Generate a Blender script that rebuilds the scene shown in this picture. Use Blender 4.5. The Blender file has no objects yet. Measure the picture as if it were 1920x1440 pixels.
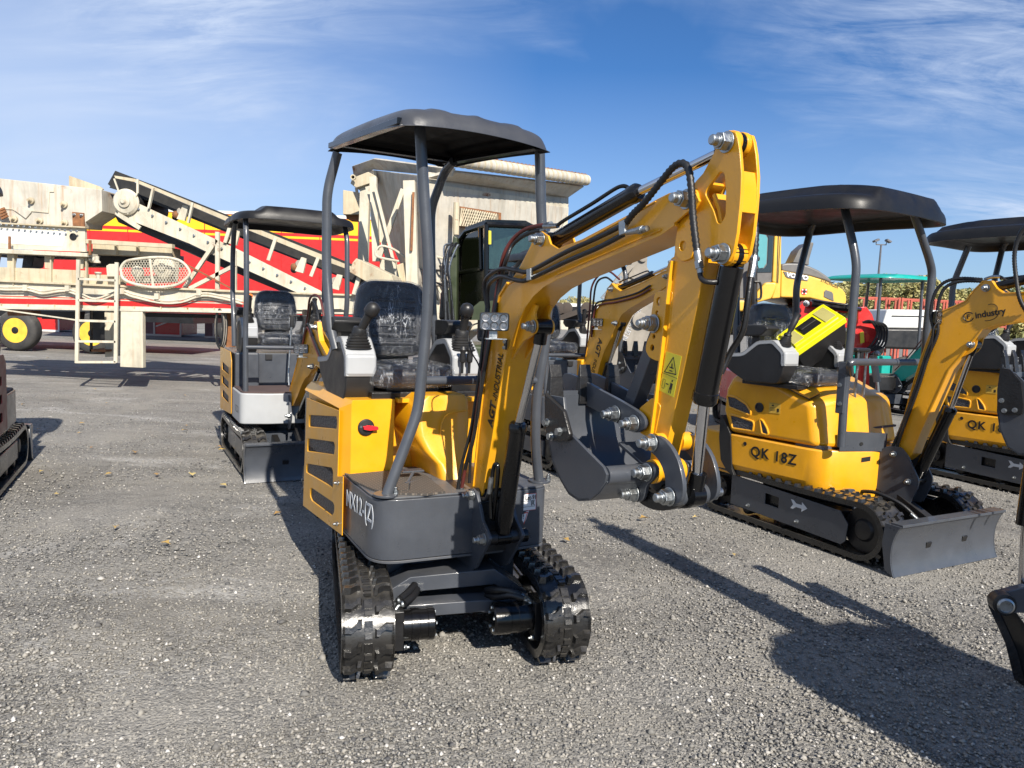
import bpy, bmesh, math, random
import numpy as np
from mathutils import Vector, Matrix, noise as mnoise
rad = math.radians
SC = bpy.context.scene
COL = SC.collection
# ------------------------------------------------------------------ camera, world, sun
CAM_H = 1.42; FPX = 1400.0
cam_d = bpy.data.cameras.new('camera'); cam = bpy.data.objects.new('camera', cam_d); COL.objects.link(cam)
cam_d.sensor_width = 36.0; cam_d.lens = FPX / 1920 * 36.0; cam_d.clip_start = 0.05; cam_d.clip_end = 3000
CR = Matrix.Rotation(rad(90 - 5.5), 4, 'X') @ Matrix.Rotation(rad(2.3), 4, 'Z')
cam.matrix_world = Matrix.Translation((0, 0, CAM_H)) @ CR
SC.camera = cam
SUN_AZ = rad(24.0)      # right of straight behind the camera
SUN_EL = rad(37.0)
SV = Vector((math.sin(SUN_AZ) * math.cos(SUN_EL), -math.cos(SUN_AZ) * math.cos(SUN_EL), math.sin(SUN_EL)))
sun_d = bpy.data.lights.new('sun', 'SUN'); sun = bpy.data.objects.new('sun', sun_d); COL.objects.link(sun)
sun_d.energy = 5.0; sun_d.angle = rad(0.5); sun_d.color = (1.0, 0.93, 0.82)
sun.rotation_euler = SV.to_track_quat('Z', 'Y').to_euler()
SC.view_settings.view_transform = 'Standard'; SC.view_settings.look = 'None'
SC.view_settings.exposure = 0.75; SC.view_settings.gamma = 1.0
SC.render.engine = 'CYCLES'
SC.cycles.use_denoising = True
SC.cycles.max_bounces = 8; SC.cycles.transparent_max_bounces = 16

class NT:
    """tiny helper for building node trees"""
    def __init__(s, tree): s.t = tree; s.n = tree.nodes; s.l = tree.links
    def node(s, typ, **kw):
        x = s.n.new(typ)
        for k, v in kw.items(): setattr(x, k, v)
        return x
    def set(s, sock, v):
        if isinstance(v, bpy.types.NodeSocket): s.l.new(v, sock)
        elif isinstance(v, (tuple, list)) and sock.type == 'RGBA' and len(v) == 3: sock.default_value = (*v, 1)
        else: sock.default_value = v
    def math(s, op, a, b=0.0, c=None, clamp=False):
        x = s.node('ShaderNodeMath', operation=op); x.use_clamp = clamp
        s.set(x.inputs[0], a); s.set(x.inputs[1], b)
        if c is not None: s.set(x.inputs[2], c)
        return x.outputs[0]
    def noise(s, vec, scale, detail=4, rough=0.5, dist=0.0, out='Fac'):
        x = s.node('ShaderNodeTexNoise'); s.set(x.inputs['Scale'], scale); s.set(x.inputs['Detail'], detail)
        s.set(x.inputs['Roughness'], rough); s.set(x.inputs['Distortion'], dist)
        if vec is not None: s.l.new(vec, x.inputs['Vector'])
        return x.outputs[out]
    def voro(s, vec, scale, feature='F1', out='Distance'):
        x = s.node('ShaderNodeTexVoronoi', feature=feature); s.set(x.inputs['Scale'], scale)
        if vec is not None: s.l.new(vec, x.inputs['Vector'])
        return x.outputs[out]
    def ramp(s, f, stops, interp='LINEAR'):
        x = s.node('ShaderNodeValToRGB'); r = x.color_ramp; r.interpolation = interp
        while len(r.elements) < len(stops): r.elements.new(0.5)
        for e, (p, c) in zip(r.elements, stops):
            e.position = p; e.color = (*c, 1) if isinstance(c, (tuple, list)) else (c, c, c, 1)
        s.l.new(f, x.inputs[0]); return x.outputs[0]
    def mix(s, f, a, b, blend='MIX'):
        x = s.node('ShaderNodeMix', data_type='RGBA', blend_type=blend)
        s.set(x.inputs[0], f); s.set(x.inputs[6], a); s.set(x.inputs[7], b); return x.outputs[2]
    def maprange(s, v, a, b, c=0.0, d=1.0):
        x = s.node('ShaderNodeMapRange'); s.set(x.inputs[0], v); s.set(x.inputs[1], a); s.set(x.inputs[2], b)
        s.set(x.inputs[3], c); s.set(x.inputs[4], d); return x.outputs[0]
    def mapping(s, vec, scale=(1, 1, 1), rot=(0, 0, 0), loc=(0, 0, 0)):
        x = s.node('ShaderNodeMapping'); s.l.new(vec, x.inputs[0]); x.inputs['Scale'].default_value = scale
        x.inputs['Rotation'].default_value = rot; x.inputs['Location'].default_value = loc; return x.outputs[0]
    def bump(s, h, strength=0.3, dist=0.01, normal=None):
        x = s.node('ShaderNodeBump'); s.set(x.inputs['Strength'], strength); s.set(x.inputs['Distance'], dist)
        s.l.new(h, x.inputs['Height'])
        if normal is not None: s.l.new(normal, x.inputs['Normal'])
        return x.outputs[0]

world = bpy.data.worlds.new('World'); SC.world = world; world.use_nodes = True
w = NT(world.node_tree); w.n.clear()
sky = w.node('ShaderNodeTexSky', sky_type='NISHITA'); sky.sun_disc = False
sky.sun_elevation = SUN_EL; sky.sun_rotation = rad(180) - SUN_AZ
sky.air_density = 1.0; sky.dust_density = 0.6; sky.ozone_density = 2.5; sky.altitude = 100
tc = w.node('ShaderNodeTexCoord')
sep = w.node('ShaderNodeSeparateXYZ'); w.l.new(tc.outputs['Generated'], sep.inputs[0])
zz = w.math('MAXIMUM', sep.outputs[2], 0.0)
den = w.math('ADD', zz, 0.22)
cx = w.math('DIVIDE', sep.outputs[0], den); cy = w.math('DIVIDE', sep.outputs[1], den)
cmb = w.node('ShaderNodeCombineXYZ'); w.l.new(cx, cmb.inputs[0]); w.l.new(cy, cmb.inputs[1])
v1 = w.mapping(cmb.outputs[0], scale=(1.0, 1.6, 1), rot=(0, 0, rad(24)), loc=(0.45, 0.3, 0))
v2 = w.mapping(cmb.outputs[0], scale=(1.5, 4.2, 1), rot=(0, 0, rad(22)), loc=(1.3, 0.2, 0))
v3 = w.mapping(cmb.outputs[0], scale=(3.0, 14.0, 1), rot=(0, 0, rad(30)), loc=(0.3, 1.2, 0))
big = w.noise(v1, 1.1, 5, 0.55, 0.8)
stk = w.noise(v2, 1.5, 9, 0.66, 1.4)
fine = w.noise(v3, 1.5, 6, 0.65, 0.8)
# cirrus banks: one high on the right, a thin one overhead, low streaks at the right, a milky sheet on the left
yy_ = w.math('MAXIMUM', sep.outputs[1], 0.08)
ta = w.math('DIVIDE', sep.outputs[0], yy_); te = w.math('DIVIDE', sep.outputs[2], yy_)
def bank(a0, wa, e0, we):
    u = w.math('DIVIDE', w.math('SUBTRACT', ta, a0), wa); v = w.math('DIVIDE', w.math('SUBTRACT', te, e0), we)
    return w.math('POWER', 2.718, w.math('MULTIPLY', w.math('ADD', w.math('MULTIPLY', u, u), w.math('MULTIPLY', v, v)), -1.0))
bk = w.math('ADD', w.math('ADD', bank(0.62, 0.30, 0.37, 0.14), w.math('MULTIPLY', bank(0.10, 0.42, 0.50, 0.10), 0.75)), w.math('ADD', w.math('MULTIPLY', bank(0.75, 0.22, 0.15, 0.05), 1.0), w.math('MULTIPLY', bank(-0.42, 0.26, 0.42, 0.16), 0.9)))
m1 = w.maprange(w.math('ADD', w.math('MULTIPLY', big, 0.55), w.math('MULTIPLY', bk, 0.45)), 0.38, 0.80)
m2 = w.math('ADD', w.math('MULTIPLY', w.maprange(stk, 0.36, 0.70), 0.8), w.math('MULTIPLY', w.maprange(fine, 0.4, 0.75), 0.3))
wisps = w.math('MULTIPLY', m1, m2, clamp=True)
veil = w.maprange(ta, 0.02, -0.60, 0.0, 0.62)
veil = w.math('MULTIPLY', veil, w.maprange(big, 0.25, 0.7, 0.65, 1.1))
low = w.maprange(zz, 0.30, 0.0, 0.0, 0.46)
tot = w.math('ADD', w.math('MULTIPLY', wisps, 0.95), veil)
tot = w.math('ADD', tot, low)
tot = w.math('MINIMUM', tot, 0.85)
skyc = w.mix(1.0, sky.outputs[0], (0.50, 0.90, 1.36), 'MULTIPLY')
cl = w.mix(tot, skyc, (7.6, 8.8, 11.0))
bg = w.node('ShaderNodeBackground'); w.l.new(cl, bg.inputs[0]); bg.inputs[1].default_value = 0.054
wo = w.node('ShaderNodeOutputWorld'); w.l.new(bg.outputs[0], wo.inputs[0])

# ------------------------------------------------------------------ pixel <-> world helpers (used to read real positions off the photo's geometry)
CR3 = CR.to_3x3(); CO = Vector((0, 0, CAM_H))
def ray(px, py): return CR3 @ Vector(((px - 960) / FPX, -(py - 720) / FPX, -1.0))
def onplane(px, py, p0, n):
    d = ray(px, py); t = (Vector(p0) - CO).dot(n) / d.dot(n); return CO + d * t
def onZ(px, py, z=0.0): return onplane(px, py, (0, 0, z), Vector((0, 0, 1)))
def onY(px, py, y): return onplane(px, py, (0, y, 0), Vector((0, 1, 0)))
class Frame:
    def __init__(s, ox, oy, deg):
        t = rad(deg); s.o = Vector((ox, oy, 0)); s.deg = deg
        s.X = Vector((math.cos(t), math.sin(t), 0)); s.Y = Vector((-math.sin(t), math.cos(t), 0))
    def loc(s, P): d = P - s.o; return Vector((d.dot(s.X), d.dot(s.Y), d.z))
    def wp(s, x, y, z): return s.o + s.X * x + s.Y * y + Vector((0, 0, z))
    def x(s, px, py, x): v = s.loc(onplane(px, py, s.wp(x, 0, 0), s.X)); return (v.y, v.z)      # on the plane local x = const -> (y, z)
    def y(s, px, py, y): v = s.loc(onplane(px, py, s.wp(0, y, 0), s.Y)); return (v.x, v.z)
    def z(s, px, py, z): v = s.loc(onZ(px, py, z)); return (v.x, v.y)
    def xs(s, pts, x): return [s.x(p[0], p[1], x) for p in pts]

# ------------------------------------------------------------------ materials
MATS = {}
def mat(name, base=(0.5, 0.5, 0.5), rough=0.5, metal=0.0, var=0.12, vscale=6.0, bump=0.0, bscale=60.0, coat=0.0,
        dust=0.0, dustcol=(0.30, 0.27, 0.22), spec=0.5, rust=0.0, rscale=2.5, streak=0.0, rvar=0.12, transmission=0.0, chips=0.0, alpha=None, grime=0.0):
    if name in MATS: return MATS[name]
    m = bpy.data.materials.new(name); m.use_nodes = True; MATS[name] = m
    t = NT(m.node_tree); b = t.n['Principled BSDF']
    co = t.node('ShaderNodeTexCoord').outputs['Object']
    oi = t.node('ShaderNodeObjectInfo')
    n1 = t.noise(co, vscale, 5, 0.6)
    f = t.maprange(n1, 0.3, 0.7, 1 - var, 1 + var)
    c = t.node('ShaderNodeVectorMath', operation='SCALE'); c.inputs[0].default_value = base; t.l.new(f, c.inputs[3])
    c = c.outputs[0]
    r = t.maprange(n1, 0.3, 0.7, max(0.02, rough - rvar), min(1, rough + rvar))
    if grime:
        ng = t.noise(t.mapping(co, scale=(1, 1, 0.35)), 3.0, 7, 0.7, 0.5)
        c = t.mix(t.math('MULTIPLY', t.maprange(ng, 0.48, 0.75), grime), c, (0.10, 0.085, 0.06))
    if rust or streak:
        n2 = t.noise(co, rscale, 8, 0.72, 0.2)
        k = t.maprange(n2, 0.66 - 0.16 * rust, 0.74 - 0.12 * rust)
        c2 = t.noise(co, 40, 4, 0.6)
        rc = t.ramp(c2, [(0.3, (0.10, 0.035, 0.012)), (0.7, (0.30, 0.12, 0.04))])
        c = t.mix(k, c, rc); r = t.math('MAXIMUM', r, t.math('MULTIPLY', k, 0.85))
        if streak:
            vv = t.mapping(co, scale=(7, 7, 0.35)); n3 = t.noise(vv, 2.2, 6, 0.65)
            c = t.mix(t.math('MULTIPLY', t.maprange(n3, 0.52, 0.72), streak), c, (0.33, 0.17, 0.06))
    if chips:
        nc = t.noise(co, 22, 8, 0.75); k = t.math('MULTIPLY', t.maprange(nc, 0.66, 0.70), chips)
        c = t.mix(k, c, (0.22, 0.22, 0.22))
    if dust:
        g = t.node('ShaderNodeNewGeometry'); sx = t.node('ShaderNodeSeparateXYZ'); t.l.new(g.outputs['Normal'], sx.inputs[0])
        up = t.maprange(sx.outputs[2], 0.1, 1.0, 0.25, 1.0)
        nd = t.noise(co, 5.0, 8, 0.7, 0.3); k = t.math('MULTIPLY', t.math('MULTIPLY', up, t.maprange(nd, 0.35, 0.7)), dust)
        c = t.mix(k, c, dustcol); r = t.mix(k, r, (0.9, 0.9, 0.9))
    t.l.new(c, b.inputs['Base Color']); t.l.new(r, b.inputs['Roughness'])
    b.inputs['Metallic'].default_value = metal; b.inputs['Specular IOR Level'].default_value = spec
    b.inputs['Coat Weight'].default_value = coat; b.inputs['Coat Roughness'].default_value = 0.08
    if transmission: b.inputs['Transmission Weight'].default_value = transmission
    if alpha is not None: b.inputs['Alpha'].default_value = alpha
    if bump:
        nb = t.noise(co, bscale, 5, 0.6); t.l.new(t.bump(nb, bump, 0.004), b.inputs['Normal'])
    return m
M = {}
M['yellow'] = mat('yellow_paint', (0.71, 0.325, 0.004), 0.34, coat=0.28, chips=0.12, var=0.07, bump=0.12, bscale=90, dust=0.14, rvar=0.10, grime=0.16)
M['yellow_dull'] = mat('weathered_yellow_paint', (0.60, 0.36, 0.04), 0.45, coat=0.1, var=0.08, dust=0.2, grime=0.3)
M['volvo'] = mat('loader_yellow_paint', (0.70, 0.42, 0.05), 0.4, coat=0.2, var=0.05, dust=0.15, grime=0.15)
M['grey'] = mat('slate_grey_paint', (0.046, 0.052, 0.064), 0.34, coat=0.25, var=0.10, bump=0.10, bscale=110, dust=0.12, chips=0.35)
M['greyfloor'] = mat('slate_grey_platform_paint', (0.066, 0.072, 0.084), 0.42, var=0.12, bump=0.08, bscale=110, dust=0.3, chips=0.5)
M['black'] = mat('gloss_black_paint', (0.0035, 0.0035, 0.004), 0.20, coat=0.25, var=0.15, bump=0.08, bscale=120, dust=0.015, spec=0.3)
M['blackmetal'] = mat('cast_black_metal', (0.008, 0.008, 0.009), 0.34, var=0.2, bump=0.4, bscale=70, dust=0.06, chips=0.4)
M['plastic'] = mat('black_plastic', (0.010, 0.010, 0.011), 0.42, var=0.1, bump=0.15, bscale=300, dust=0.07)
M['canopyplastic'] = mat('black_canopy_plastic', (0.007, 0.007, 0.008), 0.42, var=0.12, bump=0.12, bscale=200, dust=0.03, spec=0.3)
M['canopygrey'] = mat('grey_canopy_paint', (0.036, 0.039, 0.047), 0.40, coat=0.15, var=0.08, bump=0.1, bscale=100, dust=0.08)
M['rubber'] = mat('track_rubber', (0.009, 0.009, 0.0095), 0.28, var=0.3, bump=0.4, bscale=40, dust=0.22, coat=0.35)
M['hose'] = mat('hose_rubber', (0.010, 0.010, 0.011), 0.42, var=0.2, bump=0.2, bscale=200)
M['hosered'] = mat('red_brown_hose', (0.09, 0.018, 0.014), 0.45, var=0.2)
M['chrome'] = mat('chromed_steel', (0.55, 0.55, 0.56), 0.12, metal=1.0, var=0.05, rvar=0.05)
M['zinc'] = mat('zinc_plated_steel', (0.36, 0.38, 0.39), 0.38, metal=1.0, var=0.15, vscale=50, bump=0.2, bscale=200, dust=0.1)
M['whiteshell'] = mat('light_grey_plastic_shell', (0.34, 0.35, 0.36), 0.40, var=0.04, dust=0.1)
M['vinyl'] = mat('black_seat_vinyl', (0.007, 0.009, 0.014), 0.38, var=0.15, bump=0.3, bscale=120)
M['red'] = mat('red_paint', (0.50, 0.016, 0.014), 0.35, coat=0.3, var=0.08, dust=0.08)
M['redplastic'] = mat('red_plastic', (0.70, 0.012, 0.02), 0.4, var=0.04)
M['teal'] = mat('teal_paint', (0.0, 0.30, 0.25), 0.38, coat=0.3, var=0.08, dust=0.12)
M['cream'] = mat('old_cream_paint', (0.46, 0.40, 0.28), 0.62, var=0.10, rust=0.35, streak=0.45, rscale=2.2, dust=0.15, grime=0.45)
M['creamclean'] = mat('cream_paint', (0.52, 0.48, 0.38), 0.55, var=0.10, rust=0.22, streak=0.35, dust=0.1, grime=0.5)
M['hopperwhite'] = mat('faded_white_sheet_steel', (0.47, 0.44, 0.375), 0.66, var=0.10, rust=0.5, streak=0.6, rscale=1.1, grime=0.5)
M['rusty'] = mat('rusty_steel', (0.20, 0.085, 0.035), 0.85, var=0.4, vscale=14, rust=0.5, bump=0.5, bscale=50)
M['belt'] = mat('conveyor_rubber', (0.010, 0.010, 0.010), 0.55, var=0.3, dust=0.2)
M['whitepaint'] = mat('white_paint', (0.62, 0.62, 0.59), 0.40, var=0.05, dust=0.1, grime=0.1)
M['label'] = mat('white_label', (0.72, 0.72, 0.72), 0.5, var=0.02)
M['ink'] = mat('black_ink', (0.008, 0.008, 0.008), 0.5, var=0.0)
M['decal'] = mat('decal_yellow', (0.66, 0.56, 0.03), 0.5, var=0.03)
M['text_grey'] = mat('pale_grey_lettering', (0.50, 0.52, 0.54), 0.5, var=0.02)
M['redink'] = mat('red_ink', (0.6, 0.05, 0.02), 0.5, var=0.0)
M['green'] = mat('green_sticker', (0.0, 0.16, 0.07), 0.45, var=0.02)
M['steelgrey'] = mat('weathered_grey_steel', (0.26, 0.235, 0.20), 0.7, var=0.25, vscale=3, rust=0.2, dust=0.2, grime=0.5)
M['mat_brown'] = mat('brown_quilted_mat', (0.07, 0.045, 0.042), 0.8, var=0.15)
M['wood'] = mat('old_timber', (0.17, 0.135, 0.095), 0.85, var=0.35, vscale=9)
M['lensbase'] = mat('lamp_bezel', (0.20, 0.20, 0.21), 0.30, metal=1.0, var=0.1)
M['lens'] = mat('lamp_reflector', (0.24, 0.24, 0.25), 0.30, metal=1.0, var=0.1, vscale=60)
M['tyre'] = mat('tyre_rubber', (0.022, 0.022, 0.023), 0.75, var=0.2, dust=0.4)
M['rimyellow'] = mat('yellow_wheel_rim', (0.72, 0.45, 0.04), 0.5, var=0.12, dust=0.2, rust=0.2, grime=0.3)
M['orange'] = mat('orange_plastic', (0.80, 0.18, 0.02), 0.35, var=0.03)
M['toolyellow'] = mat('bright_yellow_plastic', (0.80, 0.74, 0.01), 0.35, var=0.02)
M['volvogrey'] = mat('warm_grey_hood_paint', (0.12, 0.115, 0.11), 0.42, var=0.08, dust=0.15)
M['dullred'] = mat('faded_red_steel', (0.38, 0.075, 0.045), 0.6, var=0.2, rust=0.2)
M['olive'] = mat('olive_grey_panel', (0.035, 0.046, 0.022), 0.40, var=0.1)

def glass_mat(name, tint, alpha=0.45):
    m = bpy.data.materials.new(name); m.use_nodes = True; t = NT(m.node_tree); t.n.clear()
    tr = t.node('ShaderNodeBsdfTransparent'); tr.inputs[0].default_value = (*tint, 1)
    gl = t.node('ShaderNodeBsdfGlossy'); gl.inputs['Roughness'].default_value = 0.02
    fr = t.node('ShaderNodeFresnel'); fr.inputs[0].default_value = 1.5
    mx = t.node('ShaderNodeMixShader'); t.l.new(t.math('ADD', fr.outputs[0], 0.06), mx.inputs[0])
    t.l.new(tr.outputs[0], mx.inputs[1]); t.l.new(gl.outputs[0], mx.inputs[2])
    o = t.node('ShaderNodeOutputMaterial'); t.l.new(mx.outputs[0], o.inputs[0]); return m
M['glass'] = glass_mat('tinted_glass', (0.42, 0.55, 0.55)); M['glassdark'] = glass_mat('dark_tinted_glass', (0.22, 0.33, 0.32))

def film_mat():
    # crumpled clear protective film: crease highlights painted pale over an almost clear sheet
    m = bpy.data.materials.new('crumpled_clear_film'); m.use_nodes = True; t = NT(m.node_tree); t.n.clear()
    co = t.node('ShaderNodeTexCoord').outputs['Object']
    def ridge(n_, p_): return t.math('POWER', t.math('SUBTRACT', 1.0, t.math('ABSOLUTE', t.math('SUBTRACT', n_, 0.5))), p_)
    big = t.noise(t.mapping(co, scale=(1.5, 1.0, 0.45), rot=(0, rad(-35), 0)), 12, 3, 0.5, 1.2)
    b2_ = t.noise(t.mapping(co, scale=(1.5, 1.0, 0.35), rot=(0, rad(28), 0), loc=(3, 1, 2)), 17, 3, 0.5, 1.0)
    fin = t.noise(t.mapping(co, scale=(1.0, 1.0, 2.2), rot=(0, rad(10), 0)), 30, 3, 0.6, 1.5)
    r1 = t.math('MAXIMUM', ridge(big, 30.0), t.math('MULTIPLY', ridge(b2_, 34.0), 0.9))
    r2 = ridge(fin, 20.0)
    h = t.math('ADD', r1, t.math('MULTIPLY', r2, 0.6))
    nb = t.bump(h, 1.0, 0.02)
    gl = t.node('ShaderNodeBsdfGlossy'); gl.inputs['Roughness'].default_value = 0.22; t.l.new(nb, gl.inputs['Normal'])
    tr = t.node('ShaderNodeBsdfTransparent'); tr.inputs[0].default_value = (0.92, 0.93, 0.95, 1)
    df = t.node('ShaderNodeBsdfDiffuse'); df.inputs[0].default_value = (0.62, 0.65, 0.70, 1)
    m1 = t.node('ShaderNodeMixShader'); m1.inputs[0].default_value = 0.16
    t.l.new(tr.outputs[0], m1.inputs[1]); t.l.new(gl.outputs[0], m1.inputs[2])
    k = t.math('ADD', t.math('MULTIPLY', t.maprange(r1, 0.70, 0.98), 0.42), t.math('MULTIPLY', t.maprange(r2, 0.86, 1.0), 0.22), clamp=True)
    patchy = t.maprange(t.noise(co, 5, 3), 0.35, 0.62, 0.15, 1.0)
    m2 = t.node('ShaderNodeMixShader'); t.set(m2.inputs[0], t.math('MULTIPLY', k, patchy))
    t.l.new(m1.outputs[0], m2.inputs[1]); t.l.new(df.outputs[0], m2.inputs[2])
    o = t.node('ShaderNodeOutputMaterial'); t.l.new(m2.outputs[0], o.inputs[0]); return m
M['film'] = film_mat()

def mesh_grille_mat(name, base, scale=60, metal=0.0):
    m = bpy.data.materials.new(name); m.use_nodes = True; t = NT(m.node_tree); b = t.n['Principled BSDF']
    co = t.node('ShaderNodeTexCoord').outputs['Object']
    v = t.voro(t.mapping(co, scale=(1, 0.8, 1.3)), scale)
    c = t.ramp(v, [(0.28, (0.002, 0.002, 0.002)), (0.36, base)])
    t.l.new(c, b.inputs['Base Color']); b.inputs['Roughness'].default_value = 0.5; t.l.new(t.bump(v, 0.9, 0.004), b.inputs['Normal']); return m
M['grille'] = mesh_grille_mat('black_mesh_grille', (0.05, 0.05, 0.055), 70)

def quilt_mat():
    m = bpy.data.materials.new('quilted_floor_mat'); m.use_nodes = True; t = NT(m.node_tree); b = t.n['Principled BSDF']
    co = t.node('ShaderNodeTexCoord').outputs['Object']
    br = t.node('ShaderNodeTexBrick'); t.l.new(t.mapping(co, scale=(1, 1, 1)), br.inputs['Vector'])
    br.inputs['Scale'].default_value = 18; br.inputs['Mortar Size'].default_value = 0.03; br.inputs['Mortar Smooth'].default_value = 0.3
    br.inputs['Color1'].default_value = (0.052, 0.046, 0.040, 1); br.inputs['Color2'].default_value = (0.045, 0.040, 0.036, 1); br.inputs['Mortar'].default_value = (0.15, 0.125, 0.10, 1)
    t.l.new(br.outputs[0], b.inputs['Base Color']); b.inputs['Roughness'].default_value = 0.75
    t.l.new(t.bump(br.outputs[1], -0.7, 0.006), b.inputs['Normal']); return m
M['quilt'] = quilt_mat()

# ------------------------------------------------------------------ mesh building
def tag(o, label=None, cat=None, group=None, kind=None):
    if label: o['label'] = label
    if cat: o['category'] = cat
    if group: o['group'] = group
    if kind: o['kind'] = kind
    return o
def empty(name, label, cat, loc=(0, 0, 0), deg=0, group=None):
    o = bpy.data.objects.new(name, None); COL.objects.link(o); o.location = loc; o.rotation_euler = (0, 0, rad(deg)); o.empty_display_size = 0.2
    return tag(o, label, cat, group)
def add_obj(name, me, parent=None, Mx=None, label=None):
    o = bpy.data.objects.new(name, me); COL.objects.link(o)
    if parent is not None: o.parent = parent
    if Mx is not None: o.matrix_local = Mx
    if label: o['label'] = label
    return o
class MB:
    def __init__(s): s.v = []; s.f = []; s.m = []; s.cm = 0
    def mi(s, i): s.cm = i; return s
    def add(s, vs, fs):
        b = len(s.v); s.v += [tuple(p) for p in vs]
        for f in fs: s.f.append(tuple(b + i for i in f)); s.m.append(s.cm)
        return s
    def box(s, c, d, R=None):
        x, y, z = d[0] / 2, d[1] / 2, d[2] / 2; c = Vector(c)
        vs = [Vector(q) for q in ((-x, -y, -z), (x, -y, -z), (x, y, -z), (-x, y, -z), (-x, -y, z), (x, -y, z), (x, y, z), (-x, y, z))]
        if R is not None: vs = [R @ q for q in vs]
        return s.add([c + q for q in vs], [(0, 3, 2, 1), (4, 5, 6, 7), (0, 1, 5, 4), (1, 2, 6, 5), (2, 3, 7, 6), (3, 0, 4, 7)])
    def b2(s, x0, x1, y0, y1, z0, z1):
        return s.box(((x0 + x1) / 2, (y0 + y1) / 2, (z0 + z1) / 2), (abs(x1 - x0), abs(y1 - y0), abs(z1 - z0)))
    def bar(s, p0, p1, wd, th, up=(0, 0, 1)):
        p0 = Vector(p0); p1 = Vector(p1); d = p1 - p0; L = d.length
        if L < 1e-6: return s
        d.normalize(); u = Vector(up)
        if abs(d.dot(u.normalized())) > 0.97: u = Vector((0, 1, 0)) if abs(d.y) < 0.9 else Vector((1, 0, 0))
        sd = d.cross(u).normalized(); u = sd.cross(d).normalized()
        R = Matrix((sd, d, u)).transposed()
        return s.box((p0 + p1) / 2, (wd, L, th), R)
    def hexa(s, a, b):   # two quads (bottom a, top b) in the same order
        return s.add(list(a) + list(b), [(0, 3, 2, 1), (4, 5, 6, 7), (0, 1, 5, 4), (1, 2, 6, 5), (2, 3, 7, 6), (3, 0, 4, 7)])
    def prism(s, pts, a, b, axis='x'):
        def P(p, t):
            return (t, p[0], p[1]) if axis == 'x' else ((p[0], t, p[1]) if axis == 'y' else (p[0], p[1], t))
        n = len(pts); vs = [P(p, a) for p in pts] + [P(p, b) for p in pts]
        ar = sum(pts[i][0] * pts[(i + 1) % n][1] - pts[(i + 1) % n][0] * pts[i][1] for i in range(n))
        flip = (ar > 0) ^ (b < a) ^ (axis == 'y')
        top = tuple(range(n, 2 * n)); bot = tuple(range(n - 1, -1, -1))
        fs = [bot, top] if flip else [bot[::-1], top[::-1]]
        for i in range(n):
            j = (i + 1) % n; q = (i, j, n + j, n + i); fs.append(q if flip else q[::-1])
        return s.add(vs, fs)
    def tube(s, pts, r, n=10, cap=True, rr=None):
        pts = [Vector(p) for p in pts]; m = len(pts); vs = []; fs = []
        t0 = (pts[1] - pts[0]).normalized(); u = t0.orthogonal().normalized()
        for i, p in enumerate(pts):
            if i == 0: t = pts[1] - pts[0]
            elif i == m - 1: t = pts[-1] - pts[-2]
            else: t = (pts[i + 1] - p).normalized() + (p - pts[i - 1]).normalized()
            if t.length < 1e-9: t = t0
            t.normalize(); u = (u - t * u.dot(t))
            if u.length < 1e-6: u = t.orthogonal()
            u.normalize(); w_ = t.cross(u); ri = rr[i] if rr else r
            if 0 < i < m - 1:
                cs = (pts[i + 1] - p).normalized().dot((p - pts[i - 1]).normalized()); k = 1 / max(0.5, math.sqrt(max(0.01, (1 + cs) / 2)))
            else: k = 1
            for q in range(n):
                a = 2 * math.pi * q / n; vs.append(p + (u * math.cos(a) + w_ * math.sin(a)) * ri)
        for i in range(m - 1):
            for q in range(n):
                q2 = (q + 1) % n; fs.append((i * n + q, i * n + q2, (i + 1) * n + q2, (i + 1) * n + q))
        if cap: fs.append(tuple(range(n - 1, -1, -1))); fs.append(tuple((m - 1) * n + q for q in range(n)))
        return s.add(vs, fs)
    def cyl(s, p0, p1, r, n=16, r1=None): return s.tube([p0, p1], r, n, True, [r, r if r1 is None else r1])
    def lathe(s, prof, o, ax, n=18, cap=True):
        o = Vector(o); ax = Vector(ax).normalized()
        pts = [o + ax * p[1] for p in prof]; u = ax.orthogonal().normalized(); w_ = ax.cross(u); vs = []; fs = []
        for p, (r, h) in zip(pts, prof):
            for q in range(n):
                a = 2 * math.pi * q / n; vs.append(p + (u * math.cos(a) + w_ * math.sin(a)) * max(r, 1e-5))
        m = len(prof)
        for i in range(m - 1):
            for q in range(n):
                q2 = (q + 1) % n; fs.append((i * n + q, i * n + q2, (i + 1) * n + q2, (i + 1) * n + q))
        if cap: fs.append(tuple(range(n - 1, -1, -1))); fs.append(tuple((m - 1) * n + q for q in range(n)))
        return s.add(vs, fs)
    def grid(s, P, closed_u=False):   # P[i][j] points
        r = len(P); c = len(P[0]); vs = [p for row in P for p in row]; fs = []
        for i in range(r - 1):
            for j in range(c - (0 if closed_u else 1)):
                j2 = (j + 1) % c; fs.append((i * c + j, i * c + j2, (i + 1) * c + j2, (i + 1) * c + j))
        return s.add(vs, fs)
    def ribbon(s, pts, x0, x1, th, closed=False):   # strip following a (y,z) path, between x0..x1, thickness th (to the left of the path)
        n = len(pts)
        N = []
        for i in range(n):
            a = Vector(pts[(i - 1) % n] if (i > 0 or closed) else pts[0]); b = Vector(pts[(i + 1) % n] if (i < n - 1 or closed) else pts[-1])
            d = (b - a); d = d.normalized() if d.length > 1e-9 else Vector((1, 0)); N.append(Vector((-d.y, d.x)))
        rng = n if closed else n - 1
        vs = []
        for p, q in zip(pts, N):
            p = Vector(p); o = p + q * th
            vs += [(x0, p.x, p.y), (x1, p.x, p.y), (x1, o.x, o.y), (x0, o.x, o.y)]
        fs = []
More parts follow.
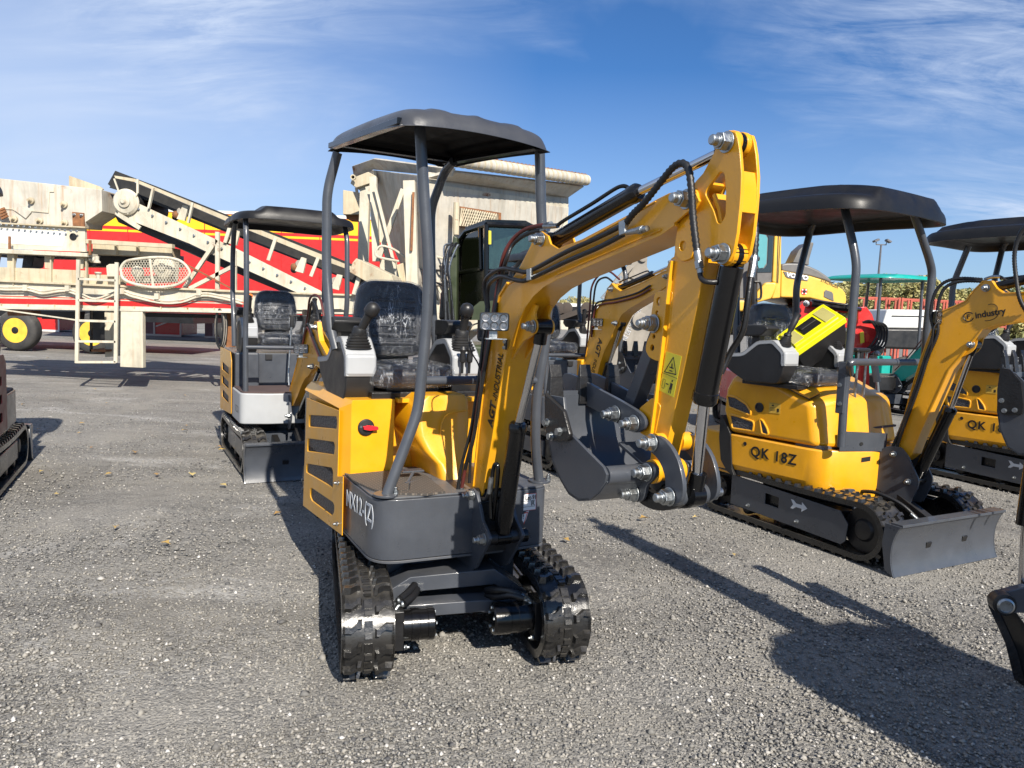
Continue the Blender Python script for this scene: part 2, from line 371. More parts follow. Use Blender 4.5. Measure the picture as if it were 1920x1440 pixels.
        for i in range(rng):
            a = i * 4; b = ((i + 1) % n) * 4
            for k in range(4):
                k2 = (k + 1) % 4; fs.append((a + k, b + k, b + k2, a + k2))
        if not closed: fs += [(0, 1, 2, 3), (n * 4 - 1, n * 4 - 2, n * 4 - 3, n * 4 - 4)]
        return s.add(vs, fs)
    def mesh(s, name, mats, angle=32):
        me = bpy.data.meshes.new(name); me.from_pydata([tuple(v) for v in s.v], [], s.f)
        if not isinstance(mats, (list, tuple)): mats = [mats]
        for m_ in mats: me.materials.append(M[m_] if isinstance(m_, str) else m_)
        if len(mats) > 1: me.polygons.foreach_set('material_index', s.m)
        bm = bmesh.new(); bm.from_mesh(me); bmesh.ops.recalc_face_normals(bm, faces=bm.faces); bm.to_mesh(me); bm.free()
        me.polygons.foreach_set('use_smooth', [True] * len(me.polygons)); me.set_sharp_from_angle(angle=rad(angle)); me.update()
        return me
    def build(s, name, mats, parent=None, bevel=0.0, Mx=None, label=None, angle=32, seg=2):
        o = add_obj(name, s.mesh(name, mats, angle), parent, Mx, label)
        if bevel: bev(o, bevel, seg)
        return o
def bev(o, w_, seg=2, ang=35):
    b = o.modifiers.new('bevel', 'BEVEL'); b.width = w_; b.segments = seg; b.limit_method = 'ANGLE'; b.angle_limit = rad(ang); b.harden_normals = True; b.miter_outer = 'MITER_ARC'
    return o
def fillet(pts, r, n=4, closed=True):
    """round the corners of a 2D or 3D polyline"""
    out = []; m = len(pts)
    for i in range(m):
        p = Vector(pts[i])
        if not closed and (i == 0 or i == m - 1): out.append(tuple(p)); continue
        a = Vector(pts[i - 1]); b = Vector(pts[(i + 1) % m]); ri = r[i] if isinstance(r, (list, tuple)) else r
        da = a - p; db = b - p; k = min(ri, da.length * 0.45, db.length * 0.45)
        if k < 1e-5: out.append(tuple(p)); continue
        A = p + da.normalized() * k; B = p + db.normalized() * k
        for j in range(n + 1):
            t = j / n; out.append(tuple(A * (1 - t) ** 2 + p * 2 * t * (1 - t) + B * t * t))
    return out
def spline(pts, n=6):
    """Catmull-Rom through points"""
    pts = [Vector(p) for p in pts]; out = []
    for i in range(len(pts) - 1):
        p0 = pts[max(i - 1, 0)]; p1 = pts[i]; p2 = pts[i + 1]; p3 = pts[min(i + 2, len(pts) - 1)]
        for j in range(n):
            t = j / n
            out.append(0.5 * ((2 * p1) + (p2 - p0) * t + (2 * p0 - 5 * p1 + 4 * p2 - p3) * t * t + (3 * p1 - p0 - 3 * p2 + p3) * t ** 3))
    out.append(pts[-1]); return out
def chaikin(pts, it=2, closed=True):
    pts = [Vector(p) for p in pts]
    for _ in range(it):
        o = []; m = len(pts)
        for i in range(m if closed else m - 1):
            a = pts[i]; b = pts[(i + 1) % m]; o += [a * 0.75 + b * 0.25, a * 0.25 + b * 0.75]
        if not closed: o = [pts[0]] + o + [pts[-1]]
        pts = o
    return [tuple(p) for p in pts]
def circle2(c, r, n=16): return [(c[0] + r * math.cos(2 * math.pi * i / n), c[1] + r * math.sin(2 * math.pi * i / n)) for i in range(n)]
def plate(name, outline, holes, x0, x1, material, parent, bevel=0.0015, Mx=None, label=None):
    """flat plate in the local y-z plane, thickness x0..x1, with real holes (filled 2D curve)"""
    cu = bpy.data.curves.new(name, 'CURVE'); cu.dimensions = '2D'; cu.fill_mode = 'BOTH'
    for poly in [outline] + list(holes):
        sp = cu.splines.new('POLY'); sp.points.add(len(poly) - 1)
        for p, q in zip(sp.points, poly): p.co = (q[0], q[1], 0, 1)
        sp.use_cyclic_u = True
    th = abs(x1 - x0); cu.extrude = max(th / 2 - bevel, 0.0001); cu.bevel_depth = bevel; cu.bevel_resolution = 1; cu.offset = -bevel
    tmp = bpy.data.objects.new('t', cu); me = bpy.data.meshes.new_from_object(tmp); bpy.data.objects.remove(tmp); bpy.data.curves.remove(cu)
    me.transform(Matrix(((0, 0, 1, (x0 + x1) / 2), (1, 0, 0, 0), (0, 1, 0, 0), (0, 0, 0, 1)))); me.name = name
    me.materials.clear(); me.materials.append(M[material] if isinstance(material, str) else material)
    me.polygons.foreach_set('use_smooth', [True] * len(me.polygons)); me.set_sharp_from_angle(angle=rad(28))
    return add_obj(name, me, parent, Mx, label)
FONT = None
def text(s, size, parent, origin, right, up, material, name='lettering', th=0.0008, stretch=1.0, space=1.0, align='LEFT', shear=0.0, off=0.0, label=None):
    """raised flat lettering; origin/right/up in the parent's frame"""
    cu = bpy.data.curves.new(name, 'FONT'); cu.body = s; cu.size = size; cu.extrude = th; cu.space_character = space; cu.align_x = align; cu.shear = shear; cu.offset = off
    tmp = bpy.data.objects.new('t', cu); me = bpy.data.meshes.new_from_object(tmp); bpy.data.objects.remove(tmp); bpy.data.curves.remove(cu)
    me.name = name; me.materials.clear(); me.materials.append(M[material] if isinstance(material, str) else material)
    r = Vector(right).normalized(); u = Vector(up); u = (u - r * u.dot(r)).normalized(); n = r.cross(u)
    R = Matrix((r * stretch, u, n)).transposed().to_4x4(); R.translation = Vector(origin) + n * (th + 0.0006)
    me.transform(R)
    return add_obj(name, me, parent, None, label)
def patch(name, parent, c, right, up, w_, h, material, th=0.0008, r=0.0, label=None):
    """thin rectangular sticker centred on c"""
    rt = Vector(right).normalized(); u = Vector(up); u = (u - rt * u.dot(rt)).normalized(); n = rt.cross(u); c = Vector(c)
    mb = MB(); a = [c + rt * (sx * w_ / 2) + u * (sy * h / 2) for sx, sy in ((-1, -1), (1, -1), (1, 1), (-1, 1))]
    mb.hexa([p + n * 0.0004 for p in a], [p + n * (0.0004 + th) for p in a]); return mb.build(name, material, parent, label=label)
def polypatch(name, parent, pts, n, material, th=0.0008, lift=0.0004, label=None):
    n = Vector(n).normalized(); a = [Vector(p) + n * lift for p in pts]; b = [p + n * th for p in a]; k = len(pts)
    mb = MB(); mb.add(a + b, [tuple(range(k - 1, -1, -1)), tuple(range(k, 2 * k))] + [(i, (i + 1) % k, k + (i + 1) % k, k + i) for i in range(k)])
    return mb.build(name, material, parent, label=label)
# ------------------------------------------------------------------ shared machine components
_cache = {}
def shared(key, fn):
    if key not in _cache: _cache[key] = fn()
    return _cache[key]
def stadium(y0, y1, R, n=14, zc=None, sag=0.0):
    zc = R if zc is None else zc; pts = []
    for i in range(n + 1):
        a = -math.pi / 2 + math.pi * i / n; pts.append((y1 + R * math.cos(a), zc + R * math.sin(a)))
    if sag: pts += [(y1 + (y0 - y1) * t, zc + R - sag * math.sin(math.pi * t)) for t in (0.2, 0.4, 0.6, 0.8)]
    for i in range(n + 1):
        a = math.pi / 2 + math.pi * i / n; pts.append((y0 + R * math.cos(a), zc + R * math.sin(a)))
    return pts
def lug_mesh(w_, ps, h=0.02):
    def f():
        mb = MB(); k = w_ / 0.19; q = ps / 0.08
        L = [(-.093, .016), (-.064, .019), (-.036, -.002), (-.022, -.002), (-.022, -.034), (-.036, -.034), (-.042, -.020), (-.064, -.006), (-.093, -.012)]
        for sgn in (1, -1):
            P = [(x * k * sgn, y * q * sgn) for x, y in L]; c = Vector((sum(p[0] for p in P) / len(P), sum(p[1] for p in P) / len(P)))
            T = [tuple(c + (Vector(p) - c) * 0.80) for p in P]; n = len(P)
            mb.add([(p[0], p[1], -0.004) for p in P] + [(p[0], p[1], h) for p in T], [tuple(range(n)), tuple(range(n, 2 * n))] + [(i, (i + 1) % n, n + (i + 1) % n, n + i) for i in range(n)])
        mb.box((0, 0.01 * q, 0.002), (0.030 * k, 0.034 * q, 0.008)); mb.box((0, -0.028 * q, 0.002), (0.026 * k, 0.018 * q, 0.012))
        return mb.mesh('tread_lug', 'rubber', 25)
    return shared(('lug', round(w_, 3), round(ps, 4), h), f)
def path_walk(path, step_n):
    P = [Vector(p) for p in path]; P.append(P[0]); S = [0]
    for a, b in zip(P, P[1:]): S.append(S[-1] + (b - a).length)
    out = []; j = 0
    for i in range(step_n):
        s_ = S[-1] * i / step_n
        while S[j + 1] < s_: j += 1
        a, b = P[j], P[j + 1]; t = (s_ - S[j]) / (S[j + 1] - S[j]); out.append((a + (b - a) * t, (b - a).normalized()))
    return out
def track(parent, x, w_, R, y0, y1, Mx, outer=1, mode='objects', style='plain', sprocket_front=False, sag=0.012, lugh=0.02):
    th = 0.022; path = stadium(y0, y1, R - lugh, zc=R, sag=sag)      # outer belt face is at R - lug height
    mb = MB(); mb.ribbon([tuple(p) for p in path], x - w_ / 2, x + w_ / 2, th, closed=True)
    # side lips of the belt
    for sx in (-1, 1): mb.ribbon([tuple(p) for p in path], x + sx * (w_ / 2 - 0.012), x + sx * (w_ / 2 + 0.0015), th + 0.012, closed=True)
    tr = mb.build('track', 'rubber', parent, Mx=Mx, angle=40)
    per = sum((Vector(path[i]) - Vector(path[i - 1])).length for i in range(len(path))); n = int(round(per / 0.08))
    lm = lug_mesh(w_, 0.08, lugh)
    if mode == 'objects':
        for p, d in path_walk(path, n):
            nrm = Vector((d.y, -d.x)); R3 = Matrix(((1, 0, 0), (0, d.x, nrm.x), (0, d.y, nrm.y)))
            R4 = R3.to_4x4(); R4.translation = (x, p.x, p.y); add_obj('tread_lug', lm, tr, R4)
    else:
        mb = MB(); vs = [v.co.copy() for v in lm.vertices]; fs = [tuple(p.vertices) for p in lm.polygons]
        for p, d in path_walk(path, n):
            nrm = Vector((d.y, -d.x)); R3 = Matrix(((1, 0, 0), (0, d.x, nrm.x), (0, d.y, nrm.y)))
            mb.add([R3 @ v + Vector((x, p.x, p.y)) for v in vs], fs)
        o = mb.build('tread_lugs', 'rubber', tr, angle=25); o['kind'] = 'stuff'
    # wheels
    Ri = R - lugh - th - 0.012; ys, yi = (y1, y0) if sprocket_front else (y0, y1)
    mb = MB()
    k = 11; pr = []
    for i in range(k * 4):
        a = 2 * math.pi * i / (k * 4); rr = Ri * (1.02 if i % 4 in (0, 1) else 0.86); pr.append((ys + rr * math.cos(a), R + rr * math.sin(a)))
    mb.prism(pr, x - 0.02, x + 0.02); mb.cyl((x - 0.05, ys, R), (x + outer * 0.075, ys, R), Ri * 0.55, 20)
    for i in range(6):
        a = math.pi * i / 3; mb.cyl((x + outer * 0.07, ys + Ri * .4 * math.cos(a), R + Ri * .4 * math.sin(a)), (x + outer * 0.085, ys + Ri * .4 * math.cos(a), R + Ri * .4 * math.sin(a)), 0.011, 6)
    mb.build('sprocket', 'blackmetal', parent, Mx=Mx)
    mb = MB(); mb.lathe([(Ri * .96, -0.045), (Ri, -0.03), (Ri, -0.012), (Ri * .82, -0.01), (Ri * .82, 0.01), (Ri, 0.012), (Ri, 0.03), (Ri * .96, 0.045), (Ri * .5, 0.045), (Ri * .4, 0.06), (0.02, 0.065)], (x, yi, R), (outer, 0, 0), 24)
    mb.build('idler_wheel', 'blackmetal', parent, Mx=Mx)
    zr = lugh + th + 0.012 + 0.04
    for i in range(3):
        yy = y0 + (y1 - y0) * (0.22 + 0.28 * i); mb = MB(); mb.lathe([(0.034, -.06), (0.044, -.05), (0.044, -.015), (0.03, -.012), (0.03, .012), (.044, .015), (.044, .05), (.034, .06), (.015, .062)], (x, yy, zr), (outer, 0, 0), 16)
        mb.build('track_roller', 'blackmetal', parent, Mx=Mx)
    # side frame
    xo = x + outer * (w_ / 2 - 0.012); xi = x - outer * (w_ / 2 - 0.02); L = y1 - y0
    if style == 'plate':   # tall boxed side plate with a slot and a chamfered rear end
        ya, yb = y0 + R * 0.72, y1 - R * 0.45
        o = [(ya, R * 0.52), (yb - 0.03, R * 0.40), (yb, R * 0.55), (yb + 0.01, R * 1.1), (yb - 0.05, R * 1.45), (ya, R * 1.62)]
        if True:
            yh = ya + (yb - ya) * 0.33
            plate('track_frame', o, [[(yh, R * .92), (yh + .12, R * .90), (yh + .12, R * 1.28), (yh, R * 1.30)]], xo - outer * 0.008, xo, 'grey', parent, Mx=Mx)
        mb = MB(); mb.b2(x - 0.05, xo - outer * 0.03, ya + 0.01, yb - 0.06, R * 0.62, R * 1.4); mb.build('track_beam', 'blackmetal', parent, Mx=Mx, bevel=0.004)
        for (a, b) in ((0.18, .45), (0.62, .45)):
            nut(parent, (xo, ya + (yb - ya) * a, R * (b + .22)), (outer, 0, 0), 0.011, Mx=Mx)
    else:
        mb = MB(); mb.b2(x - w_ * .3, xo - outer * .02, y0 + R * .6, y1 - R * .6, R * 0.55, R * 1.35)
        mb.build('track_frame', 'grey' if style == 'plain' else 'blackmetal', parent, Mx=Mx, bevel=0.008)
    return tr
def nut(parent, p, ax, r=0.02, Mx=None, bolt=True, name='pin_nut'):
    """hex nut with washer and protruding thread end; p on the surface"""
    def f():
        mb = MB(); mb.lathe([(r * 1.25, 0), (r * 1.25, r * .18)], (0, 0, 0), (0, 0, 1), 20)
        a, b = r * .18, r * 1.25
        hx = [(r * 1.06 * math.cos(math.pi * i / 3), r * 1.06 * math.sin(math.pi * i / 3)) for i in range(6)]
        mb.prism(hx, a, b, 'z')
        if bolt: mb.lathe([(r * .80, b), (r * .80, b + r * .25), (r * .60, b + r * .28), (r * .60, b + r * .95), (r * .48, b + r * 1.12)], (0, 0, 0), (0, 0, 1), 16)
        return mb.mesh(name, 'zinc', 25)
    me = shared(('nut', round(r, 4), bolt), f)
    q = Vector(ax).normalized().to_track_quat('Z', 'Y').to_matrix()
    a = sum(ord(c) for c in str(p)) % 60; R4 = (q @ Matrix.Rotation(rad(a), 3, 'Z')).to_4x4(); R4.translation = Vector(p)
    o = add_obj(name, me, parent, (Mx @ R4) if Mx is not None else R4)
    if r >= 0.014: bev(o, r * 0.08, 2)
    return o
def hose(parent, pts, r=0.009, material='hose', n=8, Mx=None, name='hose', corr=0.0, fit=0.0, smooth=6):
    P = spline(pts, smooth)
    if corr:
        # resample and alternate the radius: spiral guard
        S = [0.0]
        for a, b in zip(P, P[1:]): S.append(S[-1] + (b - a).length)
        m = max(8, int(S[-1] / (corr / 2))); Q = []; j = 0
        for i in range(m + 1):
            s_ = S[-1] * i / m
            while j < len(S) - 2 and S[j + 1] < s_: j += 1
            t = (s_ - S[j]) / max(1e-9, S[j + 1] - S[j]); Q.append(P[j].lerp(P[j + 1], min(1, t)))
        rr = [r * (1.0 if i % 2 else 0.80) for i in range(m + 1)]
        mb = MB(); mb.tube(Q, r, max(n, 10), True, rr); o = mb.build(name, material, parent, Mx=Mx, angle=60)
    else:
        mb = MB(); mb.tube(P, r, n); o = mb.build(name, material, parent, Mx=Mx, angle=60)
    if fit:
        mb = MB()
        for A, B in ((P[0], P[1]), (P[-1], P[-2])):
            d = (B - A).normalized(); mb.cyl(A - d * 0.002, A + d * fit, r * 1.2, 10); mb.lathe([(r * 1.5, 0), (r * 1.5, fit * .35)], A - d * 0.012, d, 6)
        mb.build('hose_fitting', 'zinc', o)
    return o
def cylinder(parent, base, glandp, rodend, R=0.03, r=0.014, eye=0.03, ew=0.035, axis=(1, 0, 0), name='hydraulic_cylinder', bmat='black', Mx=None):
    base = Vector(base); g = Vector(glandp); e = Vector(rodend); ax = Vector(axis).normalized(); d = (g - base).normalized()
    mb = MB(); mb.cyl(base + d * eye, g, R, 24); mb.lathe([(R * 1.0, -.02), (R * 1.08, -.018), (R * 1.08, 0.004), (R * .85, 0.014)], g, d, 24)
    mb.cyl(base - ax * ew, base + ax * ew, eye, 18); o = mb.build(name, bmat, parent, Mx=Mx, angle=40)
    mb = MB(); mb.cyl(g, e - d * eye * .6, r, 18); mb.build('piston_rod', 'chrome', o, angle=40)
    mb = MB(); mb.cyl(e - ax * ew, e + ax * ew, eye, 18); mb.cyl(e - d * (eye + .035), e, r * 1.5, 14); mb.build('rod_eye', bmat, o, angle=40)
    return o
def post(parent, pts, r=0.024, fr=0.07, name='canopy_post', material='grey', Mx=None, n=16):
    mb = MB(); mb.tube([Vector(p) for p in fillet(pts, fr, 6, False)], r, n); return mb.build(name, material, parent, Mx=Mx, angle=50)
def seat(parent, x, y, z, wd=0.42, back_h=0.42, tilt=10, film=True, deep=0.42):
    """vinyl seat: cushion whose front edge is at y, backrest behind; x = centre, z = cushion top"""
    def blob(w_, l_, t_, rc=0.07, crown=0.02, cols=14, rows=14, waist=0.0):
        # rounded slab: w_ across, l_ along, t_ thick -> closed grid in local coords (u, v, h)
        ring = []
        N = 40
        for i in range(N):
            a = 2 * math.pi * i / N; ca, sa = math.cos(a), math.sin(a); e = 0.42
            ring.append((abs(ca) ** e * (1 if ca > 0 else -1), abs(sa) ** e * (1 if sa > 0 else -1)))
        P = []
        for (k, h) in ((0.86, -t_ * .5), (0.97, -t_ * .42), (1.0, -t_ * .2), (1.0, t_ * .15), (0.97, t_ * .38), (0.90, t_ * .5), (0.7, t_ * .5 - .004), (0.55, t_ * .5 - .012), (.3, t_ * .5 - .004), (.02, t_ * .5)):
            P.append([Vector((u * w_ / 2 * k * (1 - waist * (v > 0) * abs(v)), v * l_ / 2 * k, h + crown * (1 - k))) for u, v in ring])
        return P
    mb = MB(); C = blob(wd, deep, 0.085, waist=0.0); base = Vector((x, y - deep / 2, z - 0.042)); mb.grid([[base + p for p in row] for row in C], True)
    o = mb.build('seat_cushion', 'vinyl', parent, angle=60)
    if film:
        mf = MB(); mf.grid([[base + Vector((p.x * 1.035, p.y * 1.035, p.z * 1.1 + 0.004)) * 1.0 + Vector((0, 0, 0)) for p in row] for row in blob(wd, deep, 0.10)], True); mf.build('plastic_film', 'film', o, angle=60)
    Bk = blob(wd * .92, back_h, 0.085, waist=0.10)
    T = Matrix.Translation((x, y - deep + 0.02, z + 0.035)) @ Matrix.Rotation(rad(tilt), 4, 'X')
    def tb(p, e=1.0, dz=0.0): return T @ Vector((p.x * e, p.z * (1.1 if e > 1 else 1) + dz, p.y * e + back_h / 2))
    mb = MB(); mb.grid([[tb(p) for p in row] for row in Bk], True)
    # ribbed inner panel of the backrest
    for i in range(6):
        zz_ = back_h * (0.16 + 0.115 * i); mb.tube([T @ Vector((xx, 0.040 + 0.006 * math.cos(xx * 9), zz_)) for xx in np.linspace(-wd * .27, wd * .27, 7)], 0.012, 6)
    o = mb.build('seat_backrest', 'vinyl', parent, angle=60)
    if film:
        mf = MB(); mf.grid([[tb(p, 1.03, 0.004) for p in row] for row in blob(wd * .92, back_h, 0.105, waist=0.10)], True); mf.build('plastic_film', 'film', o, angle=60)
    mb = MB(); mb.b2(x - .13, x + .13, y - deep + .02, y - .06, z - 0.12, z - .08); mb.bar((x, y - deep + .0, z - .1), T @ Vector((0, -.03, .18)), 0.2, 0.012, (0, 1, 0)); mb.build('seat_frame', 'blackmetal', parent, bevel=.004)
def joystick(parent, p, h=0.17, lean=(0.0, 0.0), grip=0.020, knob=False):
    p = Vector(p); d = Vector((lean[0], lean[1], 1)).normalized()
    mb = MB(); P = []
    for i in range(6):
        s_ = 0.052 - 0.0055 * i
        for k, (e, dz) in enumerate(((1.0, 0.0), (1.0, 0.007), (0.86, 0.010))):
            c = p + d * (0.013 * i + dz); P.append([c + Vector((math.cos(a) * s_ * e * (1.1 if abs(math.cos(2 * a)) < .5 else 1), math.sin(a) * s_ * e * (1.1 if abs(math.cos(2 * a)) < .5 else 1), 0)) for a in np.linspace(0, 2 * math.pi, 17)[:-1]])
    mb.grid(P, True); o = mb.build('joystick_boot', 'plastic', parent, angle=35)
    mb = MB(); q = p + d * 0.072
    if knob: mb.lathe([(0.030, 0), (0.033, .012), (0.024, .025), (0.017, .03), (0.017, .10), (0.020, .105), (0.020, .145), (0.034, .150), (0.040, .17), (0.038, .19), (0.026, .21), (0.004, .216)], q, d, 20)
    else: mb.lathe([(0.026, 0), (0.026, .015), (0.015, .025), (0.014, .04), (grip, .055), (grip * 1.15, h * .7), (grip * 1.05, h * .85), (grip * 1.25, h * .95), (grip * .8, h), (0.003, h + .004)], q, d, 16)
    mb.build('joystick_grip', 'plastic', parent, angle=40); return o
def console(parent, x, y, z, side=1, w_=0.14, s=1.0, knob=False, arm=True, lean=(0, .1), whitefront=True, stick=True):
    """side console seen from the front; x = outer face, side = +1 when the outer face looks to +x, (y,z) = upper front corner"""
    xo = x; xi = x - side * w_
    K = [(-.58, -.05), (-.37, -.03), (-.245, .065), (-.11, .08), (-.01, 0.0), (0, -.10), (-.012, -.17), (-.05, -.235), (-.33, -.245), (-.47, -.18), (-.56, -.12)]
    P = [(y + a * s, z + b * s) for a, b in K]; c = (y - .25 * s, z - .09 * s)
    mb = MB(); q = [(c[0] + (a - c[0]) * .97, c[1] + (b - c[1]) * .97) for a, b in P]
    mb.prism(fillet(q, 0.02), xo - side * .004, xi + side * .004); o = mb.build('console', 'plastic', parent, bevel=.008)
    # pale shell: strip round the upper edge and the front
    S = [P[0], P[1], P[2], P[3], P[4], P[5]]; off = []
    Ss = fillet(S, 0.03 * s, 4, False)
    mb = MB(); mb.ribbon(Ss, xo, xi, -0.010, False); 
    for xa in (xo, xi):
        sg = side if xa == xo else -side
        mb.ribbon(Ss, xa, xa - sg * .010, -0.028 * s, False)
    # front face panel
    mb.build('console_shell', 'whiteshell', parent, bevel=.004)
    if whitefront: mb = MB(); mb.b2(xo, xi, y - .040, y + .006, z - .100 * s, z + 0.002); mb.build('console_shell', 'whiteshell', parent, bevel=.018, seg=4)
    if stick: joystick(parent, (x - side * w_ * .5, y - .085 * s, z + .035 * s), lean=(lean[0], lean[1]), knob=knob)
    if arm:
        mb = MB(); mb.prism(fillet([(y - .42 * s, z + .13), (y - .40 * s, z + .165), (y - .17 * s, z + .165), (y - .14 * s, z + .145), (y - .20 * s, z + .095), (y - .36 * s, z + .085)], .02), xo + side * .02, xi + side * .03); mb.b2(x - side * (w_ * .7), x - side * (w_ * .3), y - .33 * s, y - .26 * s, z + .02, z + .115)
        mb.build('armrest', 'plastic', parent, bevel=.012)
    return o
def slot_poly(c, w_, h, r=0.01): return fillet([(c[0] - w_ / 2, c[1] - h / 2), (c[0] + w_ / 2, c[1] - h / 2), (c[0] + w_ / 2, c[1] + h / 2), (c[0] - w_ / 2, c[1] + h / 2)], r, 3)
def headlamp(parent, c, n, w_=0.115, h=0.08, Mx=None, name='work_lamp', stem=True):
    """rectangular six-LED work lamp, n = facing direction"""
    c = Vector(c); n = Vector(n).normalized(); r = Vector((0, 0, 1)).cross(n).normalized(); u = n.cross(r)
    def P(a, b, d): return c + r * a + u * b + n * d
    mb = MB(); fr = slot_poly((0, 0), w_, h, .012); k = len(fr)
    mb.add([P(a, b, -.04) for a, b in [(p[0] * .8, p[1] * .8) for p in fr]] + [P(a, b, 0) for a, b in fr], [tuple(range(k)), ] + [(i, (i + 1) % k, k + (i + 1) % k, k + i) for i in range(k)])
    mb.add([P(a, b, 0) for a, b in fr] + [P(a * .93, b * .9, 0.003) for a, b in fr], [(i, (i + 1) % k, k + (i + 1) % k, k + i) for i in range(k)])
    for i in range(4): mb.bar(P(-w_ * .3 + i * w_ * .2, -h * .35, -.042), P(-w_ * .3 + i * w_ * .2, h * .35, -.042), .004, .012, n)
    o = mb.build(name, 'plastic', parent, Mx=Mx)
    mb = MB(); mb.add([P(a * .93, b * .9, 0.0005) for a, b in fr], [tuple(range(k))]); mb.build('lamp_bezel', 'lensbase', o); mb = MB()
    for i in range(3):
        for j in range(2): c_ = P((i - 1) * w_ * .3, (j - .5) * h * .44, 0.003); mb.lathe([(0.0145 * w_ / .112, .000), (0.0155 * w_ / .112, .002), (0.0125 * w_ / .112, .0015), (0.007, -.004), (.0035, -.004), (.003, .002)], c_, n, 14)
    mb.build('lamp_reflector', 'lens', o)
    if stem:
        mb = MB(); mb.bar(P(0, -h * .5 + .002, -.02), P(0, -h * .5 - .03, -.02), .03, .004, n); mb.bar(P(-.03, -h * .5 - .03, -.02), P(.05, -h * .5 - .03, -.02), .03, .004, u)
        mb.build('lamp_bracket', 'zinc', o)
    return o
def round_canopy(parent, x0, x1, y0, y1, z, material='canopyplastic', h=0.085, Mx=None, drop=0.0):
    """moulded plastic roof: rounded plan corners, thick rolled rim, raised centre panel"""
    nx, ny = 45, 45; P = []; Q = []
    def ss(a, b, v): t = min(1, max(0, (v - a) / (b - a))); return t * t * (3 - 2 * t)
    for i in range(nx):
        ru = []; rl = []
        for j in range(ny):
            u = -1 + 2 * i / (nx - 1); v = -1 + 2 * j / (ny - 1)
            u = math.copysign(1 - (1 - abs(u)) ** 1.7, u); v = math.copysign(1 - (1 - abs(v)) ** 1.7, v)
            e = max(abs(u), abs(v)); q = e / max(1e-6, (abs(u) ** 5 + abs(v) ** 5) ** .2); a = u * q; b = v * q
            X = (x0 + x1) / 2 + a * (x1 - x0) / 2; Y = (y0 + y1) / 2 + b * (y1 - y0) / 2
            bow = -drop * (b * b) - .012 * a * a
            rim = h * .55 * (1 - max(0, (e - .90) / .10) ** 2.6) ** .5 if e > .90 else h * .55
            crown = h * .30 * (1 - (e / .9) ** 2) if e < .9 else 0
            panel = h * .34 * ss(.66, .52, abs(a)) * ss(-.93, -.84, b) * ss(1.0, .90, b)
            ru.append(Vector((X, Y, z + bow + rim + crown + panel + .004)))
            inn = 0.0 if e > .955 else h * .38 * ss(.955, .90, e)
            rl.append(Vector((X, Y, z + bow + inn)))
        P.append(ru); Q.append(rl)
    mb = MB(); mb.grid(P); mb.grid([r[::-1] for r in Q])
    per = [(i, 0) for i in range(nx)] + [(nx - 1, j) for j in range(1, ny)] + [(i, ny - 1) for i in range(nx - 2, -1, -1)] + [(0, j) for j in range(ny - 2, 0, -1)]
    A = [P[i][j] for i, j in per]; B = [Q[i][j] for i, j in per]; n = len(per)
    mb.add(A + B, [(i, (i + 1) % n, n + (i + 1) % n, n + i) for i in range(n)])
    return mb.build('canopy_roof', material, parent, Mx=Mx, angle=60)
def bucket(parent, side_pts, x0, x1, name='bucket', material='grey', th=0.010, teeth=4, tooth_dir=None, lip=None, teeth_mat='blackmetal', cutter=True, Mx=None):
    """side_pts: (y,z) closed outline of a side plate, ordered lip tip -> back along the curved shell -> top/back end. lip = index range of shell points"""
    o = plate(name, side_pts, [], x0, x0 + th * (1 if x1 > x0 else -1), material, parent, Mx=Mx)
    plate('bucket_side', side_pts, [], x1 - th * (1 if x1 > x0 else -1), x1, material, parent, Mx=Mx)
    a, b = lip; sh = [side_pts[i] for i in range(a, b)]
    mb = MB(); mb.ribbon(sh, x0, x1, 0.008); mb.build('bucket_shell', material, parent, Mx=Mx, angle=50)
    tip = Vector(sh[0]); d = (Vector(sh[0]) - Vector(sh[1])).normalized() if tooth_dir is None else Vector(tooth_dir).normalized(); nn = Vector((-d.y, d.x))
    mb = MB(); ea = tip - d * 0.06; eb = tip + d * 0.012
    mb.prism([tuple(ea + nn * .010), tuple(ea - nn * .006), tuple(eb - nn * .003), tuple(eb + nn * .004)], x0, x1); mb.build('cutting_edge', material, parent, Mx=Mx, bevel=.001)
    for i in range(teeth):
        xx = x0 + (x1 - x0) * (0.07 + 0.86 * i / (teeth - 1)); q = tip - d * 0.03
        A = [q - nn * .018, q + nn * .018]; B = [q + d * .085 + nn * .010, q + d * .085 - nn * .010]; Cc = [q + d * .125 + nn * .004, q + d * .125 - nn * .0]
        mb = MB(); wa, wb, wc = .026, .022, .020
        def quad(p, w_): return [(xx - w_, p[0].x, p[0].y), (xx + w_, p[0].x, p[0].y), (xx + w_, p[1].x, p[1].y), (xx - w_, p[1].x, p[1].y)]
        mb.hexa(quad(A[::-1], wa), quad(B, wb)); mb.hexa(quad(B, wb * .98), quad(Cc, wc)); mb.build('bucket_tooth', teeth_mat, parent, Mx=Mx, bevel=.002)
    return o
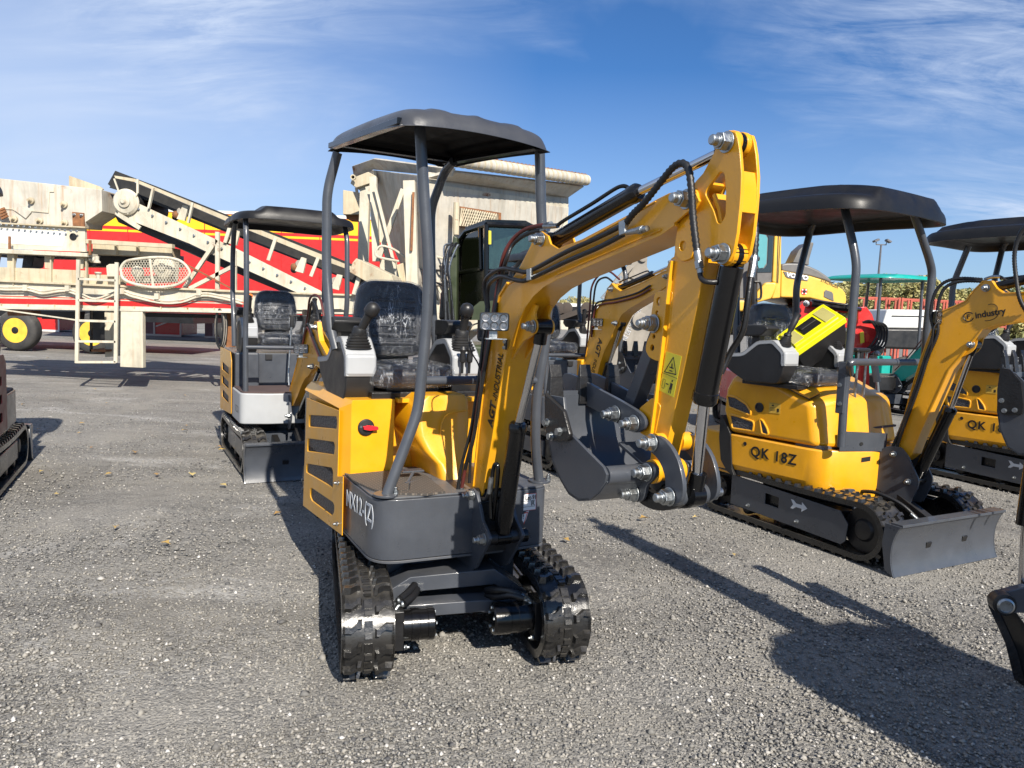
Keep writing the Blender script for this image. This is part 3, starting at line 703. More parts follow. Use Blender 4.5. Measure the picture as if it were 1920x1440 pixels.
# ------------------------------------------------------------------ the small yellow excavator in front
M['underside_shade'] = mat('painted_shade_black', (0.006, 0.006, 0.007), 0.6, spec=0.15)  # shade under the grey roof, painted in as black
def hero():
    U = Frame(-.37, 3.52, 207); Lf = Frame(-.34, 3.51, 195)
    root = empty('mini_excavator', 'foremost yellow mini excavator with flat grey canopy and lettered grey skirt', 'excavator', U.o, 207)
    ML = Matrix.Translation(U.loc(Lf.o)) @ Matrix.Rotation(rad(-12), 4, 'Z')
    xc = -.015
    # --- undercarriage (frame Lf)
    for sx in (1, -1):
        track(root, xc + sx * .385, .190, .185, -.50, .655, ML, outer=sx, mode='objects', style='plain', sprocket_front=True, sag=0.006, lugh=0.022)
    def ly(px, py, y): return Lf.y(px, py, y)
    mb = MB(); o = [ly(*p, .50) for p in [(716, 1112), (768, 1079), (925, 1064), (985, 1105), (985, 1128), (925, 1093), (770, 1107), (735, 1128)]]
    mb.prism(o, .36, .52, 'y'); mb.build('cross_member', 'grey', root, Mx=ML, bevel=.004)
    mb = MB(); o = [ly(*p, .58) for p in [(716, 1140), (756, 1134), (900, 1124), (958, 1124), (985, 1135), (985, 1158), (900, 1146), (756, 1158), (716, 1160)]]
    mb.prism(o, .50, .59, 'y'); mb.build('cross_member', 'grey', root, Mx=ML, bevel=.004)
    mb = MB(); mb.b2(-.30, .27, -.35, .35, .17, .33); mb.b2(-.30, .27, .34, .50, .19, .215); mb.build('chassis_frame', 'grey', root, Mx=ML, bevel=.006)
    mb = MB(); mb.cyl((xc, 0, .33), (xc, 0, .42), .24, 40); mb.build('slew_ring', 'blackmetal', root, Mx=ML)
    for sx, cxp, bx in ((1, (754, 813), (732, 754)), (-1, (921, 994), (994, 1018))):
        y = .655; zc = .185
        xa = ly(cxp[0], 1192 if sx > 0 else 1186, y)[0]; xb = ly(cxp[1], 1192 if sx > 0 else 1186, y)[0]; xk = ly(bx[0 if sx > 0 else 1], 1190, y)[0]
        xi = xb if sx > 0 else xa; xo = xa if sx > 0 else xb
        mb = MB(); ax = (xi - xo) / abs(xi - xo); Ln = abs(xi - xo)
        mb.lathe([(.060, 0), (.060, .03), (.0635, .031), (.0635, .062), (.0615, .064), (.0615, .094), (.064, .096), (.064, Ln - .006), (.058, Ln), (.02, Ln + .001)], (xo, y, zc), (ax, 0, 0), 32)
        mt = mb.build('track_motor', 'black', root, Mx=ML, angle=30)
        mb = MB()
        for k in range(5):
            a = 2 * math.pi * k / 5 + .4; mb.lathe([(.008, 0), (.008, .006)], (xi - ax * .001, y + .046 * math.cos(a), zc + .046 * math.sin(a)), (ax, 0, 0), 6)
        mb.build('motor_bolts', 'zinc', mt)
        mb = MB(); mb.b2(min(xo, xk), max(xo, xk), y - .065, y + .055, zc - .082, zc + .075); mb.build('motor_flange', 'blackmetal', root, Mx=ML, bevel=.004)
        for k in ((-.05, .06), (.05, -.07), (-.05, -.07)):
            nut(root, (xo + ax * .002, y + k[0], zc + k[1]), (ax, 0, 0), .009, Mx=ML)
        # hoses
        yy = y + .01
        def q(px, py, y2): v = ly(px, py, y2); return (v[0], y2, v[1])
        if sx > 0:
            h1 = [q(778, 1096, .55), q(768, 1108, .60), q(750, 1124, .655)]; h2 = [q(782, 1104, .56), q(774, 1118, .62), q(757, 1132, .67)]
            e1 = [q(750, 1124, .655), q(740, 1132, .655), q(735, 1146, .655), q(736, 1158, .655)]; e2 = [q(757, 1132, .67), q(747, 1136, .67), q(740, 1148, .68), q(740, 1164, .675)]
        else:
            h1 = [q(912, 1107, .53), q(930, 1106, .60), q(955, 1108, .64), q(976, 1116, .655)]; h2 = [q(912, 1118, .54), q(935, 1119, .61), q(958, 1116, .65), q(982, 1122, .665)]
            e1 = [q(976, 1116, .655), q(992, 1124, .66), q(1000, 1136, .655), q(1002, 1150, .65)]; e2 = [q(982, 1122, .65), q(994, 1130, .66), q(997, 1140, .665), q(998, 1152, .665)]
        for h, e in ((h1, e1), (h2, e2)):
            hose(root, h, .0155, 'hose', 12, ML, corr=.011)
            mb = MB(); P = spline(e, 6); mb.tube(P, .0085, 12, True, [.0135 if i < 4 else (.0085 if i < len(P) - 5 else .012) for i in range(len(P))]); mb.build('elbow_fitting', 'zinc', root, Mx=ML, angle=50)
    # --- upper platform
    def top(x0, x1, y0, y1, r): return fillet([(x0, y0), (x1, y0), (x1, y1), (x0, y1)], [.0, .0, r, r], 8)
    mb = MB(); sk = fillet([(-.365, -.05), (.425, -.05), (.425, .50), (.02, .515), (-.13, .515), (-.365, .50)], [0, 0, .12, .001, .001, .06], 8)
    mb.prism(sk, .405, .655, 'z'); mb.build('platform_skirt', 'grey', root, bevel=.004)
    mb = MB(); mb.prism([(p[0] * 1.0, p[1]) for p in sk], .392, .403, 'z'); mb.build('skirt_edge', 'greyfloor', root, bevel=.002)
    mb = MB(); ft = fillet([(-.365, -.05), (.425, -.05), (.425, .502), (-.365, .502)], [0, 0, .12, .06], 8); mb.prism([(x * .985, y * .99) for x, y in ft], .656, .664, 'z'); mb.build('floor_plate', 'greyfloor', root, bevel=.002)
    def fz(px, py, z=.664): v = U.z(px, py, z); return (v[0], v[1], z)
    mats_ = [[(650, 893), (735, 885), (770, 885), (765, 922), (735, 926), (712, 925), (690, 917), (662, 904)], [(772, 886), (800, 895), (835, 925), (800, 930), (745, 928), (768, 922)]]
    for P in mats_: polypatch('floor_mat', root, [fz(*p) for p in P], (0, 0, 1), 'quilt', th=.008, lift=.001)
    # lettering on the skirt side
    def sx_(px, py, x=.427): v = U.x(px, py, x); return Vector((x, v[0], v[1]))
    a = sx_(650, 947); b = sx_(704, 985); r = (b - a); u = (sx_(651, 922) - sx_(650, 947))
    text('MX12-(Z)', .104, root, a + Vector((.001, 0, 0)), r, (0, 0, 1), 'text_grey', 'model_lettering', stretch=1.0, off=.001)
    # --- yellow engine pod (side with vents)
    xs_ = .445
    def vx(l): return [U.x(560 + p[0] / 4.235, 680 + p[1] / 4.235, xs_) for p in l]
    out = U.xs([(575, 746), (636, 770), (633, 893), (643, 893), (641, 1004), (568, 948)], xs_)
    V = [[(82, 415), (300, 425), (306, 470), (300, 527), (80, 510)], [(72, 600), (278, 628), (288, 660), (281, 731), (66, 704)], [(62, 800), (262, 833), (272, 860), (272, 997), (60, 872)], [(92, 993), (110, 998), (272, 1108), (285, 1140), (280, 1190), (262, 1216), (104, 1098), (90, 1060)]]
    holes = [fillet(vx(v), .012, 4) for v in V]
    sp = plate('side_panel', out, holes, xs_ - .004, xs_, 'yellow', root, bevel=.0012)
    for h in holes:
        c = (sum(p[0] for p in h) / len(h), sum(p[1] for p in h) / len(h))
        # pressed rim and black mesh behind
        mb = MB(); n = len(h); i2 = [(c[0] + (p[0] - c[0]) * .97, c[1] + (p[1] - c[1]) * .95) for p in h]
        mb.add([(xs_ - .001, *p) for p in h] + [(xs_ - .007, *p) for p in i2], [(i, (i + 1) % n, n + (i + 1) % n, n + i) for i in range(n)]); mb.build('vent_rim', 'yellow', sp)
        y0, y1 = min(p[0] for p in h), max(p[0] for p in h); z0, z1 = min(p[1] for p in h), max(p[1] for p in h)
        mb = MB(); mb.b2(xs_ - .012, xs_ - .008, y0 - .01, y1 + .01, z0 - .01, z1 + .01); mb.build('vent_mesh', 'grille', sp)
    # pod body
    zt = 1.0; A = [(.20, .03), (.400, .03), (.441, -.035), (.441, -.80), (.20, -.80)]
    lo = [Vector((x if x < .43 else .416, y, .40)) for x, y in A]; hi = [Vector((x, y, .955)) for x, y in A]; tp = [Vector((.20, .03, zt)), Vector((.395, .03, zt)), Vector((.405, -.02, zt)), Vector((.405, -.80, zt)), Vector((.20, -.80, zt))]
    hi[1] = Vector((.400, .03, .985)); hi[0] = Vector((.20, .03, .99)); hi[4] = Vector((.20, -.8, .99)); lo[3].z = .33; lo[4].z = .33
    md = [Vector((q.x if q.x < .43 else .416, q.y, .950)) for q in hi]; h5 = [Vector((q.x, q.y, q.z)) for q in hi]
    mb = MB(); mb.add(lo + md + h5 + tp, [(4, 3, 2, 1, 0)] + [(k * 5 + i, k * 5 + (i + 1) % 5, k * 5 + 5 + (i + 1) % 5, k * 5 + 5 + i) for k in range(3) for i in range(5)] + [(15, 16, 17, 18, 19)])
    mb.hexa([(.438, -.035, .40), (.441, -.035, .40), (.40, .03, .40), (.397, .03, .40)], [(.438, -.035, .955), (.441, -.035, .955), (.40, .03, .985), (.397, .03, .985)])
    mb.build('engine_cover', 'yellow', root, bevel=.005)
    mb = MB(); mb.b2(-.40, .198, -.80, -.09, .50, .985); mb.build('engine_cover', 'yellow', root, bevel=.012)
    mb = MB(); mb.b2(-.42, .40, -1.02, -.80, .38, .98); mb.build('counterweight', 'grey', root, bevel=.05, seg=4)
    mb = MB(); mb.b2(-.22, .30, -.62, .0, .985, 1.03); mb.build('seat_base', 'blackmetal', root, bevel=.006)
    mb = MB(); mb.b2(-.35, .19, -.085, .05, .985, 1.005); mb.build('seat_deck', 'yellow', root, bevel=.003)
    for zz_ in (.62, .43): nut(root, (xs_ + .001, -.0, zz_), (1, 0, 0), .009)
    # battery switch
    c = U.y(686, 801, .03); mb = MB(); mb.lathe([(.038, 0), (.038, .006), (.033, .010), (.014, .012), (.014, .022)], (c[0], .031, c[1]), (0, 1, 0), 28); sw = mb.build('battery_switch', 'plastic', root)
    mb = MB(); mb.prism(fillet([(c[0] + .018, c[1] - .005), (c[0] + .012, c[1] - .002), (c[0] + .020, c[1] + .006), (c[0], c[1] + .012), (c[0] - .050, c[1] + .004), (c[0] - .052, c[1] - .010), (c[0] - .01, c[1] - .012)], .004), .045, .056, 'y'); mb.build('switch_handle', 'redplastic', sw, bevel=.002)
    for dx in (-.026, .026): nut(sw, (c[0] + dx, .037, c[1] + .004), (0, 1, 0), .006, bolt=False)
    # bulging front tank panel
    rows = []
    for (l, r_, y) in [((797, 742), (874, 741), .150), ((786, 752), (880, 751), .160), ((781, 790), (882, 790), .175), ((783, 815), (880, 815), .19), ((798, 845), (877, 845), .215), ((822, 870), (873, 870), .245), ((831, 900), (869, 900), .275), ((834, 924), (866, 924), .30)]:
        a = U.y(*l, y); b = U.y(*r_, y); P = []
        for (x, yy) in [(a[0] + .02, -.09), (a[0] + .004, y - .06), (a[0], y - .02), (a[0] - .012, y - .004), (a[0] - .03, y)] + [(a[0] + (b[0] - a[0]) * t, y - (.006 if .25 < t < .75 else 0)) for t in (.3, .5, .7)] + [(b[0] + .02, y), (b[0] + .006, y - .006), (b[0], y - .02), (b[0] - .0, -.09)]:
            P.append(Vector((x, yy, (a[1] + b[1]) / 2)))
        rows.append(P)
    mb = MB(); mb.grid(rows); n = len(rows[0]); mb.add(rows[0], [tuple(range(n))]); tk = mb.build('tank_cover', 'yellow', root, angle=50)
    # pressed arch on the cover
    arch = [U.y(*p, .182) for p in [(826, 842), (826, 800), (834, 780), (850, 772), (876, 769)]]
    mb = MB(); mb.tube([Vector((p[0], .184, p[1])) for p in fillet(arch, .02, 4, False)], .004, 6); mb.build('pressed_bead', 'yellow', tk)
    g = U.y(772, 764, -.088); mb = MB(); mb.lathe([(.026, 0), (.026, .0015)], (g[0], -.086, g[1]), (0, 1, 0), 24); st = mb.build('qc_sticker', 'green', root)
    text('QC', .018, st, (g[0] + .012, -.0845, g[1] + .004), (-1, 0, 0), (0, 0, 1), 'label'); text('PASS', .013, st, (g[0] + .017, -.0845, g[1] - .014), (-1, 0, 0), (0, 0, 1), 'label')
    # pedals / travel lever stubs on the floor
    mb = MB()
    for a, b, r_ in (((760, 908), (808, 900), .011), ((760, 912), (775, 885), .007)):
        p = U.y(*a, .30); q2 = U.y(*b, .22); mb.tube([(p[0], .30, p[1] ), (q2[0], .22, q2[1])], r_, 10)
    pq = U.y(775, 884, .22); mb.box((pq[0], .2, pq[1]), (.10, .05, .008)); mb.build('foot_pedal', 'grey', root, bevel=.002)
    # --- seat and consoles
    seat(root, .088, .02, 1.135, wd=.42, back_h=.385, tilt=9, deep=.42)
    console(root, .415, -.03, 1.20, 1, .145, knob=False, stick=False)
    console(root, -.250, -.03, 1.20, -1, .145, knob=False, stick=False)
    for (xx, yy, lx, ly_) in ((.345, -.115, -.42, .42), (-.18, -.115, -.05, .3)):
        p = Vector((xx, yy, 1.222)); d = Vector((lx, ly_, 1)).normalized(); d2 = Vector((lx * .25, ly_ * .25, 1)).normalized()
        mb = MB(); P = []
        for i in range(6):
            s_ = 0.068 - 0.0062 * i
            for (e, dz) in ((1.0, 0.0), (1.0, 0.0065), (0.84, 0.0095)):
                c = p + d2 * (0.0125 * i + dz); ring = []
                for k in range(20):
                    t = 2 * math.pi * k / 20; ca, sa = math.cos(t), math.sin(t); ring.append(c + Vector((math.copysign(abs(ca) ** .55, ca) * s_ * e, math.copysign(abs(sa) ** .55, sa) * s_ * e * .9, 0)))
                P.append(ring)
        mb.grid(P, True); mb.build('joystick_boot', 'plastic', root, angle=30)
        q2 = p + d2 * .068
        mb = MB(); mb.lathe([(0.034, 0), (0.035, .018), (0.031, .03), (0.024, .034)], q2, d2 * .6 + d * .4, 24); mb.lathe([(0.019, 0.02), (0.0205, .095), (0.022, .10), (0.024, .108), (0.031, .112), (.0335, .12), (.0345, .135), (.032, .15), (.025, .163), (.012, .17), (.002, .172)], q2, d, 24)
        mb.build('joystick_grip', 'plastic', root, angle=35)
    # small levers by the right console
    for i, x in enumerate((-.085, -.115)):
        p = U.y(866 + i * 13, 700, .0); mb = MB(); mb.lathe([(.007, 0), (.007, .05), (.014, .055), (.016, .075), (.013, .10), (.018, .115), (.012, .13)], (p[0], .0, p[1]), (0, .05, 1), 14); mb.build('control_lever', 'plastic', root)
    # safety bar
    a = U.y(794, 714, .43); b = U.y(893, 713, .40); mb = MB(); mb.tube([(a[0], .43, a[1]), (b[0], .40, b[1])], .019, 18); mb.build('safety_bar', 'grey', root)
    mb = MB(); c2 = U.y(912, 713, .40); mb.tube([(b[0], .40, b[1]), (c2[0], .40, c2[1])], .021, 18); mb.build('bar_end', 'plastic', root)
    # --- canopy posts
    def uy(px, py, y): v = U.y(px, py, y); return Vector((v[0], y, v[1]))
    post(root, [uy(723, 934, .455), uy(765, 822, .45), uy(784, 770, .445), uy(797, 640, .44), uy(801, 585, .44), uy(804, 505, .44), uy(787, 238, .44)], .0225, .10)
    post(root, [uy(1011, 908, .42), uy(1004, 840, .425), uy(1005, 745, .43), uy(1024, 640, .435), uy(1026, 560, .43), uy(1015, 420, .43), uy(1012, 283, .43)], .0225, .12)
    a = uy(1006, 714, .43); b = uy(986, 712, .43); mb = MB(); mb.tube([a, b], .017, 14); mb.build('bar_stub', 'grey', root)
    def ux(px, py, x): v = U.x(px, py, x); return Vector((x, v[0], v[1]))
    post(root, [uy(630, 655, -.22), uy(620, 615, -.25), uy(612, 505, -.30), uy(613, 372, -.30), uy(617, 345, -.30), uy(633, 286, -.27)], .0225, .09)
    post(root, [uy(811, 690, -.38), uy(819, 650, -.38), uy(811, 593, -.38), uy(808, 451, -.38), uy(808, 391, -.38), uy(834, 321, -.34), uy(850, 303, -.22)], .0225, .06)
    for px, py in ((723, 935), (1011, 908)):
        p = uy(px, py, .455 if px < 800 else .42); mb = MB(); mb.cyl((p.x, p.y, .664), (p.x, p.y, .674), .05, 20); mb.build('post_foot', 'grey', root, bevel=.002)
        nut(root, (p.x - .038, p.y + .012, .674), (0, 0, 1), .011)
    # --- canopy roof: sheet steel with turned down rounded rim and three pressed ribs
    FLc, FRc, BLc, BRc = Vector((.392, .635, 2.082)), Vector((-.285, .560, 2.082)), Vector((.445, -.385, 2.150)), Vector((-.20, -.40, 2.150))
    nx, ny = 41, 31; P = []; Q = []
    def bil(u, v): return (FLc * (1 - u) * v + FRc * u * v + BLc * (1 - u) * (1 - v) + BRc * u * (1 - v))
    for i in range(nx):
        ru, rl = [], []
        for j in range(ny):
            u = i / (nx - 1); v = j / (ny - 1); U_ = 2 * u - 1; V_ = 2 * v - 1
            # denser rows at the rim
            U_ = math.copysign(1 - (1 - abs(U_)) ** 1.9, U_); V_ = math.copysign(1 - (1 - abs(V_)) ** 1.9, V_)
            r_ = (abs(U_) ** 14 + abs(V_) ** 14) ** (1 / 14.); cu_ = U_ * (1 - .03 * V_ ** 8); cv_ = V_ * (1 - .04 * U_ ** 8)
            b = bil((cu_ + 1) / 2, (cv_ + 1) / 2); h = .072 * max(0, 1 - min(1, r_) ** 13) ** .55
            if r_ >= .999: h = 0
            crown = .020 * (1 - U_ * U_) + .010 * (1 - V_ * V_)
            rib = 0
            for c in (-.5, 0.0, .5): rib += .007 * max(0, min(1, (.10 - abs(U_ - c)) / .03)) * max(0, min(1, (.985 - abs(V_)) / .05))
            ru.append(b + Vector((0, 0, h + crown + rib))); 
            hi_ = .060 * max(0, 1 - min(1, r_ * 1.015) ** 30) ** .55
            pan = -.018 * max(0, min(1, (.74 - abs(U_)) / .04)) * max(0, min(1, (.78 - abs(V_)) / .05))
            xb = .012 * max(0, min(1, (.05 - abs(abs(U_) - .30)) / .02)) * (abs(V_) < .76)
            rl.append(b + Vector((0, 0, hi_ + crown - .008 + pan * -1 - xb)) if r_ < .985 else b + Vector((0, 0, crown if h else 0)) * (0 if r_ >= .999 else 1))
        P.append(ru); Q.append(rl)
    for i in range(nx):
        for j in range(ny):
            if i in (0, nx - 1) or j in (0, ny - 1): P[i][j] = P[i][j]; Q[i][j] = P[i][j] - Vector((0, 0, .002))
    mb = MB(); mb.grid(P); mu = MB(); mu.grid([r_[::-1] for r_ in Q]); mu.build('shaded_canopy_underside', 'underside_shade', root, angle=55)  # underside of the grey roof, its shade put into the colour
    per = [(i, 0) for i in range(nx)] + [(nx - 1, j) for j in range(1, ny)] + [(i, ny - 1) for i in range(nx - 2, -1, -1)] + [(0, j) for j in range(ny - 2, 0, -1)]
    A_ = [P[i][j] for i, j in per]; B_ = [Q[i][j] for i, j in per]; n = len(per); mb.add(A_ + B_, [(i, (i + 1) % n, n + (i + 1) % n, n + i) for i in range(n)])
    mb.build('canopy_roof', 'canopygrey', root, angle=55)
    mb = MB()
    for t in (.03, .93): mb.bar(bil(t, .06) + Vector((0, 0, .02)), bil(t, .94) + Vector((0, 0, .02)), .04, .025)
    mb.bar(bil(.03, .10) + Vector((0, 0, .028)), bil(.95, .10) + Vector((0, 0, .028)), .035, .02); mb.build('canopy_frame', 'black', root, bevel=.003)

    # --- boom mount
    XL, XR = .006, -.156
    mo = [(876, 917), (886, 915), (893, 925), (899, 952), (904, 978), (914, 1000), (918, 1011), (912, 1023), (891, 1066), (881, 1070), (857, 1050), (858, 938), (865, 925)]
    om = fillet(U.xs(mo, XL), .012, 4)
    plate('boom_mount_plate', om, [], XL - .014, XL, 'grey', root)
    plate('boom_mount_plate', om, [], XR, XR + .014, 'grey', root)
    pb = U.x(886, 928, XL); pl_ = U.x(908, 1011, XL)
    mb = MB(); mb.cyl((XL - .01, *pb), (XR + .01, *pb), .030, 24); mb.cyl((XL - .001, *pl_), (XR + .001, *pl_), .027, 24); mb.b2(XR + .01, XL - .01, .50, .54, .41, .62); mb.build('mount_pins', 'blackmetal', root)
    nut(root, (XL + .001, *pb), (1, 0, 0), .0205); nut(root, (XL + .001, *pl_), (1, 0, 0), .0205)
    mb = MB(); mb.cyl((XR - .03, *pl_), (XR, *pl_), .030, 20); mb.build('pin_boss', 'black', root, bevel=.003)
    # --- boom
    bx0, bx1 = -.020, -.130
    Bo = [(886, 905), (897, 830), (907, 740), (915, 678), (922, 640), (929, 592), (938, 556), (953, 532), (972, 505), (994, 462), (1001, 444), (1015, 434), (1027, 442), (1032, 457), (1046, 466), (1090, 449), (1160, 412), (1205, 388), (1232, 373), (1254, 362), (1288, 356), (1305, 363), (1311, 377), (1303, 391), (1288, 398), (1265, 418), (1240, 436), (1190, 458), (1100, 497), (1045, 521), (1020, 535), (1000, 553), (985, 574), (972, 600), (960, 634), (949, 668), (938, 724), (930, 770), (922, 822), (917, 850), (911, 886), (905, 925), (897, 938), (887, 936), (882, 922)]
    bo = U.xs(Bo, bx0)
    plate('boom_side', bo, [], bx0 - .008, bx0, 'yellow', root); plate('boom_side', bo, [], bx1, bx1 + .008, 'yellow', root)
    # flanges
    back = U.xs([(889, 912), (897, 830), (907, 740), (915, 678), (922, 640), (929, 592), (938, 556), (953, 532)], bx0)
    topf = U.xs([(940, 552), (953, 534), (985, 512), (1046, 476), (1090, 450), (1160, 413), (1205, 389), (1232, 374), (1252, 364)], bx0)
    frnt = U.xs([(1265, 417), (1240, 435), (1190, 457), (1100, 496), (1045, 520), (1020, 534), (1000, 552), (985, 573), (972, 599), (960, 633), (949, 667), (938, 723), (930, 769), (922, 821), (917, 849), (911, 885), (906, 915)], bx0)
    mb = MB(); mb.ribbon(back, bx0 + .006, bx1 - .006, .009); mb.ribbon(topf, bx0 - .004, bx1 + .004, -.008); mb.ribbon(frnt, bx0 + .003, bx1 - .003, .009); mb.build('boom_flange', 'yellow', root, angle=30, bevel=.001)
    # cylinder bracket lobes
    lob = [(1009, 572), (1003, 590), (1009, 606), (1010, 617), (1003, 626), (982, 640), (966, 664), (957, 680), (948, 672), (955, 640), (970, 595), (985, 566)]
    lo_ = fillet(U.xs(lob, -.045), .012, 3)
    plate('cylinder_bracket', lo_, [], -.051, -.041, 'yellow', root); plate('cylinder_bracket', lo_, [], -.109, -.099, 'yellow', root)
    pc = U.x(1001, 612, -.041)
    nut(root, (-.038, *pc), (1, 0, 0), .0195); mb = MB(); mb.cyl((-.041, *pc), (-.055, *pc), .028, 20); mb.build('pin_boss', 'yellow', root, bevel=.003); mb = MB(); mb.cyl((-.095, *pc), (-.115, *pc), .028, 20); mb.build('pin_boss', 'yellow', root, bevel=.003)
    gl = U.x(971, 799, -.075)
    cylinder(root, (-.075, *pl_), (-.075, *gl), (-.075, *pc), .034, .0165, .030, .030)
    # feed pipe of the boom cylinder
    v = lambda px, py, x: Vector((x, *U.x(px, py, x)))
    hose(root, [v(921, 972, -.03), v(920, 930, -.028), v(924, 885, -.028), v(929, 870, -.03), v(934, 880, -.035), v(930, 930, -.04), v(924, 975, -.045)], .009, 'black', name='steel_pipe')
    hose(root, [v(917, 925, -.02), v(921, 895, -.02)], .010, 'zinc', name='hose_fitting'); hose(root, [v(903, 935, -.02), v(912, 935, -.02), v(917, 925, -.02)], .0095)
    # arm cylinder
    pt = U.x(1016, 449, bx0); gt = U.x(1196, 362, -.075); pe = U.x(1365, 267, -.04)
    nut(root, (bx0 + .002, *pt), (1, 0, 0), .0205)
    cylinder(root, (-.070, *pt), (-.070, *gt), (-.070, *pe), .0265, .013, .028, .020)
    hose(root, [v(1046, 422, -.04), v(1060, 412, -.05), v(1110, 382, -.06), v(1150, 356, -.06), v(1166, 349, -.065), v(1176, 351, -.075), v(1180, 358, -.075)], .0065, 'black', name='steel_pipe')
    hose(root, [v(1020, 424, -.04), v(1034, 424, -.045), v(1046, 423, -.045)], .009, 'zinc', name='hose_fitting')
    # --- dipper: bell plates
    d0, d1 = -.038, -.100
    Be = [(1345, 271), (1354, 252), (1367, 244), (1379, 248), (1383, 260), (1387, 285), (1390, 326), (1389, 362), (1387, 388), (1382, 436), (1375, 473), (1366, 490), (1354, 497), (1340, 490), (1322, 475), (1300, 470), (1288, 440), (1286, 400), (1284, 372), (1296, 352), (1306, 338), (1318, 325), (1331, 301), (1338, 287)]
    be = U.xs(Be, d0); hole = fillet(U.xs([(1350, 321), (1358, 325), (1361, 358), (1360, 404), (1351, 420), (1345, 418), (1338, 395), (1322, 364), (1326, 352), (1340, 334)], d0), .008, 3)
    plate('dipper_plate', be, [hole], d0 - .010, d0, 'yellow', root); plate('dipper_plate', be, [hole], d1, d1 + .010, 'yellow', root)
    # webs between the plates
    mb = MB(); wb = U.xs([(1380, 322), (1383, 350), (1381, 398)], d0); mb.ribbon(wb, d0 - .008, d1 + .008, .010)
    wc = U.xs([(1330, 366), (1340, 394), (1344, 420), (1346, 452)], d0); mb.ribbon(wc, d0 - .008, d1 + .008, .010)
    we = U.xs([(1326, 340), (1318, 352), (1306, 362)], d0); mb.ribbon(we, d0 - .008, d1 + .008, .010); mb.build('dipper_web', 'yellow', root, bevel=.001)
    pk = U.x(1357, 476, d0); pp = U.x(1288, 374, bx0)
    for a_, b_, p in ((d0 - .008, d0 - .024, pe), (d1 + .008, d1 + .024, pe), (d0 - .008, d0 - .024, pk), (d1 + .008, d1 + .024, pk), (d0, bx0 - .010, pp), (bx1 + .01, d1, pp)):
        mb = MB(); mb.cyl((a_, *p), (b_, *p), .030, 24); mb.build('pin_boss', 'yellow', root, bevel=.002)
    for p, x in ((pe, d0), (pk, d0), (pp, bx0)): nut(root, (x + .002, *p), (1, 0, 0), .0215)
    for p, x in ((pe, d1), (pk, d1), (pp, bx1)): nut(root, (x - .002, *p), (-1, 0, 0), .015, bolt=False)
    # weld beads
    rw = random.Random(3)
    def bead(pts, x, r_=.0032):
        P = spline([(x, *p) for p in pts], 10); mb = MB(); mb.tube(P, r_, 6, True, [r_ * rw.uniform(.7, 1.25) for _ in P]); mb.build('weld_bead', 'yellow', root, angle=60)
    bead(U.xs([(1330, 366), (1340, 394), (1346, 440)], d1), d1 + .012)
    bead(U.xs([(950, 536), (985, 516), (1046, 480), (1160, 417), (1230, 378)], bx0), bx0 + .0005, .0026); bead(U.xs([(1240, 431), (1190, 452), (1100, 491), (1045, 515)], bx0), bx0 + .0005, .0026)
    # --- dipper arm box
    a0, a1 = -.042, -.098
    Ar = [(1290, 395), (1274, 413), (1268, 450), (1262, 489), (1255, 545), (1243, 660), (1230, 760), (1222, 826), (1219, 860), (1213, 878), (1216, 895), (1228, 903), (1238, 896), (1243, 862), (1254, 817), (1280, 706), (1308, 572), (1320, 500), (1324, 470), (1300, 430)]
    ar = U.xs(Ar, a0)
    mb = MB(); mb.prism(fillet(ar, .006, 2), a0, a1); mb.build('dipper_arm', 'yellow', root, bevel=.003)
    bf = U.xs([(1262, 489), (1255, 545), (1243, 660), (1230, 760), (1222, 824)], a0)
    mb = MB(); mb.ribbon(bf, a0 + .012, a1 - .012, .007); mb.build('arm_flange', 'yellow', root, bevel=.001)
    ear = fillet(U.xs([(1290, 402), (1272, 413), (1265, 459), (1265, 477), (1278, 491), (1296, 485), (1304, 455), (1302, 418)], d0 + .002), .012, 4)
    hc = U.x(1281, 461, d0)
    plate('arm_ear', ear, [circle2(hc, .013)], d0 - .008, d0 + .002, 'yellow', root); plate('arm_ear', ear, [circle2(hc, .013)], d1, d1 + .01, 'yellow', root)
    mb = MB(); mb.cyl((a0 - .02, *hc), (a1 + .02, *hc), .02, 20); mb.build('arm_tube', 'yellow', root)
    # thumb bracket with adjustment holes
    tb = fillet(U.xs([(1226, 560), (1228, 549), (1238, 545), (1262, 545), (1252, 640), (1246, 672), (1233, 678), (1217, 670), (1210, 656), (1213, 640), (1222, 622), (1221, 590)], a0), .012, 4)
    hs = [circle2(U.x(1236, 565, a0), .012), circle2(U.x(1232, 587, a0), .0065), circle2(U.x(1226, 631, a0), .0065), circle2(U.x(1223, 652, a0), .009)]
    plate('thumb_bracket', tb, hs, a0 - .008, a0 + .001, 'yellow', root); plate('thumb_bracket', tb, hs, a1 - .001, a1 + .008, 'yellow', root)
    pbk = U.x(1228, 607, a0); nut(root, (a0 + .004, *pbk), (1, 0, 0), .0215); nut(root, (a0 + .022, *pbk), (1, 0, 0), .017)
    # danger decal on the arm
    dq = [Vector((a0, *U.x(*p, a0))) for p in [(1250, 659), (1279, 668), (1264, 745), (1237, 732)]]
    st = polypatch('danger_decal', root, [p + Vector((.0004, 0, 0)) for p in dq], (1, 0, 0), 'decal', th=.0008)
    def dp(u, v_): return dq[0].lerp(dq[1], u).lerp(dq[3].lerp(dq[2], u), v_) + Vector((.0014, 0, 0))
    def strip(a, b, w_):
        d = (b - a); s_ = Vector((0, -d.z, d.y)).normalized() * w_ / 2; polypatch('decal_mark', st, [a - s_, b - s_, b + s_, a + s_], (1, 0, 0), 'ink', th=.0004)
    T = [dp(.52, .08), dp(.12, .50), dp(.88, .46)]
    for i in range(3): strip(T[i], T[(i + 1) % 3], .0028)
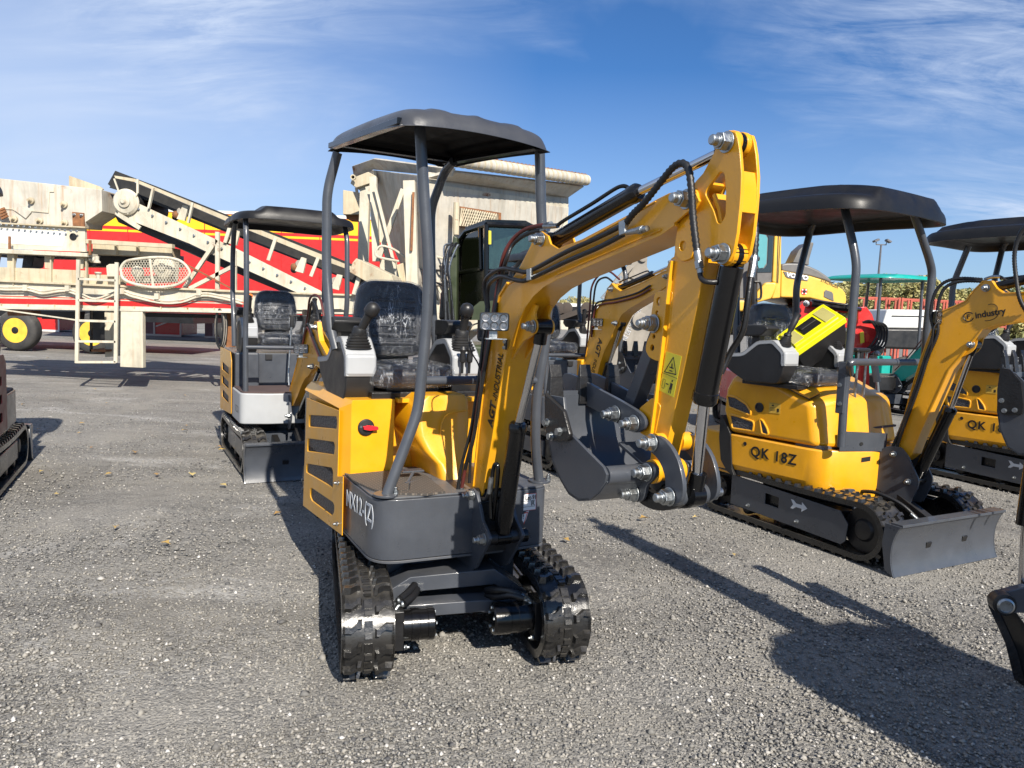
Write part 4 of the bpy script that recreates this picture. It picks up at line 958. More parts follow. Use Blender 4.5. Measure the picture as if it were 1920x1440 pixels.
    strip(dp(0, .54), dp(1, .54), .0012); strip(dp(.35, .76), dp(.52, .76), .003); strip(dp(.12, .68), dp(.12, .90), .001); strip(dp(.28, .68), dp(.28, .90), .001); strip(dp(.12, .68), dp(.28, .68), .001); strip(dp(.12, .90), dp(.28, .90), .001)
    for a, b, w_ in (((.5, .24), (.56, .36), .004), ((.38, .34), (.66, .34), .003), ((.42, .42), (.62, .42), .003)): strip(dp(*a), dp(*b), w_)
    strip(dp(.72, .70), dp(.70, .86), .010); strip(dp(.64, .82), dp(.63, .95), .003); strip(dp(.75, .82), dp(.74, .95), .003); strip(dp(.73, .62), dp(.72, .665), .005)
    # --- bucket cylinder
    gb = U.x(1324, 748, -.075); pq_ = U.x(1262, 932, .0)
    cylinder(root, (-.070, *pk), (-.070, *gb), (-.070, *pq_), .0315, .0155, .030, .020)
    # --- bucket linkage
    l0, l1 = -.010, -.140
    Lk = [(1206, 832), (1210, 820), (1224, 815), (1240, 822), (1257, 843), (1269, 868), (1276, 900), (1277, 925), (1272, 941), (1260, 947), (1247, 943), (1240, 930), (1244, 907), (1240, 882), (1228, 858), (1214, 846)]
    lk = U.xs([(x + 4, y) for x, y in Lk], l0)
    plate('curved_link', chaikin(lk, 1), [], l0 - .013, l0, 'grey', root); plate('curved_link', chaikin(lk, 1), [], l1, l1 + .013, 'grey', root)
    p1 = U.x(1224, 830, l0); p2 = U.x(1256, 931, l0)
    for p in (p1, p2): nut(root, (l0 + .002, *p), (1, 0, 0), .0205); nut(root, (l1 - .002, *p), (-1, 0, 0), .0205)
    mb = MB(); mb.cyl((l0 - .01, *p2), (l0 - .042, *p2), .027, 24); mb.cyl((l1 + .01, *p2), (l1 + .042, *p2), .027, 24); mb.build('link_boss', 'grey', root, bevel=.002)
    mb = MB(); mb.cyl((l0 - .006, *p1), (a0, *p1), .026, 24); mb.cyl((l1 + .006, *p1), (a1, *p1), .026, 24); mb.build('arm_boss', 'yellow', root)
    e0, e1 = -.012, -.138
    Er = [(1188, 869), (1216, 865), (1228, 872), (1231, 882), (1226, 898), (1211, 910), (1208, 930), (1202, 940), (1190, 942), (1172, 935), (1140, 925), (1130, 905), (1150, 886)]
    er = chaikin(U.xs(Er, e0), 1)
    plate('bucket_ear', er, [], e0 - .012, e0, 'grey', root); plate('bucket_ear', er, [], e1, e1 + .012, 'grey', root)
    p3 = U.x(1214, 885, e0); p4 = U.x(1190, 925, e0)
    for p in (p3, p4): nut(root, (e0 + .002, *p), (1, 0, 0), .0205); nut(root, (e1 - .002, *p), (-1, 0, 0), .0205)
    mb = MB(); mb.cyl((e0 - .01, *p3), (a0, *p3), .034, 24); mb.cyl((e1 + .01, *p3), (a1, *p3), .034, 24); mb.build('arm_boss', 'yellow', root, bevel=.003)
    # straight coupling between ear pin and link pin
    cp = chaikin([(p4[0] - .03, p4[1] + .01), (p4[0] - .01, p4[1] - .03), ((p4[0] + p2[0]) / 2, (p4[1] + p2[1]) / 2 - .050), (p2[0] + .01, p2[1] - .032), (p2[0] + .03, p2[1]), (p2[0], p2[1] + .028), ((p4[0] + p2[0]) / 2, (p4[1] + p2[1]) / 2 - .008), (p4[0], p4[1] + .028)], 2)
    mb = MB(); mb.prism(cp, e0 - .016, e0 - .040); mb.prism(cp, e1 + .016, e1 + .040); mb.build('coupling_link', 'blackmetal', root, bevel=.003)
    # --- bucket
    s0 = .115; s1 = -.265
    Bk = [(1026, 740), (1024, 790), (1028, 825), (1036, 868), (1050, 900), (1066, 927), (1085, 940), (1104, 939), (1120, 925), (1134, 905), (1137, 890), (1131, 876), (1100, 845), (1068, 812), (1060, 785), (1056, 745)]
    sp_ = U.xs(Bk, s0); bucket(root, sp_, s0, s1, lip=(0, 8), teeth=4, tooth_dir=(-.02, 1), material='grey')
    mb = MB(); c = U.x(1130, 892, s0); mb.cyl((s0 - .008, *c), (s1 + .008, *c), .026, 24); mb.build('bucket_tube', 'grey', root)
    # rear shell from the arc end up to the tube, plus back plate
    mb = MB(); mb.ribbon(U.xs([(1104, 939), (1122, 926), (1136, 905)], s0), s0 - .004, s1 + .004, .008); mb.build('bucket_back', 'grey', root)
    bp = U.xs([(1090, 838), (1134, 880)], s0); mb = MB(); mb.ribbon(bp, e0, e1, .01); mb.build('bucket_stiffener', 'grey', root, bevel=.002)
    # side cutter with three bolts
    sc_ = fillet(U.xs([(1023, 736), (1026, 740), (1058, 770), (1070, 815), (1067, 826), (1045, 828), (1027, 822), (1023, 790)], s0 + .010), .006, 3)
    plate('side_cutter', sc_, [], s0 + .001, s0 + .014, 'blackmetal', root)
    plate('side_cutter', sc_, [], s1 - .014, s1 - .001, 'blackmetal', root)
    for p in ((1028, 792), (1036, 818), (1052, 809)): nut(root, (s0 + .014, *U.x(p[0] - 2, p[1], s0 + .014)), (1, 0, 0), .0105, bolt=False, name='cutter_bolt')
    # --- mechanical thumb: two long plates, crossbar and strut
    t0, t1 = -.022, -.128
    Th = [(1053, 706), (1060, 699), (1075, 702), (1120, 728), (1170, 755), (1198, 772), (1209, 785), (1210, 798), (1203, 808), (1190, 812), (1175, 806), (1140, 782), (1090, 755), (1058, 738)]
    th_ = chaikin(U.xs(Th, t0), 1)
    plate('thumb_plate', th_, [], t0 - .013, t0, 'grey', root); plate('thumb_plate', th_, [], t1, t1 + .013, 'grey', root)
    q1 = U.x(1155, 776, t0); q2_ = U.x(1190, 794, t0)
    for p in (q1, q2_): nut(root, (t0 + .002, *p), (1, 0, 0), .0205)
    mb = MB(); mb.cyl((t0 - .01, *q2_), (t1 + .01, *q2_), .024, 20); mb.build('thumb_pin', 'grey', root)
    lugp = fillet(U.xs([(1200, 765), (1224, 745), (1240, 760), (1228, 820), (1205, 815), (1188, 800)], a0), .01, 3); plate('thumb_lug', lugp, [], a0 - .008, a0 + .002, 'yellow', root); plate('thumb_lug', lugp, [], a1 - .002, a1 + .008, 'yellow', root)
    mb = MB(); m1_ = (-.075, *pbk); m2_ = (-.075, *q1); mb.bar(m1_, m2_, .045, .045, (1, 0, 0)); mb.build('thumb_strut', 'grey', root, bevel=.003)
    # --- hoses on the boom
    xh = .0
    h1 = [v(913, 573, -.01), v(908, 540, .0), v(914, 520, .004), v(940, 504, .006), v(970, 507, .004), v(993, 508, .002), v(1060, 473, .002), v(1120, 446, .002), v(1168, 422, .004)]
    h2 = [v(916, 578, -.01), v(914, 548, .0), v(920, 530, .006), v(940, 518, .010), v(972, 526, .008), v(993, 523, .004), v(1060, 491, .004), v(1120, 465, .004), v(1168, 440, .004)]
    hose(root, h1, .0085); hose(root, h2, .0085)
    for (a, b) in (((993, 504), (993, 526)), ((1168, 414), (1169, 440))):
        A_ = v(*a, .010); B_ = v(*b, .010); mb = MB(); mb.bar(A_, B_, .03, .012, (1, 0, 0)); mb.build('hose_clamp', 'zinc', root, bevel=.002)
    mb = MB(); mb.tube([v(1176, 436, .008), v(1196, 432, .008), v(1214, 428, .008)], .0085, 12, True, [.0075, .0095, .008]); mb.tube([v(1198, 432, .008), v(1205, 430, .008)], .0115, 8); mb.build('hose_fitting', 'zinc', root)
    cs = [v(1170, 424, .004), v(1186, 402, .008), v(1208, 380, .010), v(1236, 345, .008), v(1262, 314, .006), v(1280, 306, .006), v(1291, 318, .004), v(1296, 350, .002), v(1299, 400, -.002), v(1303, 440, -.006), v(1307, 470, -.010)]
    hose(root, cs, .0105, 'hose', 12, corr=.014, smooth=8)
    mb = MB(); mb.tube([v(1307, 468, -.010), v(1310, 488, -.012), v(1311, 500, -.013), v(1313, 512, -.014)], .01, 12, True, [.0095, .0105, .008, .008]); mb.tube([v(1310, 490, -.012), v(1312, 503, -.013)], .012, 6); mb.build('hose_fitting', 'zinc', root)
    mb = MB(); mb.tube(spline([v(1312, 510, -.014), v(1314, 520, -.014), v(1321, 527, -.016), v(1335, 529, -.03), v(1349, 528, -.05)], 5), .007, 10); mb.build('steel_pipe', 'blackmetal', root, angle=60)
    cs2 = [v(1330, 330, -.16), v(1400, 330, -.17), v(1412, 400, -.165), v(1416, 440, -.16), v(1414, 480, -.155)]
    hose(root, cs2, .0105, 'hose', 12, corr=.014, smooth=8)
    mb = MB(); mb.tube([v(1414, 480, -.155), v(1411, 500, -.15), v(1407, 520, -.145)], .011, 10); mb.build('hose_fitting', 'zinc', root)
    hose(root, [v(1407, 520, -.145), v(1402, 560, -.135), v(1393, 620, -.13), v(1370, 660, -.12), v(1352, 700, -.10)], .008, 'blackmetal', name='steel_pipe')
    # supply hoses looping behind the boom foot
    for k, (a, c_) in enumerate((((1030, 421), 'hosered'), ((1024, 430), 'hose'))):
        hose(root, [v(*a, -.06), v(990, 428 + k * 10, -.05), v(962, 448 + k * 10, -.03), v(944 + k * 6, 480 + k * 6, -.01), v(934 + k * 4, 530, -.02), v(926 + k * 3, 580, -.01), v(916 + k * 2, 640, .01 + .012 * k), v(902 + k * 2, 720, .016 + .012 * k), v(886 + k * 2, 820, .02 + .01 * k), v(872, 880, .03), v(864, 925, .03)], .0078, c_, fit=.03)
    hose(root, [v(913, 573, -.01), v(908, 620, .0), v(900, 690, .012), v(884, 800, .03), v(866, 870, .04), v(858, 920, .045)], .0075, 'hose')
    hose(root, [v(916, 578, -.01), v(912, 640, .0), v(897, 760, .004), v(884, 840, .015), v(880, 905, .012)], .0065, 'hose')
    # work lamp on the boom
    lc = U.y(927, 603, .80)
    headlamp(root, (lc[0], .80, lc[1]), (.30, 1, .02), .112, .068)
    mb = MB(); a = v(949, 636, -.008); b = v(947, 655, -.008); mb.bar(a, b, .018, .006, (1, 0, 0)); mb.build('lamp_plate', 'black', root); nut(root, tuple(v(947, 641, -.006)), (1, 0, 0), .006, bolt=False); nut(root, tuple(v(946, 652, -.006)), (1, 0, 0), .006, bolt=False)
    hose(root, [v(896, 606, .05), v(884, 612, .08), v(878, 630, .09), v(884, 660, .08), v(899, 690, .05), v(900, 740, .04), v(894, 800, .03)], .0032, 'plastic', name='lamp_cable')
    # lettering on the boom side
    A_ = v(925, 802, bx0); B_ = v(943, 664, bx0); up = (v(900, 760, bx0) - v(925, 765, bx0))
    text('AGT', .070, root, v(924, 803, bx0 + .001), B_ - A_, up, 'ink', 'brand_lettering', stretch=.74, off=.0025); text('-INDUSTRIAL', .062, root, v(932, 754, bx0 + .001), B_ - A_, up, 'ink', 'brand_lettering', stretch=.54)
    # label sheet and warning triangle on the front
    yl = .504
    ql = [Vector((*U.y(*p, yl),)) for p in [(973, 927), (1005, 924), (1004, 955), (970, 959)]]
    qq = [Vector((p[0], yl + .002, p[1])) for p in ql]
    polypatch('label_border', root, qq, (0, 1, 0), 'redink', th=.001)
    cc = sum(qq, Vector()) / 4; sh = polypatch('paper_label', root, [cc + (p - cc) * .95 for p in qq], (0, 1, 0), 'label', th=.0018)
    def lp(u, v_, e=.0024): return qq[0].lerp(qq[1], u).lerp(qq[3].lerp(qq[2], u), v_) + Vector((0, e, 0))
    text('Let-91', .030, sh, lp(.36, .36), lp(1, .3) - lp(0, .3), (0, 0, 1), 'ink', stretch=.7); text('R', .032, sh, lp(.70, .72), lp(1, .3) - lp(0, .3), (0, 0, 1), 'ink')
    for v_ in (.42, .76): polypatch('label_rule', sh, [lp(.06, v_), lp(.94, v_), lp(.94, v_ + .02), lp(.06, v_ + .02)], (0, 1, 0), 'ink', th=.0003)
    tr = [U.y(*p, yl) for p in [(967, 965), (991, 957), (982, 985)]]; tq = [Vector((p[0], yl + .002, p[1])) for p in tr]; c = sum(tq, Vector()) / 3
    a = polypatch('warning_triangle', root, tq, (0, 1, 0), 'label', th=.001); polypatch('triangle_border', a, [c + (p - c) * .88 + Vector((0, .001, 0)) for p in tq], (0, 1, 0), 'redink', th=.0005); polypatch('triangle_field', a, [c + (p - c) * .66 + Vector((0, .0016, 0)) for p in tq], (0, 1, 0), 'label', th=.0005)
    text('!', .03, a, c + Vector((.004, .003, -.008)), (-1, 0, 0), (0, 0, 1), 'ink')
    return root
HERO = hero()
# ------------------------------------------------------------------ other mini excavators
def copy_tree(o, parent=None):
    c = o.copy(); COL.objects.link(c)
    if parent is not None: c.parent = parent; c.matrix_parent_inverse = o.matrix_parent_inverse
    for ch in list(o.children): copy_tree(ch, c)
    return c
def taper_outline(path, wid):
    P = [Vector(p) for p in path]; L = []; R = []
    for i, p in enumerate(P):
        d = (P[min(i + 1, len(P) - 1)] - P[max(i - 1, 0)]).normalized(); n = Vector((-d.y, d.x)); L.append(tuple(p + n * wid[i])); R.append(tuple(p - n * wid[i]))
    return L + R[::-1]
def box_boom(parent, outline, x0, x1, material='yellow', name='boom', fl=True):
    o = plate('boom_side', outline, [], x0 - .008, x0, material, parent); plate('boom_side', outline, [], x1, x1 + .008, material, parent)
    mb = MB(); n = len(outline); c = Vector((sum(p[0] for p in outline) / n, sum(p[1] for p in outline) / n)); mb.ribbon(outline, x0 + .004, x1 - .004, .007, closed=True); mb.build('boom_flange', material, parent)
    return o
def blade(parent, x0, x1, y, h=.30, Mx=None, material='grey'):
    prof = [(y - .03, .0), (y - .045, h * .12), (y - .06, h * .35), (y - .055, h * .65), (y - .03, h * .9), (y - .01, h)]
    prof = [tuple(p) for p in spline([(a, b, 0) for a, b in prof], 3)]; prof = [(p[0], p[1]) for p in prof]
    mb = MB(); mb.ribbon(prof, x0, x1, .012); o = mb.build('dozer_blade', material, parent, Mx=Mx, angle=40)
    side = prof + [(y - .11, h), (y - .12, h * .6), (y - .09, h * .1)]
    for x in (x0, x1): plate('blade_end', side, [], x - .006, x + .006, material, parent, Mx=Mx)
    mb = MB(); mb.b2(x0, x1, y - .08, y - .004, h - .004, h + .012); mb.build('blade_cap', material, parent, Mx=Mx, bevel=.002)
    mb = MB()
    for x in (x0 * .35, x1 * .35): mb.bar((x, y - .55, .26), (x, y - .06, .13), .05, .07)
    mb.bar((0, y - .45, .36), (0, y - .1, .2), .06, .06); mb.build('blade_arms', 'blackmetal', parent, Mx=Mx, bevel=.004)
    return o
def lower(root, Mx, xc=0.0, hw=.39, w_=.2, R=.19, y0=-.56, y1=.56, mode='objects', style='plain', bl=True, arrow=True, blx=.5, bly=.9):
    for sx in (1, -1): track(root, xc + sx * hw, w_, R, y0, y1, Mx, outer=sx, mode=mode, style=style, sag=.015)
    mb = MB(); mb.b2(xc - hw + w_ * .4, xc + hw - w_ * .4, -.32, .36, .16, .32); mb.build('chassis_frame', 'grey', root, Mx=Mx, bevel=.006)
    mb = MB(); mb.cyl((xc, 0, .30), (xc, 0, .42), .25, 32); mb.build('slew_ring', 'blackmetal', root, Mx=Mx)
    mb = MB(); mb.bar((xc + hw - .08, .30, .27), (xc + .15, .14, .34), .12, .06); mb.bar((xc - hw + .08, .30, .27), (xc - .15, .14, .34), .12, .06); mb.build('chassis_leg', 'grey', root, Mx=Mx, bevel=.005)
    if bl: blade(root, xc - blx, xc + blx, bly, Mx=Mx)
def dig_arm(root, tip, elbow_pin, s0=.05, material='yellow', bucket_on=True, bscale=1.0, teeth='blackmetal', ang=0.0):
    """stick hanging from the boom tip with bell plates, cylinder, links and bucket"""
    tx, tz = tip
    def T(a, b):   # local stick coordinates (a forward, b up along the stick), rotated by ang about the tip
        c, s_ = math.cos(ang), math.sin(ang); return (tx + a * c - b * s_, tz + a * s_ + b * c)
    out = [T(-.03, .0), (T(-.02, .09)), T(.05, .16), T(.10, .14), T(.12, .0), T(.10, -.14), T(.03, -.22), T(-.0, -.80), T(-.06, -.82), T(-.10, -.72), T(-.10, -.2), T(-.07, -.05)]
    out = chaikin(out, 1)
    plate('dipper_plate', out, [], s0 - .010, s0, material, root); plate('dipper_plate', out, [], -s0, -s0 + .010, material, root)
    mb = MB(); core = chaikin([T(-.08, -.12), T(.06, -.12), T(-.01, -.79), T(-.09, -.74)], 1); mb.prism(core, s0 - .006, -s0 + .006); mb.build('dipper_arm', material, root, bevel=.003)
    for q in (T(.06, .11), T(.07, -.10), T(0, 0), T(-.05, -.74)): nut(root, (s0 + .002, *q), (1, 0, 0), .02)
    cylinder(root, (0, *T(.07, -.10)), (0, *T(.09, -.50)), (0, *T(.07, -.80)), .03, .015, .028, .028)
    lk = chaikin([T(-.04, -.66), T(.03, -.68), T(.10, -.78), T(.11, -.88), T(.06, -.90), T(.03, -.82), T(-.02, -.73)], 1)
    for x in (s0 + .022, -s0 - .022): plate('curved_link', lk, [], x - .006, x + .006, 'grey', root)
    if bucket_on:
        s = bscale; pts = [(-.34, .18), (-.37, .06), (-.36, -.04), (-.32, -.13), (-.25, -.20), (-.16, -.23), (-.07, -.21), (0.0, -.13), (.03, -.05), (.0, .03), (-.08, .04), (-.20, .02), (-.28, .10)]
        P = [T(-.03 + a * s, -.80 + b * s) for a, b in pts]
        bucket(root, P, .19, -.19, lip=(0, 9), teeth=4, tooth_dir=Vector(T(-.34, .30)) - Vector(T(-.35, .1)), material='grey', teeth_mat=teeth)
        sc_ = fillet([T(-.03 + a * s, -.80 + b * s) for a, b in ((-.36, .19), (-.30, .17), (-.25, .07), (-.28, .02), (-.34, .0), (-.385, .06))], .01, 2)
        plate('side_cutter', sc_, [], .191, .203, 'blackmetal', root)
        for a, b in ((-.34, .09), (-.33, .03), (-.29, .05)): nut(root, (.203, *T(-.03 + a * s, -.80 + b * s)), (1, 0, 0), .010, bolt=False, name='cutter_bolt')
def boom_set(root, base, lowpin, outline, tip, cylpin, armcyl, x0=.055, material='yellow', lobes=True):
    box_boom(root, outline, x0, -x0, material)
    cylinder(root, (0, *lowpin), (0, lowpin[0] + (cylpin[0] - lowpin[0]) * .58, lowpin[1] + (cylpin[1] - lowpin[1]) * .58), (0, *cylpin), .033, .016, .028, .03)
    for q in (base, cylpin, armcyl, tip): nut(root, (x0 + .002, *q), (1, 0, 0), .019)
    if lobes:
        d = Vector((cylpin[0] - .05, cylpin[1] + .04)); o = chaikin([(cylpin[0] + .035, cylpin[1] + .03), (cylpin[0] + .03, cylpin[1] - .03), (cylpin[0] - .02, cylpin[1] - .045), (cylpin[0] - .10, cylpin[1] - .09), (cylpin[0] - .10, cylpin[1] + .06), (cylpin[0] - .01, cylpin[1] + .09)], 1)
        for x in (.035, -.035): plate('cylinder_bracket', o, [], x - .005, x + .005, material, root)
    A = Vector(armcyl); B = Vector((tip[0] + .06, tip[1] + .11)); g = A + (B - A) * .60
    cylinder(root, (0, *armcyl), (0, *g), (0, *B), .026, .013, .026, .028)
    n = Vector((-(B - A).y, (B - A).x)).normalized()
    hose(root, [(-.0, *(A + (B - A) * .05 + n * .055)), (0, *(A + (B - A) * .3 + n * .05)), (0, *(A + (B - A) * .52 + n * .045)), (0, *(A + (B - A) * .56 + n * .02))], .006, 'black', name='steel_pipe')
def boom_hoses(root, pts, x=.065, col='hose', corr=0.0):
    hose(root, [(x, *p) for p in pts], .009, col, corr=corr); hose(root, [(x + .004, p[0] + .012, p[1] - .028) for p in pts], .009, 'hosered' if col == 'hose' and not corr else col, corr=corr)
STD_BOOM = [(.40, .60), (.44, .78), (.50, 1.05), (.56, 1.30), (.63, 1.46), (.76, 1.56), (.80, 1.66), (.86, 1.70), (.92, 1.66), (1.0, 1.63), (1.3, 1.70), (1.56, 1.78), (1.66, 1.80), (1.71, 1.76), (1.68, 1.71), (1.58, 1.66), (1.42, 1.60), (1.15, 1.50), (1.03, 1.44), (.95, 1.34), (.88, 1.22), (.80, 1.12), (.74, 1.0), (.68, .84), (.60, .66), (.52, .58), (.44, .56)]
def mount(root, base, lowpin, x=.075, material='grey'):
    o = fillet([(base[0] - .10, base[1] + .02), (base[0] - .01, base[1] + .045), (base[0] + .04, base[1] + .02), (lowpin[0] + .03, lowpin[1] + .02), (lowpin[0] + .01, lowpin[1] - .05), (lowpin[0] - .06, lowpin[1] - .13), (base[0] - .14, lowpin[1] - .06)], .02, 3)
    for s in (1, -1): plate('boom_mount_plate', o, [], s * x - .007, s * x + .007, material, root)
    for q in (base, lowpin): nut(root, (x + .008, *q), (1, 0, 0), .018)

def pod_digger(name, label, o, yu, yl, group=None, body='yellow', skirt='grey', skirt_h=(.40, .66), canopy=True, cz=2.12, crect=(-.50, .50, -.55, .52), seatx=.08, mode='joined', film=True,
               boom=True, arm=True, letters=None, model=None, model_mat='text_grey', matcol='quilt', bl=True, back='grey', lamp=True, levers=False, detail=True, scale=1.0, aang=0.0, boomcol=None, pitch=0.0, bw=.47):
    root = empty(name, label, 'excavator', o, yu, group)
    if scale != 1.0: root.scale = (scale,) * 3
    Ml = Matrix.Rotation(rad(yl - yu), 4, 'Z'); boomcol = boomcol or body
    lower(root, Ml, 0, .38, .19, .185, mode=mode, style='plain', bl=bl, blx=.48, bly=.92)
    z0, z1 = skirt_h
    sk = fillet([(-bw + .01, -.05), (bw - .01, -.05), (bw - .01, .44), (.25, .50), (-.25, .50), (-bw + .01, .44)], [0, 0, .05, .04, .04, .05], 5)
    mb = MB(); mb.prism(sk, z0, z1, 'z'); mb.build('platform_skirt', skirt, root, bevel=.012)
    mb = MB(); mb.prism([(a * .97, b * .98) for a, b in sk], z1 + .001, z1 + .012, 'z'); mb.build('floor_mat', matcol, root)
    for sx in (1, -1):   # side pods with vents
        xo = sx * bw; ys = [(-.82, z0 - .03), (-.02, z0 + .02), (-.02, z1 + .24), (-.10, z1 + .31), (-.82, z1 + .31)]
        hs = []
        for k in range(3):
            zc = z1 - .12 + .13 * k; hs.append(fillet([(-.68, zc - .035), (-.20, zc - .045), (-.20, zc + .02), (-.68, zc + .04)], .012, 3))
        sp = plate('side_panel', fillet(ys, .02, 3), hs, xo - sx * .005, xo, body, root)
        mb = MB(); mb.b2(xo - sx * .02, xo - sx * .016, -.75, -.12, z1 - .2, z1 + .22); mb.build('vent_mesh', 'grille', sp)
        mb = MB(); mb.b2(xo - sx * .03, xo - sx * .24, -.82, -.03, z0, z1 + .31); mb.build('engine_cover', back if skirt == 'whiteshell' else body, root, bevel=.02)
    mb = MB(); mb.b2(-.23, .23, -.82, -.10, z0, z1 + .30); mb.build('seat_box', back, root, bevel=.008)
    mb = MB(); mb.prism(fillet([(-.46, -.80), (-.36, -1.0), (.36, -1.0), (.46, -.80)], .08, 5), z0, z1 + .25, 'z'); mb.build('counterweight', back, root, bevel=.03)
    if detail:
        for x in (-.14, .14):
            mb = MB(); mb.b2(x - .03, x + .03, -.099, -.085, z1 + .24, z1 + .29); mb.build('hinge', 'plastic', root, bevel=.003)
    seat(root, seatx, -.02, z1 + .46, wd=.42, back_h=.38, film=film)
    for sx in (1, -1): console(root, seatx + sx * .36, -.05, z1 + .54, sx, .14)
    if levers:
        for x in (-.11, .0):
            a = Vector((x, .12, z1 + .03)); mb = MB(); mb.tube([a, a + Vector((0, -.03, .10)), a + Vector((-.02, .0, .62))], .008, 8); mb.build('travel_lever', 'zinc', root)
            mb = MB(); mb.b2(x - .09, x + .005, .10, .13, z1 + .64, z1 + .66); mb.b2(x - .035, x - .005, .10, .13, z1 + .55, z1 + .65); mb.build('lever_handle', 'plastic', root, bevel=.006)
    if canopy:
        x0, x1, y0, y1 = crect
        for sx, xx in ((1, x1 - .09), (-1, x0 + .09)):
            post(root, [(xx, .40, z1 + .01), (xx, .37, 1.25), (xx, .42, 1.45), (xx, y1 - .12, cz - .10), (xx * .99, y1 - .20, cz + .02)], .022, .10)
            post(root, [(xx, -.30, z1 + .35), (xx, -.34, 1.30), (xx, -.42, 1.45), (xx, -.42, 1.85), (xx, y0 + .25, cz - .06), (xx, y0 + .36, cz + .02)], .022, .10)
        round_canopy(root, x0, x1, y0, y1, cz, 'canopyplastic', h=.12)
        mb = MB(); mb.tube([(x1 - .09, .39, z1 + .38), (-.05, .39, z1 + .38)], .018, 12); mb.build('safety_bar', 'grey', root)
    if boom:
        base = (.46, .63); lp = (.585, .48); mount(root, base, lp); cp, sp2 = math.cos(pitch), math.sin(pitch)
        def rp(q): return (base[0] + (q[0] - base[0]) * cp - (q[1] - base[1]) * sp2, base[1] + (q[0] - base[0]) * sp2 + (q[1] - base[1]) * cp)
        boom_set(root, base, lp, [rp(q) for q in STD_BOOM], rp((1.62, 1.745)), rp((.955, 1.36)), rp((.86, 1.655)), material=boomcol)
        boom_hoses(root, [rp(q) for q in [(.58, 1.25), (.62, 1.50), (.74, 1.55), (.95, 1.57), (1.25, 1.62), (1.42, 1.68)]])
        for H, c_ in (([(.05, .86, 1.72), (.05, .74, 1.76), (.05, .60, 1.70), (.03, .53, 1.45), (.02, .47, 1.0), (.02, .40, .68)], 'hose'), ([(.02, .92, 1.74), (.03, .72, 1.82), (.05, .54, 1.70), (.03, .48, 1.45), (.02, .43, 1.0), (.02, .37, .68)], 'hosered')): hose(root, [(q[0], *rp(q[1:])) for q in H], .009, c_)
        if arm: dig_arm(root, rp((1.62, 1.745)), None, material=boomcol, ang=aang)
        if lamp: headlamp(root, (.11, *rp((.74, 1.36))), (.2, 1, 0), .11, .07)
        if letters:
            text(letters[0], .095, root, (.0565, .70, 1.22), (0, -.14, -.42), (0, 1, -.2), 'ink', 'brand_lettering', off=.002, stretch=.85); text(letters[1], .070, root, (.0565, .645, 1.03), (0, -.14, -.42), (0, 1, -.2), 'ink', 'brand_lettering', stretch=.62)
    if model: text(model, .085, root, (.461, .36, z0 + .08), (0, -1, 0), (0, 0, 1), model_mat, 'model_lettering')
    return root

